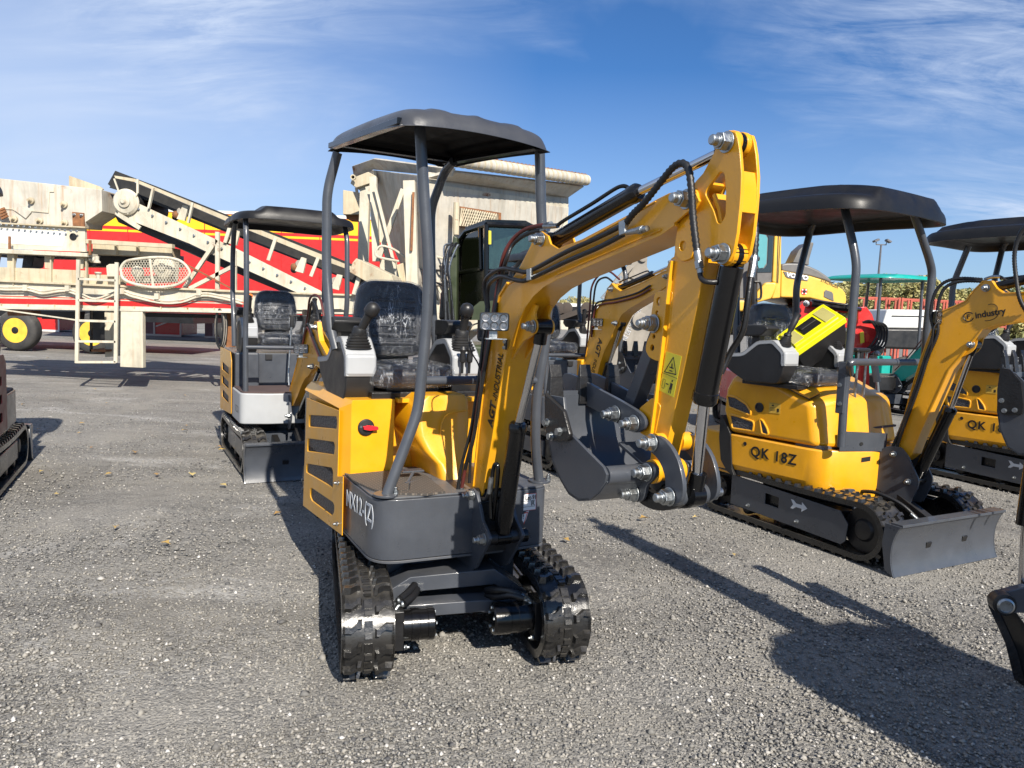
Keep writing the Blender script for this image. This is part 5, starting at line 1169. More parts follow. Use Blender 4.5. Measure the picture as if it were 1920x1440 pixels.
def qk():
    Q = Frame(2.27, 5.15, 215); Lf = Frame(2.27, 5.15, 208)
    root = empty('mini_excavator', 'rounded yellow excavator with a toolbox on its seat and a blade in front', 'excavator', Q.o, 215)
    Ml = Matrix.Rotation(rad(-7), 4, 'Z')
    for sx in (1, -1): track(root, sx * .40, .21, .195, -.60, .60, Ml, outer=sx, mode='objects', style='plate', sag=.015)
    # arrows on the side plates
    for sx in (1, -1):
        x = sx * .4945; f = 1
        A = [(0, .012), (-.025, .03), (-.045, .03), (-.025, 0), (-.045, -.03), (-.025, -.03), (0, -.012), (.045, -.012), (.045, -.032), (.09, 0), (.045, .032), (.045, .012)]
        polypatch('direction_arrow', root, [Ml @ Vector((x + sx * .001, .13 + a, .235 + b)) for a, b in A], Ml.to_3x3() @ Vector((sx, 0, 0)), 'text_grey')
    mb = MB(); mb.b2(-.30, .30, -.35, .40, .15, .31); mb.build('chassis_frame', 'grey', root, Mx=Ml, bevel=.006)
    mb = MB(); mb.cyl((0, 0, .29), (0, 0, .36), .27, 36); mb.build('slew_ring', 'blackmetal', root, Mx=Ml)
    mb = MB(); mb.box((.20, .22, .345), (.16, .22, .05)); mb.build('chassis_leg', 'grey', root, Mx=Ml, bevel=.01)
    blade(root, -.49, .52, .90, .30, Mx=Ml)
    mb = MB(); mb.bar((.02, .30, .36), (.0, .62, .24), .07, .07); mb.cyl((-.08, .30, .36), (.12, .30, .36), .04, 18); mb.build('blade_cylinder', 'black', root, Mx=Ml, bevel=.004)
    hose(root, [Vector((.14, .30, .34)), Vector((.16, .46, .37)), Vector((.12, .60, .33)), Vector((.08, .70, .25))], .013, 'hose', 10, Ml, corr=.014)
    hose(root, [Vector((.10, .66, .28)), Vector((.075, .74, .22))], .012, 'zinc', 10, Ml, name='hose_fitting')
    # lower yellow skirt (plan view loft)
    def plan(k, dz=0): return fillet([(-.47 * k, -.86), (.44 * k, -.86), (.475 * k, -.50), (.475 * k, .19), (.14, .36), (-.14, .40), (-.47 * k, .19)], [.12, .12, .05, .12, .03, .02, .12], 6)
    a = plan(1.0); b = plan(.93); n = len(a)
    mb = MB(); lv = [([(x * .97, y * .985 - .0) for x, y in b], .315), (a, .40), (a, .605), ([(x * .985, y * .99) for x, y in a], .615)]
    for P, z in lv: mb.v += [(x, y, z) for x, y in P]
    for k in range(3):
        for i in range(n): mb.f.append((k * n + i, k * n + (i + 1) % n, (k + 1) * n + (i + 1) % n, (k + 1) * n + i)); mb.m.append(0)
    mb.f.append(tuple(range(n - 1, -1, -1))); mb.m.append(0); mb.f.append(tuple(3 * n + i for i in range(n))); mb.m.append(0)
    sk = mb.build('lower_skirt', 'yellow', root, angle=28)
    # rear counterweight shoulder
    cwp = [Q.x(*p, .478) for p in [(1352, 776), (1360, 790), (1370, 812), (1373, 880), (1378, 893), (1364, 884), (1352, 862), (1349, 820)]]
    mb = MB(); mb.prism(fillet(cwp, .015, 3), .484, -.484); mb.build('counterweight', 'plastic', root, bevel=.012)
    # hood: outer profile and raised inner profile
    O = [Q.x(*p, .468) for p in [(1367, 810), (1356, 770), (1361, 730), (1374, 707), (1448, 716), (1519, 757), (1527, 838)]]
    I = [(p[0], p[1]) for p in O]; I[3] = (O[3][0] + .0, O[3][1] + .09); I[4] = (O[4][0] + .02, O[4][1] + .075); I[5] = (O[5][0] + .10, O[5][1] + .03); I[6] = (O[6][0] + .12, O[6][1]); I[2] = (O[2][0] - .02, O[2][1] + .05)
    n = len(O)
    def row(x, P): return [(x, *p) for p in P]
    mb = MB(); rows = [row(.468, O), row(.30, I), row(.16, [(p[0] + (.02 if k in (5, 6) else 0), p[1]) for k, p in enumerate(I)]), row(-.16, I), row(-.30, I), row(-.468, O)]
    for r_ in rows: mb.v += r_
    for k in range(len(rows) - 1):
        for i in range(n): mb.f.append((k * n + i, k * n + (i + 1) % n, (k + 1) * n + (i + 1) % n, (k + 1) * n + i)); mb.m.append(0)
    mb.f.append(tuple(range(n - 1, -1, -1))); mb.m.append(0); mb.f.append(tuple((len(rows) - 1) * n + i for i in range(n))); mb.m.append(0)
    hood = mb.build('engine_hood', 'yellow', root, bevel=.035, seg=5, angle=40)
    def c4(l): return [(.4695, *Q.x(1340 + a_ / 5.538, 680 + b_ / 5.538, .4695)) for a_, b_ in l]
    for l in ([(130, 340), (215, 355), (330, 430), (378, 510), (372, 548), (150, 460)], [(160, 535), (240, 555), (400, 610), (410, 640), (398, 712), (185, 680)], [(470, 585), (500, 600), (545, 680), (560, 735), (545, 750), (490, 735)]):
        P = c4(l); f2 = fillet([(p[1], p[2]) for p in P], .012, 3)
        v = polypatch('vent_mesh', root, [Vector((.4700, *p)) for p in f2], (1, 0, 0), 'grille', th=.001)
        mb = MB(); pts = [Vector((.471, *p)) for p in f2] ; mb.tube(pts + [pts[0]], .0075, 8, False); mb.build('vent_rim', 'yellow', v)
    c = c4([(465, 465)])[0]; mb = MB(); mb.lathe([(.034, 0), (.034, .006), (.026, .008), (.024, .002), (.004, .002)], (.469, c[1], c[2]), (1, 0, 0), 26); mb.build('intake_cap', 'plastic', root)
    P = c4([(568, 412), (686, 428), (682, 532), (562, 520)]); st = polypatch('fuel_sticker', root, [Vector(p) for p in P], (1, 0, 0), 'yellow_dull')
    def fl(a, b, c_, d_, t=.0016):
        q = lambda u, v_: Vector(P[0]).lerp(Vector(P[1]), u).lerp(Vector(P[3]).lerp(Vector(P[2]), u), v_) + Vector((t, 0, 0))
        polypatch('sticker_mark', st, [q(a, b), q(c_, b), q(c_, d_), q(a, d_)], (1, 0, 0), 'ink', th=.0004)
    for k in (.45, .58, .71): fl(.08, k, .55, k + .03)
    fl(.72, .50, .88, .85); fl(.08, .05, .92, .07); fl(.25, .18, .42, .32)
    # fuel hatch on the shoulder
    hp = [Q.x(*p, .40) for p in [(1458, 716), (1480, 713), (1530, 735), (1538, 743), (1516, 750), (1505, 742)]]
    mb = MB(); a1 = [Vector((x_, *Q.x(px, py, x_))) for px, py, x_ in ((1456, 718, .455), (1476, 713, .36), (1530, 734, .36), (1537, 742, .40), (1518, 751, .462), (1498, 742, .462))]
    polypatch('fuel_hatch', root, [p + Vector((.004, 0, .012)) for p in a1], (.35, .25, 1), 'yellow', th=.014); polypatch('hatch_gap', root, [p + Vector((.002, 0, .004)) for p in a1], (.35, .25, 1), 'plastic', th=.008)
    q = Vector((.40, *Q.x(1491, 721, .40))) + Vector((.01, 0, .025)); mb = MB(); mb.lathe([(.020, 0), (.020, .008), (.012, .009)], q, (.3, .1, 1), 18); mb.build('hatch_lock', 'zinc', root)
    text('QK 18Z', .098, root, (.4765, *Q.x(1407, 854, .4765)), (0, 1, 0), (0, 0, 1), 'ink', 'model_lettering', space=1.15, stretch=.98, off=.002)
    c = Q.x(1397, 832, .476); mb = MB(); mb.lathe([(.014, 0), (.014, .002), (.007, .002), (.006, -.002)], (.476, *c), (1, 0, 0), 18); mb.build('lock_hole', 'plastic', root)
    # platform: seat box, floor, front wall
    mb = MB(); mb.b2(-.30, .28, -.40, .02, .61, 1.0); mb.build('seat_box', 'yellow', root, bevel=.015)
    mb = MB(); mb.b2(-.47, .44, -.02, .19, .616, .64); mb.build('floor_plate', 'greyfloor', root, bevel=.004)
    wp = [Vector((.36, .245, .617)), Vector((.06, .385, .617)), Vector((.06, .385, .735)), Vector((.36, .245, .745))]
    polypatch('front_wall', root, wp, (.42, .9, 0), 'grey', th=.008)
    mb = MB(); mb.lathe([(.012, 0), (.012, .0015)], (.23, .318, .665), (.42, .9, 0), 14); mb.build('wall_hole', 'ink', root)
    mb = MB(); mb.b2(-.33, .16, .0, .24, .735, .75); mb.build('floor_mat', 'mat_brown', root, bevel=.003)
    mb = MB(); mb.cyl((.20, .12, .72), (.28, .16, .72), .035, 16); mb.build('horn', 'lens', root)
    s_ = polypatch('front_slots', root, [Vector((x, *[(.19 + (.475 - x) * .50) + .004, z])) for x, z in ((.22, .575), (.165, .585), (.165, .555), (.22, .545))], (.42, .9, 0), 'ink')
    # boom mount plates
    mo = fillet([Q.x(*p, .085) for p in [(1645, 846), (1665, 836), (1690, 838), (1702, 852), (1724, 900), (1722, 915), (1705, 948), (1690, 946), (1640, 925), (1642, 880)]], .02, 4)
    for s in (.085, -.085): plate('boom_mount_plate', mo, [], s - .007, s + .007, 'grey', root)
    pb = Q.x(1677, 851, .085); pl_ = Q.x(1704, 903, .085)
    for p in (pb, pl_): nut(root, (.093, *p), (1, 0, 0), .016)
    mb = MB(); mb.b2(-.08, .08, .22, .46, .32, .56); mb.cyl((.08, *pb), (-.08, *pb), .03, 20); mb.cyl((.08, *pl_), (-.08, *pl_), .03, 20); mb.build('swing_post', 'blackmetal', root, bevel=.006)
    # boom
    bx = .055
    B1 = [Q.x(*p, bx) for p in [(1681, 838), (1697, 780), (1709, 735), (1728, 672), (1750, 613), (1765, 585), (1800, 571), (1812, 565), (1825, 547), (1844, 528), (1857, 528), (1867, 542), (1880, 551), (1925, 549)]]
    B2 = [Q.x(*p, bx) for p in [(1922, 599), (1867, 607), (1842, 616), (1822, 640), (1800, 668), (1779, 692), (1754, 747), (1725, 809), (1709, 850), (1695, 862), (1684, 852)]]
    tipc = (1.70, 1.80)
    ol = B1 + [(1.45, 1.82), (1.62, 1.86), (1.72, 1.86), (1.77, 1.80), (1.74, 1.75), (1.60, 1.70), (1.35, 1.60)] + B2
    box_boom(root, ol, bx, -bx, 'yellow')
    lob = chaikin([Q.x(*p, .03) for p in [(1842, 612), (1836, 630), (1832, 650), (1822, 662), (1800, 672), (1780, 695), (1782, 660), (1805, 640), (1818, 622)]], 1)
    for x in (.035, -.035): plate('cylinder_bracket', lob, [], x - .005, x + .005, 'yellow', root)
    pc = Q.x(1821, 646, .04); nut(root, (.042, *pc), (1, 0, 0), .018); ac = Q.x(1849, 540, bx); nut(root, (bx + .002, *ac), (1, 0, 0), .018)
    cylinder(root, (0, *pl_), (0, *Q.x(1782, 768, 0)), (0, *pc), .036, .017, .03, .03)
    A_ = Vector(ac); Bv = Vector((tipc[0] + .06, tipc[1] + .11)); cylinder(root, (0, *ac), (0, *(A_ + (Bv - A_) * .62)), (0, *Bv), .028, .013, .028, .028)
    hose(root, [(.01, ac[0] + .05, ac[1] + .055), (.0, ac[0] + .3, ac[1] + .085), (.0, ac[0] + .55, ac[1] + .10)], .006, 'black', name='steel_pipe')
    v = lambda px, py, x: Vector((x, *Q.x(px, py, x)))
    for k in range(2):
        dx = k * 8; hose(root, [v(1842 + dx, 524 + k * 4, .02), v(1800 + dx, 522 + k * 5, .04), v(1770 + dx, 530 + k * 5, .06), v(1752 + dx * 1.4, 552 + k * 3, .07), v(1745 + dx * 1.5, 590, .07), v(1750 + dx, 625, .06), v(1735 + dx * .6, 670, .065), v(1716 + dx * .6, 730, .07), v(1690 + dx * .6, 800, .08), v(1672 + dx, 842, .08)], .011, 'hose', 10, corr=.014)
    hose(root, [v(1846, 524, .01), v(1862, 519, .01), v(1876, 519, .01)], .010, 'zinc', name='hose_fitting'); hose(root, [v(1876, 519, .01), v(1900, 530, .01), v(1925, 520, .01), v(1960, 520, .0)], .008, 'hose')
    hose(root, [v(1925, 585, .07), v(1912, 560, .09), v(1905, 520, .09), v(1902, 480, .09), v(1908, 450, .09), v(1922, 425, .09), v(1950, 410, .08), v(1990, 440, .07)], .0125, 'hose', 12, corr=.016)
    hose(root, [v(1765, 600, .07), v(1752, 612, .10), v(1748, 640, .10), v(1742, 670, .08)], .004, 'plastic', name='lamp_cable')
    lc = Q.y(1768, 595, .66); headlamp(root, (lc[0] + .0, .66, lc[1]), (.4, 1, 0), .105, .085)
    # logo on the boom: ring with letters and a swoosh
    o0 = v(1816, 594, bx + .0005); fw = (v(1880, 583, bx) - v(1820, 593, bx)).normalized(); upv = Vector((0, -fw.z, fw.y)) if fw.y > 0 else Vector((0, fw.z, -fw.y))
    mb = MB(); R_ = .027; pts = [o0 + fw * (R_ * math.cos(t)) + upv * (R_ * math.sin(t)) for t in np.linspace(.5, 5.9, 24)]; mb.tube(pts, .0030, 6); lg = mb.build('brand_logo', 'ink', root)
    mb = MB(); c0 = v(1852, 590, bx + .0005); mb.tube([c0 + fw * (.06 * math.cos(t)) + upv * (.045 * math.sin(t) + .01) for t in np.linspace(-1.9, -.5, 10)], .002, 6); mb.tube([c0 + fw * (.02 + .035 * math.cos(t)) + upv * (.03 + .028 * math.sin(t)) for t in np.linspace(-.6, 1.9, 10)], .0018, 6); mb.build('logo_swoosh', 'ink', lg)
    text('F', .036, root, o0 - fw * .010 - upv * .012 + Vector((.0006, 0, 0)), fw, upv, 'ink', 'brand_lettering', off=.001)
    text('industry', .052, root, v(1829, 597, bx + .0006), fw, upv, 'ink', 'brand_lettering', stretch=.95, off=.001)
    # arm and bucket
    dig_arm(root, tipc, None, material='yellow', bucket_on=False, ang=-.0)
    bk = [Q.x(*p, .20) for p in [(1880, 688), (1872, 720), (1869, 770), (1874, 805), (1888, 838), (1910, 852), (1940, 852), (1975, 835), (2000, 800), (1995, 770), (1960, 750), (1925, 720), (1905, 700)]]
    bucket(root, bk, .20, -.20, lip=(0, 9), teeth=4, tooth_dir=(-.1, 1), material='grey')
    sc_ = fillet([Q.x(*p, .21) for p in [(1876, 690), (1894, 692), (1915, 716), (1920, 760), (1916, 778), (1880, 777), (1870, 765), (1870, 730)]], .01, 3); plate('side_cutter', sc_, [], .201, .214, 'blackmetal', root)
    for p in ((1878, 751), (1883, 770), (1903, 769)): nut(root, (.214, *Q.x(*p, .214)), (1, 0, 0), .011, bolt=False, name='cutter_bolt')
    # seat, consoles, toolbox comes separately
    seat(root, .26, .06, 1.10, wd=.46, back_h=.42, tilt=8, deep=.46)
    console(root, .62, -.02, 1.235, 1, .15, s=.92, lean=(-.45, .15)); console(root, -.10, .0, 1.225, -1, .15, s=.92, lean=(.1, .1), arm=False)
    mb = MB(); mb.b2(-.0, .52, -.42, .02, .99, 1.015); mb.build('seat_deck', 'blackmetal', root, bevel=.004)
    for x in (.10, -.0):
        p = Vector((x, .17, .76)); mb = MB(); mb.tube([p, p + Vector((0, 0, .5))], .009, 8); mb.build('travel_lever', 'zinc', root)
    mb = MB(); mb.b2(-.0, .16, .13, .20, 1.25, 1.275); mb.b2(.06, .10, .14, .19, 1.17, 1.26); mb.build('lever_handle', 'plastic', root, bevel=.010)
    # canopy posts
    uy = lambda px, py, y: Vector((Q.y(px, py, y)[0], y, Q.y(px, py, y)[1])); ux = lambda px, py, x: Vector((x, *Q.x(px, py, x)))
    post(root, [ux(1577, 838, .44), ux(1583, 740, .44), ux(1594, 640, .445), ux(1606, 500, .445), ux(1602, 470, .445), ux(1586, 400, .44), ux(1581, 380, .38)], .0255, .08)
    b_ = ux(1585, 678, .442); c_ = ux(1577, 775, .442); mb = MB(); mb.bar(b_, c_, .055, .055, (1, 0, 0)); sq = mb.build('post_sleeve', 'grey', root, bevel=.006)
    for px, py in ((1575, 722), (1575, 757)): nut(root, tuple(Vector((.471, *Q.x(px, py, .471)))), (1, 0, 0), .011, bolt=False)
    post(root, [uy(1728, 760, .36), uy(1736, 640, .40), uy(1748, 510, .40), uy(1742, 485, .40), uy(1712, 395, .40), uy(1695, 385, .33)], .0255, .08)
    post(root, [uy(1493, 600, -.55), uy(1493, 540, -.55), uy(1499, 510, -.55), uy(1520, 430, -.55), uy(1535, 405, -.45)], .0255, .08)
    post(root, [(.42, -.55, 1.1), (.42, -.60, 1.6), (.42, -.60, 1.75), (.42, -.50, 2.08)], .0255, .08)
    a = ux(1588, 688, .44); mb = MB(); mb.tube([Vector(p) for p in fillet([a + Vector((-.01, .02, -.04)), uy(1592, 679, .38), uy(1735, 679, .40)], .05, 6, False)], .022, 16); mb.build('safety_bar', 'grey', root)
    round_canopy(root, -.40, .80, -.80, .52, 2.115, 'canopyplastic', h=.16, drop=.02)
    return root
QK1 = qk()
M['organizer'] = mat('clear_yellowish_plastic', (0.42, 0.38, 0.14), 0.3, var=0.1)
# toolbox lying tilted on the seat
def toolbox():
    Q = Frame(2.27, 5.15, 215); r = empty('toolbox', 'black toolbox with bright yellow lid tilted on the excavator seat', 'toolbox', Q.wp(.14, -.20, 1.115), 215)
    T = Matrix.Rotation(rad(24), 4, 'Y') @ Matrix.Rotation(rad(-8), 4, 'X') @ Matrix.Rotation(rad(35), 4, 'Z')
    zv = Vector((-.52, -.50, .69)).normalized(); xv = Vector((.78, .02, .60)); xv = (xv - zv * xv.dot(zv)).normalized(); yv = zv.cross(xv)
    T = Matrix.Translation((-.06, .02, .20)) @ Matrix.Rotation(rad(-215), 4, 'Z') @ Matrix((xv, yv, zv)).transposed().to_4x4() @ Matrix.Scale(0.94, 4)
    mb = MB(); mb.hexa([(-.19, -.10, -.13), (.19, -.10, -.13), (.19, .10, -.13), (-.19, .10, -.13)], [(-.21, -.12, .07), (.21, -.12, .07), (.21, .12, .07), (-.21, .12, .07)]); mb.build('toolbox_body', 'plastic', r, Mx=T, bevel=.012)
    mb = MB(); mb.b2(-.22, .22, -.13, .13, .071, .125); mb.b2(-.19, .19, -.10, .10, .12, .14); lid = mb.build('toolbox_lid', 'toolyellow', r, Mx=T, bevel=.012)
    for x in (-.14, .14):
        mb = MB(); mb.b2(x - .045, x + .045, -.075, .075, .141, .146); mb.build('clear_organizer', 'organizer', r, Mx=T, bevel=.002)
    mb = MB(); mb.b2(-.075, .075, -.055, .055, .141, .148); mb.build('handle_recess', 'ink', r, Mx=T); mb = MB(); mb.b2(-.065, .065, -.012, .012, .149, .162); mb.build('handle', 'plastic', r, Mx=T, bevel=.004)
    for x in (-.13, .13):
        mb = MB(); mb.b2(x - .02, x + .02, .131, .140, .02, .11); mb.build('latch', 'toolyellow', r, Mx=T, bevel=.003)
toolbox()
c = copy_tree(QK1); c.location = (4.88, 6.90, 0); c.rotation_euler = (0, 0, rad(214)); c['label'] = 'rounded yellow excavator behind the one with the toolbox, cut by the right edge'
c.scale = (1.06,) * 3; c['group'] = 'rounded yellow excavators'; QK1['group'] = 'rounded yellow excavators'
# machine just outside the frame on the right: only its linkage and its shadow show
nr = pod_digger('mini_excavator', 'near excavator at the right edge, only its dark bucket linkage in view', (3.05, -.15, 0), 26, 26, arm=False, scale=1.40, cz=1.70, crect=(-.34, .34, -.45, .42), film=False)
bpy.context.view_layer.update()
nI = nr.matrix_world.inverted()
def npl(px, py, y=2.85): return nI @ onY(px, py, y)
def nplate(name, pts, y0, y1, material):
    mb = MB(); n = len(pts); A = [npl(*p, y0) for p in pts]; B = [npl(*p, y0) + nI.to_3x3() @ Vector((0, y1 - y0, 0)) for p in pts]
    mb.add(A + B, [tuple(range(n)), tuple(range(n, 2 * n))] + [(i, (i + 1) % n, n + (i + 1) % n, n + i) for i in range(n)]); return mb.build(name, material, nr, bevel=.003)
nplate('bucket_ear', [(1872, 1122), (1880, 1112), (1926, 1100), (1960, 1110), (1960, 1150), (1900, 1150), (1880, 1152), (1871, 1140)], 2.83, 2.87, 'grey')
nplate('coupling_link', [(1873, 1130), (1884, 1124), (1896, 1134), (1930, 1180), (1965, 1260), (1960, 1420), (1935, 1330), (1919, 1266), (1908, 1222), (1892, 1186), (1876, 1152)], 2.88, 2.96, 'black')
nplate('dipper_arm', [(1946, 1140), (1975, 900), (2015, 900), (1990, 1140)], 2.86, 2.98, 'yellow')
mb = MB(); mb.tube([npl(1916, 1112, 2.9), npl(1924, 980, 2.9)], .016 / 1.40, 14); mb.build('piston_rod', 'chrome', nr)
mb = MB(); mb.tube([npl(1926, 985, 2.9), npl(1955, 780, 2.9)], .04 / 1.40, 16); mb.build('hydraulic_cylinder', 'black', nr)
mb = MB(); P0 = npl(1881, 1132, 2.80); ax = nI.to_3x3() @ Vector((-.25, -1, .0)); mb.lathe([(.022, 0), (.022, .02), (.017, .024), (.016, .018), (.006, .018)], P0, ax, 24); mb.build('link_pin', 'zinc', nr)
mb = MB(); mb.lathe([(.030, -.03), (.030, .012), (.022, .014)], P0, ax, 24); mb.build('link_boss', 'blackmetal', nr)
pod_digger('mini_excavator', 'excavator with white front plate and black plastic canopy, left of the foremost one', (-2.05, 6.75, 0), 208, 208, skirt='whiteshell', model='X22R', model_mat='ink', matcol='mat_brown', levers=True, mode='objects', cz=2.10, crect=(-.52, .50, -.60, .50), seatx=.02, pitch=-.60)
pod_digger('mini_excavator', 'yellow excavator with lettered boom, seen under the boom of the foremost one', (.50, 7.4, 0), 207, 207, letters=('AGT', 'INDUSTRIAL'), model='H12', cz=1.93, seatx=.0)
M['maroon'] = mat('maroon_paint', (0.13, 0.012, 0.018), 0.4, dust=0.1)
pod_digger('mini_excavator', 'dark excavator cut by the left edge, facing away', (-4.13, 5.27, 0), 25, 25, body='maroon', bw=.455, skirt='grey', matcol='mat_brown', boom=False, cz=2.15, crect=(-.46, .42, -.55, .50))
# ------------------------------------------------------------------ ground
def ground_mat():
    m = bpy.data.materials.new('compacted_gravel'); m.use_nodes = True; t = NT(m.node_tree); b = t.n['Principled BSDF']
    co = t.node('ShaderNodeTexCoord').outputs['Object']
    va = t.node('ShaderNodeTexVoronoi'); va.inputs['Scale'].default_value = 75; t.l.new(t.mapping(co), va.inputs['Vector'])
    vb = t.node('ShaderNodeTexVoronoi'); vb.inputs['Scale'].default_value = 150; t.l.new(co, vb.inputs['Vector'])
    cell = t.ramp(va.outputs['Color'], [(0.0, (0.06, 0.059, 0.058)), (0.35, (0.165, 0.159, 0.148)), (0.7, (0.25, 0.24, 0.22)), (0.93, (0.34, 0.32, 0.28)), (1.0, (0.5, 0.47, 0.43))])
    cell2 = t.ramp(vb.outputs['Color'], [(0.0, (0.08, 0.077, 0.073)), (0.5, (0.192, 0.184, 0.168)), (1.0, (0.33, 0.31, 0.28))])
    c = t.mix(t.maprange(t.noise(co, 8, 3), 0.4, 0.6), cell, cell2)
    fines = t.noise(co, 1.1, 8, 0.64, 0.5)
    c = t.mix(t.math('MULTIPLY', t.maprange(fines, 0.47, 0.60), 0.62), c, (0.255, 0.24, 0.212))     # dusty fines
    dk = t.noise(t.mapping(co, loc=(7, 3, 0)), 0.9, 8, 0.68, 0.6)
    c = t.mix(t.math('MULTIPLY', t.maprange(dk, 0.55, 0.70), 0.50), c, (0.078, 0.074, 0.069))        # damp / oily patches
    wt = t.noise(t.mapping(co, loc=(2, 9, 0), scale=(0.7, 1.6, 1)), 0.8, 9, 0.72, 0.8)
    sx = t.node('ShaderNodeSeparateXYZ'); t.l.new(co, sx.inputs[0]); lf = t.maprange(sx.outputs[0], -0.6, -1.6)
    c = t.mix(t.math('MULTIPLY', t.math('MULTIPLY', t.maprange(wt, 0.55, 0.68), t.maprange(t.noise(co, 38, 5, 0.7), 0.42, 0.60, 0.1, 0.95)), lf), c, (0.46, 0.45, 0.43))         # lime dust spilled on the west side
    lane = t.noise(t.mapping(co, rot=(0, 0, rad(62)), scale=(0.35, 3.2, 1)), 0.9, 5, 0.6, 0.3)
    c = t.mix(t.math('MULTIPLY', t.maprange(lane, 0.50, 0.66), 0.35), c, (0.085, 0.08, 0.072))        # wheel lanes
    # overall distance look
    t.l.new(c, b.inputs['Base Color']); b.inputs['Roughness'].default_value = 0.9; b.inputs['Specular IOR Level'].default_value = 0.25
    h = t.math('ADD', t.math('MULTIPLY', va.outputs['Distance'], -1.0), t.math('MULTIPLY', vb.outputs['Distance'], -0.5))
    h = t.math('ADD', h, t.math('MULTIPLY', t.noise(co, 3, 5), 0.8))
    t.l.new(t.bump(h, 0.7, 0.009), b.inputs['Normal']); return m
mb = MB()
# near ground is a gently uneven sheet, the rest runs flat to the horizon
rs = np.random.RandomState(3)
xs = np.concatenate([[-900, -300, -120, -60, -30, -18], np.linspace(-12, 12, 97), [18, 30, 60, 120, 300, 900]]); ys = np.concatenate([[-900, -200, -40, -12], np.linspace(-4, 20, 97), [26, 40, 70, 140, 400, 1400]])
P = []
for yv in ys:
    row = []
    for xv in xs:
        z = 0.012 * mnoise.noise(Vector((xv * 1.3, yv * 1.3, 0))) + 0.006 * mnoise.noise(Vector((xv * 4, yv * 4, 3))) if abs(xv) < 12.5 and -4.5 < yv < 20.5 else 0.0
        row.append((float(xv), float(yv), z - 0.006))
    P.append(row)
mb.grid(P); g = mb.build('gravel_ground', ground_mat(), None, angle=180); g['kind'] = 'structure'

def stone_mat():
    m = bpy.data.materials.new('loose_stones'); m.use_nodes = True; t = NT(m.node_tree); b = t.n['Principled BSDF']
    ge = t.node('ShaderNodeNewGeometry'); rp = ge.outputs['Random Per Island']
    c = t.ramp(rp, [(0.0, (0.06, 0.06, 0.064)), (0.25, (0.14, 0.137, 0.13)), (0.55, (0.225, 0.215, 0.195)), (0.85, (0.30, 0.28, 0.245)), (0.965, (0.38, 0.36, 0.33)), (1.0, (0.6, 0.58, 0.55))])
    co = t.node('ShaderNodeTexCoord').outputs['Object']
    fines = t.noise(co, 1.1, 8, 0.64, 0.5); c = t.mix(t.math('MULTIPLY', t.maprange(fines, 0.47, 0.60), 0.40), c, (0.255, 0.24, 0.212))
    dk = t.noise(t.mapping(co, loc=(7, 3, 0)), 0.9, 8, 0.68, 0.6); c = t.mix(t.math('MULTIPLY', t.maprange(dk, 0.55, 0.70), 0.35), c, (0.08, 0.075, 0.07))
    t.l.new(c, b.inputs['Base Color']); b.inputs['Roughness'].default_value = 0.85; b.inputs['Specular IOR Level'].default_value = 0.3
    t.l.new(t.bump(t.noise(co, 300, 3), 0.3, 0.002), b.inputs['Normal']); return m
def stones(n, seed, smin, smax, d0, d1, p=1.0, name='loose_gravel'):
    r = np.random.RandomState(seed)
    u = r.rand(n) ** p; D = d0 * (d1 / d0) ** u; A = (r.rand(n) * 2 - 1) * 0.80
    x = D * A; y = D
    s = smin + (smax - smin) * r.rand(n) ** 3.0
    base = np.array([[1, 0, 0], [0, 1, 0], [-1, 0, 0], [0, -1, 0], [0, 0, 1], [0, 0, -0.8]], float)
    F = np.array([[0, 1, 4], [1, 2, 4], [2, 3, 4], [3, 0, 4], [1, 0, 5], [2, 1, 5], [3, 2, 5], [0, 3, 5]])
    V = base[None] * (0.7 + 0.6 * r.rand(n, 6, 1)) + (r.rand(n, 6, 3) - .5) * 0.5
    V[:, :, 2] *= (0.45 + 0.4 * r.rand(n, 1)); V *= s[:, None, None]
    a = r.rand(n) * 6.28; ca, sa = np.cos(a)[:, None], np.sin(a)[:, None]
    X = V[:, :, 0] * ca - V[:, :, 1] * sa + x[:, None]; Y = V[:, :, 0] * sa + V[:, :, 1] * ca + y[:, None]; Z = V[:, :, 2] + (s * 0.22)[:, None] - 0.004
    co = np.stack([X, Y, Z], -1).reshape(-1, 3); f = (F[None] + (np.arange(n) * 6)[:, None, None]).reshape(-1)
    me = bpy.data.meshes.new(name); me.vertices.add(n * 6); me.vertices.foreach_set('co', co.ravel()); me.loops.add(n * 24); me.loops.foreach_set('vertex_index', f.astype(np.int32))
    me.polygons.add(n * 8); me.polygons.foreach_set('loop_start', (np.arange(n * 8) * 3).astype(np.int32)); me.polygons.foreach_set('loop_total', np.full(n * 8, 3, np.int32)); me.update(calc_edges=True); me.validate()
    me.materials.append(SM); o = add_obj(name, me); o['kind'] = 'stuff'; return o
SM = stone_mat()
stones(150000, 5, 0.0022, 0.0095, 1.9, 11.0, name='loose_gravel')
stones(9000, 8, 0.006, 0.014, 1.9, 9.0, name='coarse_gravel')
stones(420, 6, 0.010, 0.022, 2.0, 12.0, name='scattered_larger_stones')
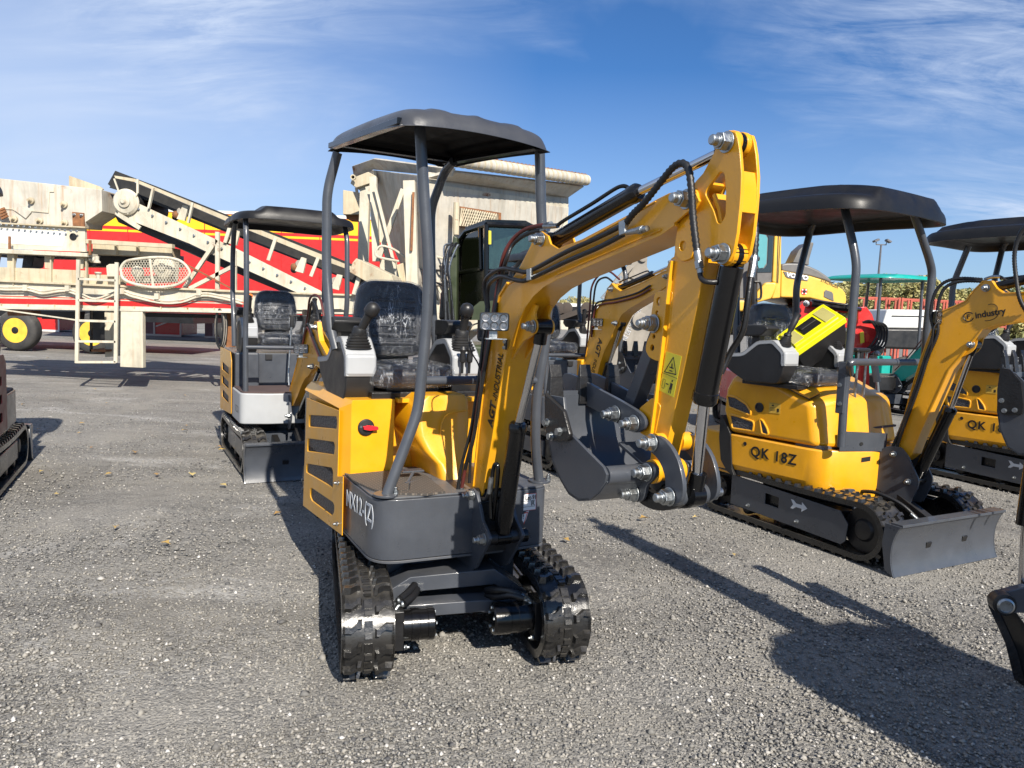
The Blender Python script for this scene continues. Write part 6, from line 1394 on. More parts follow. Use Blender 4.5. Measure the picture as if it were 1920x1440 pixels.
# fallen leaves
def leaves():
    r = random.Random(4); mb = MB()
    for i in range(220):
        D = 3.5 * (26 / 3.5) ** (r.random() ** .6); x = D * (r.random() * 1.35 - .72); s_ = r.uniform(.018, .04); a = r.random() * 6.28; c = Vector((x, D, .012 + r.random() * .01)); pts = []
        for k in range(8):
            t = 2 * math.pi * k / 8; rr = s_ * (1 if k % 2 == 0 else .62) * (1.3 if k == 0 else 1); p = Vector((math.cos(t) * rr, math.sin(t) * rr * .8, abs(math.sin(t)) * s_ * r.uniform(.1, .5)))
            pts.append(c + Matrix.Rotation(a, 3, 'Z') @ p)
        mb.add(pts + [c + Vector((0, 0, .004))], [(k, (k + 1) % 8, 8) for k in range(8)])
    m = bpy.data.materials.new('dry_leaf'); m.use_nodes = True; t = NT(m.node_tree); b = t.n['Principled BSDF']
    rp = t.node('ShaderNodeNewGeometry').outputs['Random Per Island']; t.l.new(t.ramp(rp, [(0, (.40, .28, .08)), (.5, (.30, .16, .05)), (1, (.50, .40, .16))]), b.inputs['Base Color']); b.inputs['Roughness'].default_value = .7
    o = mb.build('fallen_leaves', m, None); o['kind'] = 'stuff'
leaves()
# ------------------------------------------------------------------ background: crushing plant, trailer, hopper, far machines
def wp(px, py, Y): return onY(px, py, Y)
def slab(parent, name, pts, Y, depth, material, bevel=0.0, Mx=None, holes=None):
    """solid plate whose front face has the outline pts (pixels) at distance Y, going back by depth; coordinates in parent's frame"""
    A = [wp(px, py, Y) for px, py in pts]; o = parent.location if parent is not None else Vector((0, 0, 0)); n = len(A)
    mb = MB(); mb.add([p - o for p in A] + [p - o + Vector((0, depth, 0)) for p in A], [tuple(range(n)), tuple(range(2 * n - 1, n - 1, -1))] + [(i, (i + 1) % n, n + (i + 1) % n, n + i) for i in range(n)])
    return mb.build(name, material, parent, bevel=bevel)
def barp(parent, name, a, b, Y, wd, material, th=None, Yb=None):
    o = parent.location; mb = MB(); mb.bar(wp(*a, Y) - o, wp(*b, Yb or Y) - o, th or wd, wd, (0, 0, 1)); return mb.build(name, material, parent)
def tubep(parent, name, pts, Y, r, material, n=10):
    o = parent.location; mb = MB(); mb.tube([wp(p[0], p[1], p[2] if len(p) > 2 else Y) - o for p in pts], r, n); return mb.build(name, material, parent)

# ---- tracked-down crushing plant on its trailer, with the conveyor
def plant():
    Y = 11.5; b = wp(200, 640, Y); R_ = empty('screening_plant', 'old cream screening plant trailer with red stripe, ladder and conveyor', 'screening plant', (b.x, Y, 0))
    c1 = lambda l, s, ox, oy: [(ox + x / s, oy + y / s) for x, y in l]
    k = lambda l: c1(l, 3.427, 0, 300)    # crop [0,300,330,720]
    # main beam with stripe
    slab(R_, 'main_beam', [(-120, 521), (200, 535), (440, 547), (760, 556), (760, 576), (440, 584), (-120, 573)], Y, .12, 'creamclean')
    slab(R_, 'red_stripe', [(-120, 557), (150, 562), (470, 571), (470, 579), (150, 572), (-120, 567)], Y - .004, .003, 'red')
    slab(R_, 'thin_stripe', [(-120, 551), (470, 567), (470, 568.5), (-120, 552.5)], Y - .004, .003, 'redink')
    slab(R_, 'beam_flange', [(-120, 572), (440, 583), (760, 587), (760, 590), (440, 587), (-120, 577)], Y - .06, .2, 'creamclean', .004)
    slab(R_, 'beam_flange', [(-120, 519), (440, 544), (760, 555), (760, 558), (440, 548), (-120, 523)], Y - .05, .2, 'cream', .004)
    for x in range(-100, 450, 50): slab(R_, 'beam_rib', [(x, 569 + x * .02), (x + 2, 569 + x * .02), (x + 2, 579 + x * .02), (x, 579 + x * .02)], Y - .03, .03, 'cream')
    slab(R_, 'rear_beam', [(-120, 545), (760, 572), (760, 592), (-120, 580)], Y + 2.2, .15, 'creamclean')
    for x in (20, 160, 300, 420): slab(R_, 'cross_beam', [(x, 548 + x * .02), (x + 14, 548 + x * .02), (x + 14, 572 + x * .02), (x, 572 + x * .02)], Y + .13, 2.0, 'creamclean')
    # cable runs
    for dy, r_ in ((0, .016), (5, .013)):
        P = [(-60, 527 + dy), (0, 538 + dy), (50, 539 + dy), (80, 546 + dy), (120, 541 + dy), (150, 550 + dy), (180, 560 + dy), (225, 545 + dy), (250, 552 + dy), (300, 563 + dy), (340, 562 + dy), (380, 550 + dy), (420, 556 + dy), (455, 565 + dy)]
        o = R_.location; mb = MB(); mb.tube(spline([wp(*p, Y - .07) - o for p in P], 5), r_, 8); mb.build('cable', 'creamclean', R_)
    for p in ((46, 540), (125, 541), (228, 546), (293, 556), (372, 549)): slab(R_, 'cable_clip', [(p[0] - 4, p[1] - 6), (p[0] + 4, p[1] - 6), (p[0] + 4, p[1] + 5), (p[0] - 4, p[1] + 5)], Y - .10, .05, 'creamclean')
    # screen box
    slab(R_, 'screen_box', k([(-200, 118), (0, 118), (310, 152), (652, 190), (655, 330), (548, 400), (545, 430), (-200, 395)]), Y + .25, .5, 'hopperwhite', .01)
    slab(R_, 'box_step', k([(310, 168), (345, 172), (345, 205), (318, 205), (310, 340), (200, 330), (170, 375), (80, 318), (-200, 310), (-200, 304), (84, 312), (168, 366), (196, 322), (304, 333)]), Y + .235, .02, 'creamclean')
    slab(R_, 'box_plate', k([(125, 288), (200, 335), (165, 375), (95, 325)]), Y + .225, .02, 'hopperwhite')
    slab(R_, 'hopper_lip', k([(443, 100), (640, 170), (660, 185), (652, 200), (443, 180)]), Y + .6, .04, 'cream')
    for p in ((203, 262), (415, 287), (95, 380), (258, 392), (420, 405)):
        q = c1([p], 3.427, 0, 300)[0]; c = wp(*q, Y + .24) - R_.location; mb = MB(); mb.lathe([(.05, 0), (.05, .03), (.035, .035), (.02, .07), (.02, .10)], c, (0, -1, 0), 14); mb.build('axle_stub', 'cream', R_)
    slab(R_, 'rust_plate', k([(463, 333), (538, 340), (543, 428), (468, 422)]), Y + .22, .02, 'rusty')
    for p in ((478, 352), (524, 355)):
        q = c1([p], 3.427, 0, 300)[0]; nut(R_, tuple(wp(*q, Y + .22) - R_.location), (0, -1, 0), .02)
    # spring row at far left edge
    for i in range(4): barp(R_, 'spring_bar', *[c1([p], 3.427, 0, 300)[0] for p in ((-20 + i * 10, 330 + i * 16), (30 + i * 7, 310 + i * 16))], Y + .15, .03, 'rusty')
    # lower cream panel, with round hole
    lp_ = k([(-200, 395), (545, 430), (550, 590), (-200, 560)])
    slab(R_, 'side_panel', lp_, Y + .10, .05, 'creamclean'); slab(R_, 'panel_rim', k([(-200, 390), (545, 428), (545, 436), (-200, 400)]), Y + .04, .1, 'cream')
    slab(R_, 'white_patch', k([(-200, 425), (430, 462), (400, 555), (-200, 525)]), Y + .095, .004, 'whitepaint')
    c = wp(*k([(470, 493)])[0], Y + .095) - R_.location; mb = MB(); mb.lathe([(.055, 0), (.055, .004)], c, (0, -1, 0), 20); mb.build('panel_hole', 'ink', R_)
    # walkway and lower side panels with gaps
    slab(R_, 'walkway', k([(-200, 560), (560, 598), (560, 622), (-200, 590)]), Y - .10, .3, 'creamclean', .004)
    slab(R_, 'side_plate', k([(-200, 680), (550, 710), (550, 800), (-200, 780)]), Y + .02, .04, 'cream')
    for x0 in (-60, 45, 285, 490): slab(R_, 'bracket', k([(x0, 600), (x0 + 60, 602), (x0 + 40, 700), (x0 + 2, 695)]), Y + .03, .04, 'cream')
    for x0 in (80, 320, 548): slab(R_, 'stiffener', k([(x0, 600), (x0 + 8, 600), (x0 + 8, 800), (x0, 800)]), Y - .02, .05, 'cream')
    slab(R_, 'guide_post', k([(52, 490), (62, 490), (64, 590), (52, 590)]), Y - .08, .03, 'rusty'); slab(R_, 'guide_post', k([(568, 515), (582, 515), (582, 610), (568, 610)]), Y - .08, .03, 'rusty')
    # tray under the conveyor
    slab(R_, 'tray_rim', k([(550, 508), (1105, 540), (1105, 565), (550, 535)]), Y + .1, .1, 'cream'); slab(R_, 'tray', k([(595, 535), (1105, 565), (1105, 622), (595, 605)]), Y + .35, .3, 'cream')
    for x0 in (735, 875): slab(R_, 'tray_rib', k([(x0, 545), (x0 + 12, 545), (x0 + 12, 610), (x0, 610)]), Y + .28, .06, 'cream')
    # electric box, cage guard with drive
    slab(R_, 'junction_box', k([(680, 680), (700, 668), (738, 668), (740, 750), (686, 750)]), Y - .05, .12, 'creamclean', .01)
    slab(R_, 'lower_box', k([(560, 735), (770, 740), (770, 800), (560, 800)]), Y + .1, .2, 'cream')
    for a in ((600, 640), (1060, 690), (890, 720)):
        q = k([a])[0]; c = wp(*q, Y + .12) - R_.location; mb = MB(); r0 = {600: .05, 1060: .17, 890: .09}[a[0]]; mb.lathe([(r0, 0), (r0, .05), (r0 * .8, .07), (r0 * .35, .08), (r0 * .35, .12)], c, (0, -1, 0), 20); mb.build('drive_pulley', 'creamclean', R_)
    slab(R_, 'motor_base', k([(860, 745), (1040, 740), (1060, 640), (1100, 650), (1090, 780), (870, 790)]), Y + .2, .3, 'creamclean', .01)
    ring = [(775, 700), (790, 670), (830, 645), (960, 628), (1075, 628), (1160, 650), (1210, 700), (1215, 740), (1160, 790), (1090, 812), (980, 818), (860, 795), (790, 760)]
    o = R_.location; mb = MB(); P = [wp(*q, Y - .12) - o for q in k(ring)]; P = spline(P + [P[0]], 4); mb.tube(P, .022, 8); cg = mb.build('guard_frame', 'creamclean', R_)
    mb = MB(); mb.bar(wp(*k([(963, 630)])[0], Y - .125) - o, wp(*k([(985, 818)])[0], Y - .125) - o, .035, .012, (0, 1, 0)); mb.build('guard_bar', 'creamclean', R_)
    poly = k(ring)
    def inside(x, y):
        c_ = False; n = len(poly)
        for i in range(n):
            x1, y1 = poly[i]; x2, y2 = poly[(i + 1) % n]
            if (y1 > y) != (y2 > y) and x < (x2 - x1) * (y - y1) / (y2 - y1) + x1: c_ = not c_
        return c_
    mb = MB()
    for d in (1, -1):
        for i in range(-8, 44):
            seg = []; x0 = 215 + i * 5.2
            for t in range(0, 41):
                yy = 480 + t * 1.6; xx = x0 + d * (t - 20) * .95
                if inside(xx, yy): seg.append((xx, yy))
            if len(seg) > 1: mb.bar(wp(*seg[0], Y - .12) - o, wp(*seg[-1], Y - .12) - o, .007, .004, (0, 1, 0))
    g_ = mb.build('guard_mesh', 'creamclean', R_); g_['kind'] = 'stuff'
    # ladder
    lad = empty('ladder', 'cream steel ladder hanging from the plant trailer beam', 'ladder', tuple(wp(180, 683, Y - .3)))
    o2 = lad.location
    for a, b_ in (((147, 487), (144, 681)), ((219, 492), (217, 680))):
        mb = MB(); mb.bar(wp(*a, Y - .3) - o2, wp(*b_, Y - .3) - o2, .05, .035, (0, 1, 0)); mb.build('rail', 'creamclean', lad, bevel=.003)
    for y0_, y1_ in ((523, 526), (563, 565), (601, 603), (640, 641), (679, 679)):
        mb = MB(); mb.bar(wp(147, y0_, Y - .3) - o2, wp(218, y1_, Y - .3) - o2, .035, .035, (0, 1, 0)); mb.build('rung', 'creamclean', lad, bevel=.003)
    slab(R_, 'tool_locker', [(226, 579), (267, 581), (268, 690), (225, 688)], Y - .05, .10, 'creamclean', .008)
    slab(R_, 'support_leg', [(196, 578), (216, 578), (216, 668), (197, 670)], Y + 1.4, .25, 'creamclean'); slab(R_, 'support_leg', [(168, 578), (171, 578), (171, 660), (168, 660)], Y + 1.2, .05, 'blackmetal')
    slab(R_, 'support_foot', [(168, 655), (198, 656), (198, 660), (168, 659)], Y + 1.2, .4, 'rusty')
    barp(R_, 'tie_rod', (0, 580), (143, 600), Y - .1, .02, 'creamclean')
    # conveyor: side channel, upper rail, belt, idlers
    Yc = Y + .15
    slab(R_, 'conveyor_side', [(247, 376), (400, 447), (440, 465), (600, 545), (608, 556), (560, 550), (393, 475), (356, 457), (215, 402), (220, 385)], Yc, .05, 'creamclean', .003)
    slab(R_, 'conveyor_side', [(247, 376), (600, 545), (605, 556), (215, 402)], Yc + 1.15, .05, 'creamclean')
    slab(R_, 'conveyor_rail', [(214, 329), (252, 335), (288, 350), (430, 408), (700, 516), (700, 522), (600, 486), (428, 416), (290, 357), (252, 341), (216, 334)], Yc - .02, .05, 'cream')
    slab(R_, 'side_skirt', [(216, 320), (290, 348), (432, 405), (600, 470), (700, 512), (700, 522), (425, 414), (290, 356), (252, 341), (210, 352), (202, 345)], Yc + 1.1, .03, 'belt')
    slab(R_, 'conveyor_belt', [(216, 334), (252, 342), (430, 418), (700, 524), (700, 550), (640, 520), (420, 434), (300, 386), (250, 366), (205, 352)], Yc + .25, .85, 'belt')
    slab(R_, 'return_belt', [(215, 404), (300, 437), (394, 477), (560, 552), (560, 560), (394, 492), (300, 450), (222, 417)], Yc + .15, .9, 'belt')
    for i, (a, b_) in enumerate((((288, 352), (279, 391)), ((362, 380), (353, 418)), ((436, 410), (422, 455)), ((517, 447), (503, 488)), ((597, 483), (583, 518)))):
        barp(R_, 'rail_post', a, b_, Yc - .03, .05, 'creamclean', .03)
    for a in ((343, 392), (440, 438), (565, 490), (632, 522)):
        o = R_.location; x, y = a; slab(R_, 'idler_bracket', [(x, y - 8), (x + 10, y - 6), (x + 3, y + 22), (x - 12, y + 18)], Yc + .06, .05, 'creamclean')
        mb = MB(); mb.tube([wp(x - 4, y + 4, Yc + .1) - o, wp(x - 14, y + 16, Yc + .9) - o], .055, 14); mb.build('idler_roller', 'steelgrey', R_)
        mb = MB(); mb.lathe([(.055, 0), (.03, .02), (.01, .03)], wp(x - 14, y + 10, Yc + .1) - o, (0, -1, 0), 14); mb.build('roller_end', 'rusty', R_)
    c = wp(237, 379, Yc - .02) - R_.location; mb = MB(); mb.lathe([(.20, .0), (.20, .02), (.17, .05), (.09, .055), (.09, .08), (.05, .09), (.03, .12)], c, (0, -1, 0), 28); mb.build('head_drum', 'creamclean', R_)
    mb = MB(); mb.cyl(c + Vector((-.05, .1, 0)), c + Vector((-.05, 1.1, 0)), .19, 24); mb.build('drum_roller', 'belt', R_)
    o = R_.location; mb = MB(); mb.bar(wp(214, 335, Yc - .05) - o, wp(231, 382, Yc - .05) - o, .02, .02); mb.bar(wp(258, 336, Yc - .05) - o, wp(258, 362, Yc - .05) - o, .03, .02); mb.bar(wp(258, 362, Yc - .05) - o, wp(240, 402, Yc - .05) - o, .03, .02); mb.build('drum_bracket', 'creamclean', R_)
    slab(R_, 'scraper_plate', [(222, 398), (247, 413), (264, 425), (260, 431), (244, 421), (218, 404)], Yc - .06, .03, 'creamclean')
    # conveyor support trestle
    for a, b_ in (((408, 435), (408, 542)), ((407, 450), (346, 540)), ((442, 497), (356, 541)), ((440, 470), (440, 545))): barp(R_, 'trestle_bar', a, b_, Yc - .1, .055, 'creamclean')
    barp(R_, 'brace_rod', (342, 492), (432, 540), Yc - .15, .02, 'rusty')
    # feed chute at the conveyor foot
    slab(R_, 'feed_chute', [(668, 484), (734, 516), (740, 532), (690, 530), (655, 510), (661, 492)], Y - .2, .9, 'cream', .01)
    barp(R_, 'chute_leg', (676, 510), (664, 552), Y - .1, .06, 'creamclean')
    # orange marker lamp, coiled hoses and rusty leg
    c = wp(470, 555, Y - .05) - o; mb = MB(); mb.lathe([(.035, 0), (.035, .02), (.025, .03), (.002, .035)], c, (0, -1, 0), 16); mb.build('marker_lamp', 'orange', R_)
    for i in range(5):
        P = [wp(412 + 6 * math.cos(t) * (1 + i * .22) + i * .6, 614 + (34 + i * 1.5) * math.sin(t), Y - .02 + .03 * i) - o for t in np.linspace(0, 2 * math.pi, 25)]; mb = MB(); mb.tube(P, .014, 6); mb.build('hose_coil', ('hose', 'steelgrey')[i % 2], R_)
    slab(R_, 'rusty_leg', [(423, 584), (434, 584), (436, 658), (423, 655)], Y + .2, .14, 'rusty', .006)
    # dark running gear below the beam; upper black slabs paint the shaded plant interior
    for pts, y_, m_ in (([(75, 582), (142, 584), (140, 600), (78, 598)], Y + 1.6, 'blackmetal'), ([(168, 583), (222, 586), (222, 640), (170, 640)], Y + 1.9, 'blackmetal'), ([(268, 586), (420, 590), (420, 597), (268, 594)], Y + 1.8, 'blackmetal'), ([(12, 580), (60, 582), (56, 592), (14, 592)], Y + 1.6, 'rusty'), ([(150, 470), (330, 478), (330, 500), (150, 500)], Y + .75, 'blackmetal'), ([(0, 474), (150, 480), (150, 486), (0, 482)], Y + .7, 'blackmetal'), ([(40, 505), (60, 500), (64, 478), (44, 476)], Y + .6, 'blackmetal')):
        slab(R_, 'gear_and_gap_shade', pts, y_, .3, m_, .01)
    for p in ((182, 493), (184, 510)): c = wp(*p, Y - .08) - R_.location; mb = MB(); mb.lathe([(.05, 0), (.05, .02), (.03, .04), (.03, .10)], c, (0, 0, 1 if p[1] < 500 else -1), 14); mb.build('beacon', 'creamclean', R_)
    for x in range(-10, 150, 11): nut(R_, tuple(wp(x, 421 + x * .09, Y + .03) - R_.location), (0, -1, 0), .014, bolt=False)
    for x in range(260, 600, 26): nut(R_, tuple(wp(x, 392 + (x - 260) * .475, Yc - .01) - R_.location), (0, -1, 0), .016, bolt=False)
    return R_
plant()

# ---- a low trailer behind it: only its yellow-rimmed wheels show
def wheel(parent, c, r, w_, rim='rimyellow'):
    c = Vector(c); mb = MB(); mb.lathe([(r * .60, -.5 * w_), (r * .88, -.5 * w_), (r * .97, -.38 * w_), (r, -.2 * w_), (r, .2 * w_), (r * .97, .38 * w_), (r * .88, .5 * w_), (r * .60, .5 * w_)], c, (0, -1, 0), 36, False); t = mb.build('tyre', 'tyre', parent, angle=50)
    mb = MB(); mb.lathe([(r * .61, .49 * w_), (r * .58, .47 * w_), (r * .52, .20 * w_), (r * .40, .15 * w_), (r * .22, .30 * w_), (r * .20, .34 * w_)], c, (0, -1, 0), 30); mb.build('rim', rim, t)
    mb = MB(); mb.lathe([(r * .17, .3 * w_), (r * .17, .50 * w_), (r * .08, .55 * w_)], c, (0, -1, 0), 16)
    mb.build('hub', 'blackmetal', t)
    for i in range(8):
        a = math.pi * i / 4; nut(t, tuple(c + Vector((r * .28 * math.cos(a), -.30 * w_, r * .28 * math.sin(a)))), (0, -1, 0), r * .035, bolt=False)
b0 = wp(100, 650, 18.4); lt = empty('flatbed_trailer', 'dark low trailer with yellow wheel rims behind the screening plant', 'trailer', (b0.x, 18.4, 0))
for px in (36, 178): p = wp(px, 615, 18.2); wheel(lt, (p.x - b0.x, -.2, .5), .50, .32)
mb = MB(); mb.b2(-3.2, 3.5, -.1, 2.4, .82, 1.05); mb.b2(1.5, 2.1, 0.0, .2, .45, .82); mb.build('trailer_chassis', 'blackmetal', lt)

# ---- red and yellow box semi-trailer
def semi():
    Y = 24.0; b = wp(450, 600, Y); r = empty('semi_trailer', 'long red semi-trailer with yellow upper band behind the conveyor', 'trailer', (b.x, Y, 0)); o = r.location
    x0 = wp(60, 420, Y).x - b.x; x1 = wp(756, 460, Y).x - b.x; zt = 4.16
    mb = MB(); mb.b2(x0, x1, 0, 2.5, 1.05, zt); body = mb.build('trailer_body', 'red', r, bevel=.02)
    mb = MB(); mb.b2(x0, x1, -.02, 2.52, zt - .02, zt + .08); mb.build('roof_rail', 'whitepaint', r, bevel=.01)
    z1, z2, z3 = 3.63, 3.53, 3.46
    polypatch('yellow_band', r, [Vector((x0, -.001, z1)), Vector((x1 - .1, -.001, z1)), Vector((x1 - .75, -.001, zt - .04)), Vector((x0, -.001, zt - .04))], (0, -1, 0), 'toolyellow2', th=.004)
    mb = MB(); mb.b2(x0, x1, -.006, -.001, z3, z2); mb.build('yellow_stripe', 'toolyellow2', r)
    x = x0 + .6
    while x < x1: mb = MB(); mb.b2(x - .012, x + .012, -.014, -.004, 1.1, zt - .03); mb.build('panel_seam', 'red', r); x += 1.22
    for xx in (x0 + 6.3, x0 + 7.6): wheel(r, (xx, .25, .5), .5, .35, 'steelgrey')
    mb = MB(); mb.b2(x0, x1, .3, 2.2, .85, 1.04); mb.build('chassis', 'blackmetal', r)
    for k in range(2): mb = MB(); mb.b2(x1 - 2.6, x1 - 2.45, .4 + k * 1.4, .55 + k * 1.4, .05, .95); mb.build('landing_leg', 'blackmetal', r)
M['toolyellow2'] = mat('yellow_tarpaulin', (0.82, 0.47, 0.008), 0.5, var=0.05, dust=0.1)
M['wrapped'] = mat('purple_wrapped_side', (0.16, 0.08, 0.10), 0.4, var=0.3)
semi()
# ---- red boxes on the far ground
for i, (x0, x1, y1, s_) in enumerate(((64, 112, 626, 0), (271, 340, 627, 1), (384, 446, 626, 1))):
    Y = 28.0; a = wp(x0, y1, Y); b = wp(x1, y1, Y); w_ = b.x - a.x; c = empty('red_crate', ['short red crate beside the yellow-rimmed wheel', 'red crate with white diagonal tape, behind the tool locker', 'red crate with white tape next to the coiled hoses'][i], 'crate', (a.x + w_ / 2, Y, 0), group='red crates standing behind the plant')
    h = 1.75 if s_ else 1.2; split = w_ * .27 if s_ else 0
    mb = MB(); mb.b2(-w_ / 2 + split, w_ / 2, 0, 1.4, .06, h); mb.build('crate_panel', 'red', c, bevel=.01)
    if s_: mb = MB(); mb.b2(-w_ / 2, -w_ / 2 + split, .0, 1.4, .06, h); mb.build('wrapped_side', 'wrapped', c)
    mb = MB()
    mb.b2(-w_ / 2, w_ / 2, -.03, .0, 0.0, .07); mb.b2(w_ / 2 - .05, w_ / 2, -.03, 0, .07, h); mb.b2(-w_ / 2 + split - .03, -w_ / 2 + split + .03, -.03, 0, .07, h); mb.build('crate_frame', 'whitepaint', c)
    if s_:
        for z0 in (.35, .95): mb = MB(); mb.bar((-w_ / 2 + split + .05, -.012, z0), (w_ / 2 - .05, -.012, z0 + .38), .008, .05, (0, 0, 1)); mb.build('tape_stripe', 'whitepaint', c)

# ---- white hopper
def hopper():
    Y = 13.5; b = wp(800, 640, Y); r = empty('feed_hopper', 'large faded white steel hopper with rusty corrugated rim', 'hopper', (b.x, Y, 0)); o = r.location
    def W(px, py, y): return wp(px, py, y) - o
    YC, YR, YL = 12.6, 15.6, 15.2    # nearest corner, right end, left end
    def quadm(name, P, material, th=.05):
        n = (P[1] - P[0]).cross(P[2] - P[1]).normalized(); n = n if n.y > 0 else -n
        mb = MB(); k = len(P); mb.add(P + [p + n * th for p in P], [tuple(range(k)), tuple(range(2 * k - 1, k - 1, -1))] + [(i, (i + 1) % k, k + (i + 1) % k, k + i) for i in range(k)]); return mb.build(name, material, r)
    # right hand face, upper band and sloping sheet
    quadm('upper_band', [W(845, 322, YC), W(1095, 350, YR), W(1066, 370, YR), W(800, 334, YC)], 'hopperwhite')
    quadm('shadow_gutter', [W(800, 322, YC + .1), W(1066, 358, YR + .1), W(1066, 390, YR + .1), W(800, 349, YC + .1)], 'hopperwhite')
    quadm('hopper_wall', [W(800, 343, YC), W(1066, 382, YR), W(1064, 393, YR), W(798, 352, YC)], 'creamclean')
    quadm('hopper_wall', [W(798, 352, YC), W(1066, 390, YR), W(1062, 410, YR), W(1040, 450, YR), W(968, 560, YR - .6), W(880, 640, YC + 1.0), W(850, 640, YC + .6), W(812, 520, YC + .2)], 'hopperwhite')
    quadm('corner_sheet', [W(1062, 408, YR), W(1066, 390, YR), W(1062, 470, YR), W(1040, 450, YR)], 'creamclean')
    # left face
    quadm('hopper_wall', [W(800, 330, YC), W(798, 352, YC), W(812, 520, YC + .2), W(800, 530, YC + .8), W(765, 520, YC + 1.4), W(728, 440, YL), W(698, 345, YL), W(690, 318, YL)], 'hopperwhite')
    quadm('upper_band', [W(660, 312, YL), W(700, 298, YL - .8), W(850, 318, YC - .05), W(845, 332, YC), W(700, 318, YL - .4), W(664, 334, YL)], 'hopperwhite')
    quadm('rim_sheet', [W(664, 334, YL), W(700, 320, YL - .6), W(703, 332, YL - .6), W(668, 346, YL)], 'creamclean')
    # rolled rim: half round corrugations
    P0, P1 = W(850, 300, YC - .15), W(1100, 338, YR - .15)
    mb = MB(); mb.tube([P0, P1], .105, 16); mb.build('rolled_rim', 'hopperwhite', r)
    n = 26
    for i in range(n):
        c = P0.lerp(P1, (i + .5) / n); d = (P1 - P0).normalized(); mb = MB(); mb.tube([c - d * .018, c + d * .018], .112, 14); mb.build('rim_band', 'cream', r)
    for i in range(34):
        c = P0.lerp(P1, (i + .5) / 34) + Vector((0, .1, .10)); mb = MB(); mb.tube([c, c + Vector((0, .9, .05))], .05, 8); mb.build('corrugation', 'rusty', r)
    # mesh window
    quadm('window_frame', [W(858, 386, YC + .38), W(940, 399, YC + 1.0), W(939, 432, YC + 1.0), W(858, 426, YC + .38)], 'rusty', .03)
    q = [W(862, 390, YC + .36), W(935, 402, YC + .95), W(934, 430, YC + .95), W(862, 424, YC + .36)]; quadm('mesh_backing', [p + Vector((0, -.02, 0)) for p in q], 'wood', .01)
    mb = MB()
    for i in range(1, 17):
        t = i / 17; a = q[0].lerp(q[1], t); b_ = q[3].lerp(q[2], t)
        for dt in (-.16, .16):
            t2 = min(1, max(0, t + dt)); mb.bar(a + Vector((0, -.05, 0)), q[3].lerp(q[2], t2) + Vector((0, -.05, 0)), .016, .01, (0, 1, 0))
    g_ = mb.build('window_mesh', 'cream', r); g_['kind'] = 'stuff'
    tubep(r, 'window_pipe', [(856, 380), (855, 440)], YC + .2, .05, 'cream')
    # legs and bracing (left part)
    L = [((768, 340), (774, 535), 12.6, .19), ((686, 345), (680, 520), 14.6, .18), ((700, 332), (706, 490), 13.4, .12)]
    for a, b_, y, w_ in L: barp(r, 'support_post', a, b_, y, w_, 'creamclean', w_)
    slab(r, 'post_edge', [(773, 360), (777, 360), (773, 470), (769, 470)], 12.45, .04, 'rusty')
    for a, b_, y, w_ in (((690, 350), (742, 535), 13.8, .09), ((756, 355), (712, 480), 13.2, .08), ((702, 345), (748, 530), 13.0, .05), ((700, 360), (724, 450), 13.1, .04), ((668, 352), (672, 378), 14.8, .05)): barp(r, 'brace', a, b_, y, w_, 'creamclean')
    slab(r, 'top_beam', [(660, 334), (690, 322), (705, 330), (704, 340), (668, 352), (657, 344)], 14.4, .3, 'cream', .01)
    c = W(663, 333, 14.3); mb = MB(); mb.lathe([(.05, 0), (.05, .06), (.03, .06), (.03, .0)], c, (0, -1, 0), 16); mb.build('pipe_end', 'cream', r)
    slab(r, 'side_box', [(643, 356), (680, 362), (678, 402), (643, 402)], 15.4, .6, 'cream', .01); slab(r, 'side_box', [(648, 403), (678, 404), (678, 412), (650, 410)], 15.5, .5, 'rusty')
    slab(r, 'lower_frame', [(712, 487), (735, 484), (750, 535), (712, 535)], 13.6, .5, 'creamclean'); slab(r, 'lower_machinery', [(735, 500), (790, 480), (835, 470), (835, 600), (735, 600)], 13.8, .8, 'cream', .02)
    slab(r, 'lower_base', [(760, 560), (870, 565), (930, 590), (930, 625), (760, 610)], 13.0, 1.5, 'creamclean', .02)
    slab(r, 'side_cabinet', [(811, 440), (820, 440), (820, 468), (811, 468)], 13.0, .2, 'whitepaint', .01)
    for a in ((785, 520), (800, 535)):
        mb = MB(); mb.lathe([(.16, 0), (.16, .08), (.10, .10), (.05, .14)], W(*a, 13.3), (-.3, -1, 0), 20); mb.build('pulley', 'steelgrey', r)
    R0 = random.Random(2)
    for i in range(9):
        a = (780 + R0.random() * 50, 470 + R0.random() * 60); P = [W(a[0], a[1], 12.9), W(a[0] + R0.uniform(5, 25), a[1] + R0.uniform(-5, 35), 12.8), W(a[0] + R0.uniform(10, 50), a[1] + R0.uniform(-10, 25), 12.9), W(a[0] + R0.uniform(20, 60), a[1] + R0.uniform(-40, 20), 12.9)]
        mb = MB(); mb.tube(spline(P, 6), .02, 6); mb.build('hose', ('steelgrey', 'hose', 'creamclean')[i % 3], r)
    c = W(748, 466, 12.7); mb = MB(); mb.tube(spline([W(748, 490, 12.8), W(706, 480, 12.8), W(712, 462, 12.8), W(735, 466, 12.8), W(760, 482, 12.8)], 6), .02, 6); mb.build('hose', 'creamclean', r)
hopper()

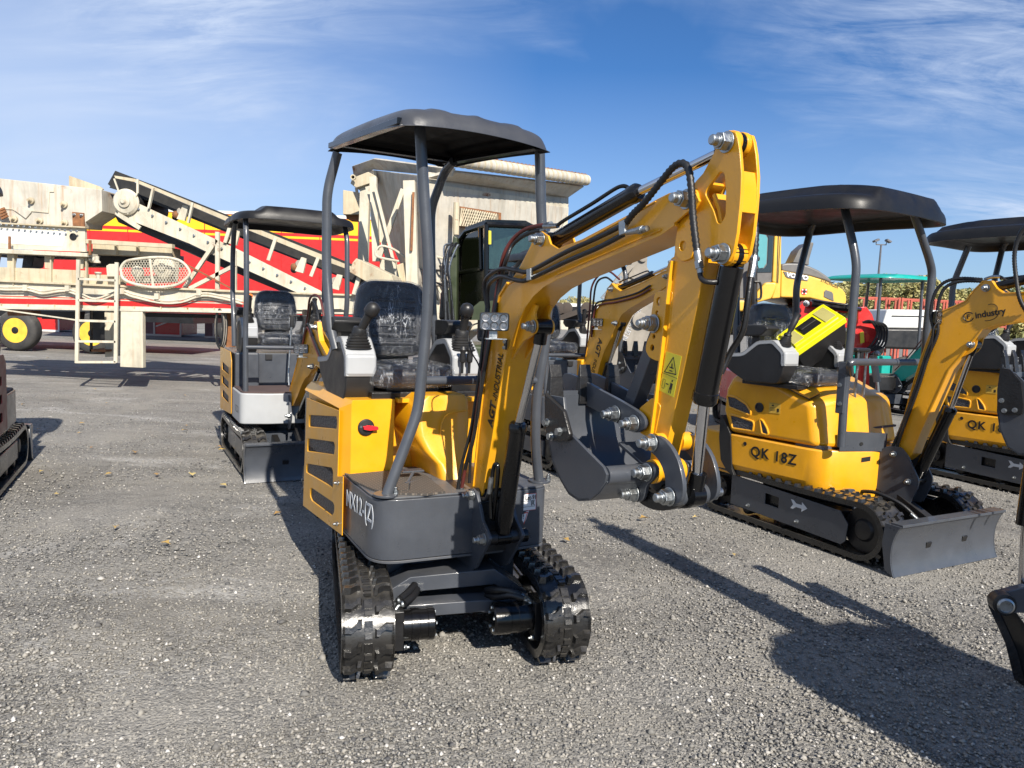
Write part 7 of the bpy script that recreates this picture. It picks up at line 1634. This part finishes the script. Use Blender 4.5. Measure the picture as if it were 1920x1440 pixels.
# ---- black-cabbed midi excavator
def cab_digger():
    Y = 10.0; b = wp(920, 640, Y); r = empty('cab_excavator', 'black cab excavator with dark glass in front of the hopper', 'excavator', (b.x, Y, 0)); o = r.location
    W = lambda px, py, y: wp(px, py, y) - o
    F = Y; Bk = Y + 1.2
    # left face polygon points (px) at Y..; cab as frame bars + glass
    LF = [(858, 600), (860, 480), (863, 450), (872, 434), (912, 420), (914, 510), (912, 600)]
    RF = [(912, 420), (975, 422), (1005, 432), (1012, 470), (1012, 600), (912, 600)]
    yl = lambda px: Y + (912 - px) / 54 * .75
    yr = lambda px: Y + (px - 912) / 100 * .25
    def poly(name, pts, fy, material, th=.03, back=0.0):
        P = [W(px, py, fy(px) + back) for px, py in pts]; n = (P[1] - P[0]).cross(P[2] - P[1]).normalized(); n = n if n.y > 0 else -n; k = len(P)
        mb = MB(); mb.add(P + [p + n * th for p in P], [tuple(range(k)), tuple(range(2 * k - 1, k - 1, -1))] + [(i, (i + 1) % k, k + (i + 1) % k, k + i) for i in range(k)]); return mb.build(name, material, r)
    poly('side_glass', [(862, 512), (862, 460), (870, 442), (900, 430), (901, 505)], yl, 'glassdark', .008, .02)
    poly('front_glass', [(915, 508), (915, 424), (985, 428), (1003, 438), (1005, 508)], yr, 'glassdark', .008, .02)
    for nm, pts, fy in (('door', [(858, 600), (859, 512), (903, 504), (912, 506), (912, 600)], yl), ('front_panel', [(914, 600), (914, 510), (1008, 510), (1008, 600)], yr)): poly(nm, pts, fy, 'black', .03)
    poly('door_lower_glass', [(862, 592), (863, 530), (897, 524), (885, 548), (872, 552), (871, 592)], yl, 'glass', .006, -.012)
    poly('side_cover', [(884, 600), (888, 575), (900, 565), (935, 563), (935, 600)], lambda px: Y - .05, 'olive', .06)
    o_ = lambda pts, fy, r_: [W(px, py, fy(px)) for px, py in pts]
    for pts, fy in (([(858, 600), (859, 470), (863, 448), (874, 434), (912, 421)], yl), ([(912, 600), (912, 421)], yl), ([(903, 505), (901, 428)], yl), ([(860, 512), (903, 504)], yl), ([(912, 421), (985, 424), (1006, 434), (1012, 470), (1012, 600)], yr), ([(913, 509), (1008, 510)], yr)):
        mb = MB(); mb.tube(o_(fillet([(*p, 0) for p in pts], 0, 1, False) and pts, fy, 0), .035, 8); mb.build('cab_frame', 'black', r)
    P = [W(872, 434, yl(872)), W(912, 420, Y), W(985, 422, yr(985)), W(1008, 434, yr(1008))]; Bq = [p + Vector((.35, 1.1, -.02)) for p in P]
    mb = MB(); mb.add(P + Bq + [p + Vector((0, 0, .06)) for p in P + Bq], [(0, 1, 2, 3, 7, 6, 5, 4), (8, 12, 13, 14, 15, 11, 10, 9), (0, 8, 9, 1), (1, 9, 10, 2), (2, 10, 11, 3)]); mb.build('cab_roof', 'black', r)
    mb = MB(); mb.b2(-.55, .55, .2, 1.5, .45, .95); mb.build('engine_body', 'olive', r, bevel=.05)
    mb = MB(); mb.b2(-.2, .25, .25, .65, 1.0, 1.75); mb.build('cab_seat', 'vinyl', r, bevel=.05)
    for sx in (1, -1): track(r, sx * .62, .32, .28, -.75, 1.3, None, outer=sx, mode='joined')
    # boom and hoses to the left of the cab
    slab(r, 'boom', [(838, 610), (843, 490), (850, 440), (858, 445), (856, 610)], Y + .4, .3, 'olive', .02); slab(r, 'boom_cylinder', [(822, 600), (826, 545), (840, 540), (842, 600)], Y + .2, .2, 'black', .04)
    R0 = random.Random(5)
    for i in range(8):
        x = 834 + i * 2.5; P = [W(x, 600, Y + .2), W(x - 4 + R0.uniform(-4, 4), 540, Y + .15), W(x - 6 + R0.uniform(-4, 4), 500, Y + .15), W(x + R0.uniform(-4, 6), 462, Y + .2), W(x + 10, 455 + R0.random() * 8, Y + .25)]
        mb = MB(); mb.tube(spline(P, 5), .014, 6); mb.build('hose', ('hose', 'zinc', 'hose')[i % 3], r)
    slab(r, 'warning_sticker', [(916, 432), (921, 433), (921, 458), (916, 458)], Y - .01, .003, 'decal')
    poly('second_cab_window', [(950, 478), (982, 478), (986, 505), (948, 505)], lambda px: Y + 1.15, 'decalgreen', .01)
M['decalgreen'] = mat('pale_green_panel', (0.30, 0.55, 0.18), 0.5, var=0.05)
cab_digger()

# ---- old grey excavator boom with stencilled warning, timber and dark machinery
def old_boom():
    Y = 9.6; b = wp(1180, 640, Y); r = empty('dismantled_boom', 'weathered grey excavator boom standing on end with stencilled white warning', 'boom', (b.x, Y, 0)); W = lambda px, py, y: wp(px, py, y) - r.location
    slab(r, 'boom_body', [(1160, 530), (1190, 485), (1206, 470), (1215, 472), (1213, 500), (1250, 560), (1258, 640), (1240, 700), (1185, 720), (1140, 700), (1130, 650), (1150, 580)], Y, .35, 'steelgrey', .02)
    slab(r, 'boom_top', [(1178, 520), (1183, 492), (1190, 480), (1204, 472), (1214, 476), (1213, 500), (1205, 530)], Y - .02, .25, 'steelgrey', .01)
    barp(r, 'old_cylinder', (1150, 535), (1190, 490), Y - .1, .07, 'steelgrey'); barp(r, 'cylinder_rod', (1128, 560), (1165, 518), Y - .12, .04, 'zinc')
    for c_, rr in (((1205, 483), .04), ((1200, 600), .07)):
        mb = MB(); mb.lathe([(rr * 1.4, 0), (rr * 1.4, .03), (rr, .035), (rr * .4, .03)], W(*c_, Y - .02), (0, -1, 0), 20); mb.build('boom_boss', 'steelgrey', r)
    for t_, p in (('PASSARE NON LETRASI', (1163, 634)), ('NE DET WALK VERTY ARMS', (1174, 640))):
        a = W(*p, Y - .006); d = (W(p[0] + 32, p[1] - 66, Y - .006) - a).normalized(); text(t_, .085, r, a, d, Vector((-d.z, 0, d.x)), 'text_grey', 'stencil_lettering', stretch=.62)
    slab(r, 'bracket_foot', [(1135, 690), (1262, 690), (1262, 745), (1135, 745)], Y, .4, 'steelgrey')
old_boom()
def scrap():
    Y = 12.5; b = wp(1060, 640, Y); r = empty('steel_frame', 'dark rusty steel frame with upright timbers behind the row of excavators', 'frame', (b.x, Y, 0))
    slab(r, 'cross_beam', [(1035, 586), (1115, 588), (1115, 602), (1035, 600)], Y, .3, 'rusty2'); slab(r, 'cross_beam', [(1040, 576), (1110, 574), (1110, 584), (1040, 584)], Y + .6, .3, 'blackmetal')
    for x in (1036, 1110): slab(r, 'upright', [(x, 588), (x + 9, 588), (x + 9, 650), (x, 650)], Y - .02, .2, 'rusty2')
    for x in (1083, 1090): slab(r, 'timber', [(x - 2, 600), (x + 5, 600), (x + 6, 650), (x - 2, 650)], Y - .3 + (x - 1083) * .02, .12, 'wood')
    slab(r, 'base_beam', [(1035, 640), (1120, 642), (1120, 655), (1035, 653)], Y - .1, .5, 'rusty2')
    for x in (1048, 1062, 1100): mb = MB(); mb.lathe([(.10, 0), (.10, .05), (.05, .06)], wp(x, 578, Y - .05) - r.location, (0, -1, 0), 16); mb.build('pulley', 'rusty2', r)
    mb = MB(); mb.bar(wp(1038, 600, Y - .1) - r.location, wp(1112, 575, Y - .1) - r.location, .08, .08); mb.build('brace', 'rusty2', r)
M['rusty2'] = mat('dark_rusty_steel', (0.055, 0.042, 0.034), 0.8, var=0.4, rust=0.2)
scrap()

# ---- big yellow wheeled excavator
def volvo():
    Y = 11.2; b = wp(1480, 640, Y); r = empty('wheeled_excavator', 'big yellow excavator with grey hood and lettered badge, behind the toolbox', 'excavator', (b.x, Y, 0)); W = lambda px, py, y: wp(px, py, y) - r.location
    k = lambda l: [(1380 + x / 7.2, 420 + y / 7.2) for x, y in l]
    side = k([(610, 620), (690, 640), (1000, 700), (1200, 760), (1380, 840), (1440, 880), (1480, 930), (1495, 1000), (1490, 1070), (1460, 1100), (1250, 1060), (1000, 1000), (600, 990)])
    slab(r, 'engine_cover', side, Y, 2.2, 'volvo', .05)
    slab(r, 'hood', k([(610, 540), (700, 525), (860, 530), (1000, 570), (1120, 625), (1230, 700), (1280, 745), (1305, 810), (1200, 762), (980, 700), (640, 640), (610, 620)]), Y + .04, 2.1, 'volvogrey', .06)
    slab(r, 'exhaust_fairing', k([(765, 520), (850, 350), (960, 255), (1040, 245), (1052, 262), (990, 480), (985, 560), (880, 530)]), Y + .5, .35, 'volvogrey', .03)
    slab(r, 'badge', k([(640, 640), (980, 700), (968, 768), (700, 728), (672, 705)]), Y - .01, .02, 'volvogrey')
    a = W(*k([(678, 706)])[0], Y - .014); d = W(*k([(950, 752)])[0], Y - .014) - a; text('VOLVO', .085, r, a, d, (0, 0, 1), 'label', 'badge_lettering', stretch=1.15, off=.004)
    a = W(*k([(1140, 770)])[0], Y - .004); d = W(*k([(1350, 860)])[0], Y - .004) - a; text('STRONGER', .062, r, a, d, (0, 0, 1), 'ink', 'badge_lettering', stretch=.9)
    slab(r, 'grille_opening', k([(1190, 980), (1195, 910), (1215, 890), (1290, 915), (1310, 940), (1320, 1040), (1250, 1010)]), Y - .01, .02, 'volvogrey')
    c = W(*k([(920, 912)])[0], Y - .004); mb = MB(); mb.lathe([(.048, 0), (.048, .004)], c, (0, -1, 0), 20); s_ = mb.build('round_sticker', 'redink', r); mb = MB(); mb.lathe([(.024, .004), (.024, .007)], c, (0, -1, 0), 16); mb.build('sticker_centre', 'ink', s_)
    for q in range(4):
        a = math.pi / 4 + q * math.pi / 2; mb = MB(); cc = c + Vector((.036 * math.cos(a), -.005, .036 * math.sin(a))); mb.lathe([(.011, 0), (.011, .001)], cc, (0, -1, 0), 8); mb.build('sticker_dot', 'label', s_)
    # cab
    slab(r, 'cab_pillar', k([(525, 58), (618, 62), (612, 620), (600, 1000), (480, 1010), (545, 800), (490, 780)]), Y - .05, .5, 'volvo', .02)
    slab(r, 'cab_seam', k([(570, 62), (582, 62), (558, 790), (548, 790)]), Y - .056, .006, 'ink'); slab(r, 'cab_seam', k([(602, 62), (608, 62), (570, 800), (563, 800)]), Y - .056, .006, 'ink')
    slab(r, 'door_frame', k([(250, 40), (525, 58), (490, 780), (400, 800), (300, 920), (200, 1000), (0, 1000), (0, 40)]), Y - .02, .06, 'volvogrey')
    slab(r, 'side_window', k([(318, 106), (375, 108), (425, 190), (410, 530), (370, 590), (310, 598), (295, 560), (300, 300)]), Y - .03, .008, 'tealglass')
    slab(r, 'door_window', k([(395, 60), (508, 66), (480, 650), (270, 655), (290, 600), (380, 600), (425, 540), (440, 190)]), Y - .03, .008, 'tintdark')
    slab(r, 'cab_roof', k([(-300, 0), (620, 25), (620, 62), (-300, 42)]), Y - .08, 1.6, 'volvogrey', .02); slab(r, 'cab_body', k([(-300, 45), (0, 45), (0, 1000), (-300, 1000)]), Y, 1.4, 'volvogrey')
    slab(r, 'cab_back', k([(0, 45), (520, 62), (500, 1000), (0, 1000)]), Y + 1.3, .05, 'volvo')
    slab(r, 'fender', k([(270, 930), (400, 790), (545, 785), (560, 830), (480, 1010), (300, 1060), (200, 1060)]), Y - .10, .3, 'volvo', .03)
    slab(r, 'lower_body', k([(-300, 1030), (290, 1030), (290, 1180), (-300, 1180)]), Y - .05, 1.8, 'volvo', .03); slab(r, 'white_band', k([(100, 1140), (240, 1140), (240, 1175), (100, 1170)]), Y - .06, .01, 'label')
    slab(r, 'undercarriage', k([(-300, 1180), (1300, 1060), (1300, 1500), (-300, 1500)]), Y + .3, 1.5, 'blackmetal', .05)
    o = r.location; mb = MB(); mb.tube(spline([W(*k([p])[0], Y - .2) for p in ((250, 780), (320, 790), (340, 900), (330, 1000), (280, 1020))], 5), .018, 8); mb.build('grab_rail', 'plastic', r)
    mb = MB(); mb.tube([W(*k([p])[0], Y - .15) for p in ((240, 560), (245, 1440))], .05, 10); mb.build('rail_post', 'plastic', r)
    slab(r, 'mirror', k([(255, 430), (320, 432), (330, 460), (325, 500), (245, 500)]), Y - .35, .06, 'plastic', .02)
M['tealglass'] = mat('teal_tinted_glass', (0.10, 0.30, 0.32), 0.08, var=0.05, coat=0.5); M['tintdark'] = mat('dark_tinted_window', (0.02, 0.03, 0.035), 0.06, var=0.05, coat=0.5)
volvo()

# ---- red mini excavator boom, teal mini excavator
def red_digger():
    Y = 8.9; b = wp(1600, 700, Y); r = empty('red_mini_excavator', 'red mini excavator whose boom shows behind the toolbox', 'excavator', (b.x, Y, 0)); W = lambda px, py, y: wp(px, py, y) - r.location
    k = lambda l: [(1440 + x / 3.789, 420 + y / 3.789) for x, y in l]
    slab(r, 'boom', k([(215, 590), (262, 548), (290, 545), (330, 600), (345, 640), (440, 640), (490, 655), (545, 665), (610, 690), (600, 740), (480, 735), (330, 760), (220, 720)]), Y, .12, 'red', .006)
    slab(r, 'arm', k([(640, 600), (665, 590), (700, 588), (740, 640), (770, 730), (778, 820), (760, 905), (722, 925), (720, 1200), (690, 1290), (660, 1100), (655, 1000), (670, 920), (630, 880), (610, 760), (640, 700)]), Y - .05, .10, 'red', .006)
    slab(r, 'arm_opening', k([(690, 800), (705, 775), (722, 790), (718, 830), (700, 840)]), Y - .056, .006, 'redink')
    tubep(r, 'hydraulic_cylinder', k([(300, 565), (560, 600)]), Y - .05, .055, 'black'); tubep(r, 'piston_rod', k([(560, 600), (660, 608)]), Y - .05, .025, 'chrome')
    tubep(r, 'bucket_cylinder', k([(745, 930), (775, 1120)]), Y - .05, .04, 'steelgrey'); tubep(r, 'piston_rod', k([(772, 1100), (786, 1250)]), Y - .05, .02, 'chrome')
    tubep(r, 'steel_pipe', k([(330, 545), (540, 575), (560, 570), (555, 600)]), Y - .1, .012, 'black')
    slab(r, 'curved_link', chaikin(k([(680, 1230), (720, 1215), (790, 1240), (820, 1275), (790, 1320), (740, 1350), (700, 1370), (670, 1340), (700, 1290), (770, 1270), (740, 1240), (690, 1250)]), 1), Y - .1, .03, 'blackmetal'); slab(r, 'bucket_link', k([(672, 1290), (712, 1310), (735, 1350), (700, 1385), (672, 1350)]), Y - .12, .03, 'blackmetal')
    for p in ((270, 565), (700, 900), (770, 920), (766, 1268), (712, 1335), (682, 1255)): nut(r, tuple(W(*k([p])[0], Y - .1)), (0, -1, 0), .03)
    R0 = random.Random(7)
    for i in range(5): mb = MB(); P = [W(*k([(670 + i * 6, 700)])[0], Y - .12), W(*k([(730 + i * 22, 690 + i * 5)])[0], Y - .15), W(*k([(775 + i * 18, 770)])[0], Y - .15), W(*k([(740 + i * 20, 850 + i * 6)])[0], Y - .15), W(*k([(690 + i * 4, 900)])[0], Y - .12)]; mb.tube(spline(P, 6), .013, 6); mb.build('hose', 'hose', r)
    slab(r, 'decal', k([(655, 770), (680, 765), (685, 840), (658, 850)]), Y - .07, .01, 'decal')
    mb = MB(); mb.b2(-1.2, -.2, .2, 1.4, .35, .8); mb.build('body', 'red', r, bevel=.05)
    for sx in (-1, 1): track(r, -.7 + sx * .4, .2, .2, .2, 1.5, None, outer=sx, mode='joined')
red_digger()
def teal_digger():
    r = pod_digger('teal_mini_excavator', 'teal mini excavator with teal canopy and slim black posts', (6.10, 12.6, 0), 205, 195, body='teal', skirt='blackmetal', back='teal', boomcol='teal', canopy=False, arm=False, pitch=-.55, film=False, bl=False, skirt_h=(.40, .62))
    for x, y in ((.50, .40), (-.50, .40), (.50, -.70), (-.50, -.70)): post(r, [(x, y, .62), (x, y, 1.3), (x * .98, y * .95, 2.2)], .024, .05)
    round_canopy(r, -.66, .66, -.85, .62, 2.2, 'teal', h=.07)
teal_digger()

# ---- pickup with white top, red stillages, light pole, trees
def pickup():
    Y = 17; b = wp(1690, 640, Y); r = empty('pickup_truck', 'dark pickup with a white hardtop beyond the teal excavator', 'pickup truck', (b.x, Y, 0)); k = lambda l: [(1440 + x / 3.789, 420 + y / 3.789) for x, y in l]
    slab(r, 'hardtop', k([(845, 610), (865, 606), (1230, 612), (1240, 745), (805, 740)]), Y, 1.7, 'whitepaint', .04); slab(r, 'hardtop_window', k([(880, 650), (1200, 655), (1200, 662), (880, 658)]), Y - .01, .01, 'ink')
    slab(r, 'body', k([(640, 700), (700, 680), (800, 690), (805, 740), (1240, 745), (1250, 900), (640, 880)]), Y - .02, 1.8, 'plastic', .06)
    for px in (700, 1000): p = wp(*k([(px, 880)])[0], Y); wheel(r, (p.x - b.x, .1, .38), .38, .24, 'steelgrey')
pickup()
def stillages():
    Y = 26.0
    for i in range(7):
        x0 = 1617 + i * 34; p = wp(x0, 640, Y); w_ = 1.15; r = empty('metal_stillage', ['faded red tubular stillage, leftmost of the row by the trees', 'red stillage second from the left in the row', 'red stillage in the middle of the row, behind the teal canopy', 'red stillage fourth from the left in the row', 'red stillage fifth in the row by the trees', 'red stillage sixth in the row, behind the hoses', 'red stillage at the right end of the row'][i], 'stillage', (p.x + w_ / 2, Y + (i % 2) * .6, 0), group='faded red stillages stacked before the trees')
        zt = wp(x0, 555 + i * 1.5, Y).z
        for lev in range(3):
            zb = zt * lev / 3 + .05; zu = zt * (lev + 1) / 3
            for a in (-w_ / 2, w_ / 2):
                for yy in (0, .9): mb = MB(); mb.bar((a, yy, zb - .05), (a, yy, zu), .06, .06); mb.build('corner_post', 'dullred', r)
            for z in (zb, zu - .04):
                mb = MB(); mb.bar((-w_ / 2, 0, z), (w_ / 2, 0, z), .05, .05); mb.build('rail', 'dullred', r)
            mb = MB(); mb.bar((.12, 0, zb), (.12, 0, zu), .04, .04); mb.bar((-w_ / 2, .9, zu - .04), (w_ / 2, .9, zu - .04), .05, .05); mb.build('stile', 'dullred', r)
stillages()
def light_pole():
    Y = 45; p = wp(1640, 600, Y); t = wp(1657, 459, Y); r = empty('light_pole', 'tall thin lamp post with two floodlights above the trees', 'lamp post', (p.x, Y, 0)); q = Vector((t.x - p.x, 0, t.z))
    mb = MB(); mb.tube([(0, 0, 0), (0, 0, q.z)], .12, 10, True, [.10, .05]); mb.build('pole', 'steelgrey2', r)
    mb = MB(); mb.bar((-.30, 0, q.z), (.30, 0, q.z), .06, .06); mb.build('cross_arm', 'steelgrey2', r)
    for s in (-1, 1): mb = MB(); mb.bar((s * .30, 0, q.z), (s * .30, 0, q.z + .15), .05, .05); mb.box((s * .36, -.08, q.z + .22), (.30, .35, .12), Matrix.Rotation(rad(28 * s), 3, 'Y')); mb.build('floodlight', 'steelgrey2', r, bevel=.02)
M['steelgrey2'] = mat('dark_galvanised_steel', (0.10, 0.10, 0.11), 0.5)
light_pole()
# white roofs far off, seen under the boom
r = empty('warehouse', 'distant low building with a pale roof under the front boom', 'building', tuple(wp(1075, 600, 70)[:2]) + (0,))
mb = MB(); mb.b2(-5, 6, 0, 12, 0, 2.1); mb.build('wall', 'creamclean', r); mb = MB(); mb.b2(-5.2, 6.2, -.2, 12.2, 2.1, 2.45); mb.build('roof', 'whitepaint', r)

# trees: trunks with limbs and crowns of many small leaf clusters
def leaf_mat(name, cols):
    m = bpy.data.materials.new(name); m.use_nodes = True; t = NT(m.node_tree); b = t.n['Principled BSDF']
    rp = t.node('ShaderNodeNewGeometry').outputs['Random Per Island']; oi = t.node('ShaderNodeObjectInfo').outputs['Random']
    c = t.ramp(rp, [(i / (len(cols) - 1), c_) for i, c_ in enumerate(cols)]); t.l.new(c, b.inputs['Base Color']); b.inputs['Roughness'].default_value = .7; return m
LM = [leaf_mat('autumn_olive_leaves', [(.16, .18, .07), (.26, .26, .10), (.34, .30, .13), (.20, .22, .08)]), leaf_mat('yellowing_leaves', [(.24, .22, .09), (.38, .32, .12), (.30, .28, .10), (.42, .35, .15)]), leaf_mat('dark_green_leaves', [(.11, .14, .06), (.18, .20, .08), (.24, .24, .10)])]  # leaf colours brightened to stand in for distance haze
M['bark'] = mat('grey_bark', (0.10, 0.085, 0.065), 0.9, var=0.3)
def tree_mesh(seed, h):
    rs = np.random.RandomState(seed); n = 5200; V = []; lobes = [(rs.uniform(-.30, .30) * h, rs.uniform(-.3, .3) * h, rs.uniform(.38, .85) * h, rs.uniform(.14, .24) * h) for _ in range(9)]
    pts = []
    for i in range(n):
        lx, ly, lz, lr = lobes[rs.randint(9)]; d = rs.normal(size=3); d /= np.linalg.norm(d); rr = lr * (rs.rand() ** .35); pts.append((lx + d[0] * rr, ly + d[1] * rr, lz + d[2] * rr * .85))
    pts = np.array(pts); s_ = .021 * h * (0.6 + rs.rand(n)); a = rs.normal(size=(n, 3)); a /= np.linalg.norm(a, axis=1)[:, None]; b = rs.normal(size=(n, 3)); b -= a * (a * b).sum(1)[:, None]; b /= np.linalg.norm(b, axis=1)[:, None]
    q = np.stack([pts + a * s_[:, None], pts + b * s_[:, None] * .6, pts - a * s_[:, None], pts - b * s_[:, None] * .6], 1).reshape(-1, 3)
    me = bpy.data.meshes.new('tree_crown'); me.from_pydata(q.tolist(), [], [(4 * i, 4 * i + 1, 4 * i + 2, 4 * i + 3) for i in range(n)])
    mb = MB(); mb.tube([(0, 0, 0), (.02 * h, 0, .25 * h), (0, .02 * h, .5 * h), (.01 * h, 0, .8 * h)], .02 * h, 7, True, [.022 * h, .018 * h, .012 * h, .004 * h])
    for k in range(5): l = lobes[k]; mb.tube([(0, 0, (.25 + .07 * k) * h), (l[0] * .5, l[1] * .5, l[2] * .75), (l[0], l[1], l[2])], .01 * h, 5, True, [.010 * h, .006 * h, .003 * h])
    return me, mb.mesh('tree_trunk', 'bark')
TM = [tree_mesh(s, 1.0) for s in range(4)]
rt = random.Random(11); TC = {}
def tree(x, y, h, kind, lab, grp):
    r = empty('autumn_tree', lab, 'tree', (x, y, 0), rt.random() * 360, grp); me, tr = TM[rt.randrange(4)]
    key = (me.name, kind)
    if key not in TC: TC[key] = me.copy(); TC[key].materials.append(LM[kind])
    mm = TC[key]; S = Matrix.Diagonal((h * rt.uniform(.95, 1.25), h * rt.uniform(.95, 1.25), h, 1))
    add_obj('crown', mm, r, S); add_obj('trunk', tr, r, S)
xs_ = 1555
while xs_ < 1990:
    Yt = rt.uniform(58, 70); top = 522 + (xs_ - 1600) * .045 + rt.uniform(-8, 8); p = wp(xs_, 600, Yt); z = wp(xs_, top, Yt).z
    tree(p.x, Yt, z / .98, rt.choice([0, 0, 1, 1, 2]), 'autumn tree of the far belt, left of the lamp post' if xs_ < 1632 else ('autumn tree of the far belt, just behind the lamp post' if xs_ < 1660 else ('autumn tree of the far belt, between the lamp post and the right-hand canopy' if xs_ < 1760 else 'autumn tree of the far belt, under the right-hand canopy')), 'trees of the far belt'); xs_ += rt.uniform(11, 17)
for px, Y_, top in ((1062, 80, 556), (1078, 84, 550), (1094, 82, 553), (1108, 86, 560), (1040, 85, 566), (1125, 82, 562), (1142, 84, 566)):
    p = wp(px, 600, Y_); tree(p.x, Y_, wp(px, top, Y_).z, 1, 'yellowing tree far off under the front boom', 'yellow trees under the front boom')
for xs2 in range(1540, 2000, 8):     # undergrowth closing the foot of the belt
    pass
und = MB(); ru = np.random.RandomState(9)
for i in range(9000):
    px = ru.uniform(1540, 2000); Yt = ru.uniform(56, 72); p = wp(px, 600, Yt); z = abs(ru.normal()) * 1.0; s_ = ru.uniform(.12, .3); d = ru.normal(size=3); e = ru.normal(size=3); c = Vector((p.x, Yt, z + .1))
    d = Vector(d).normalized() * s_; e = Vector(e).normalized() * s_; und.add([c + d, c + e, c - d, c - e], [(0, 1, 2, 3)])
o = und.build('undergrowth', LM[0], None, angle=180); o['kind'] = 'stuff'
# hazy low hills closing the horizon
M['hill'] = mat('far_hill', (0.09, 0.11, 0.09), 0.9, var=0.3, vscale=.02)
mb = MB(); P = []
for j, (d, hh) in enumerate(((420, 0), (520, 1), (700, .3))):
    P.append([Vector((x, d, -1 + hh * (5 + 5 * mnoise.noise(Vector((x * .004, j, 0))) ))) for x in range(-900, 901, 30)])
mb.grid(P); h_ = mb.build('far_hills', 'hill', None, angle=180); h_['kind'] = 'structure'
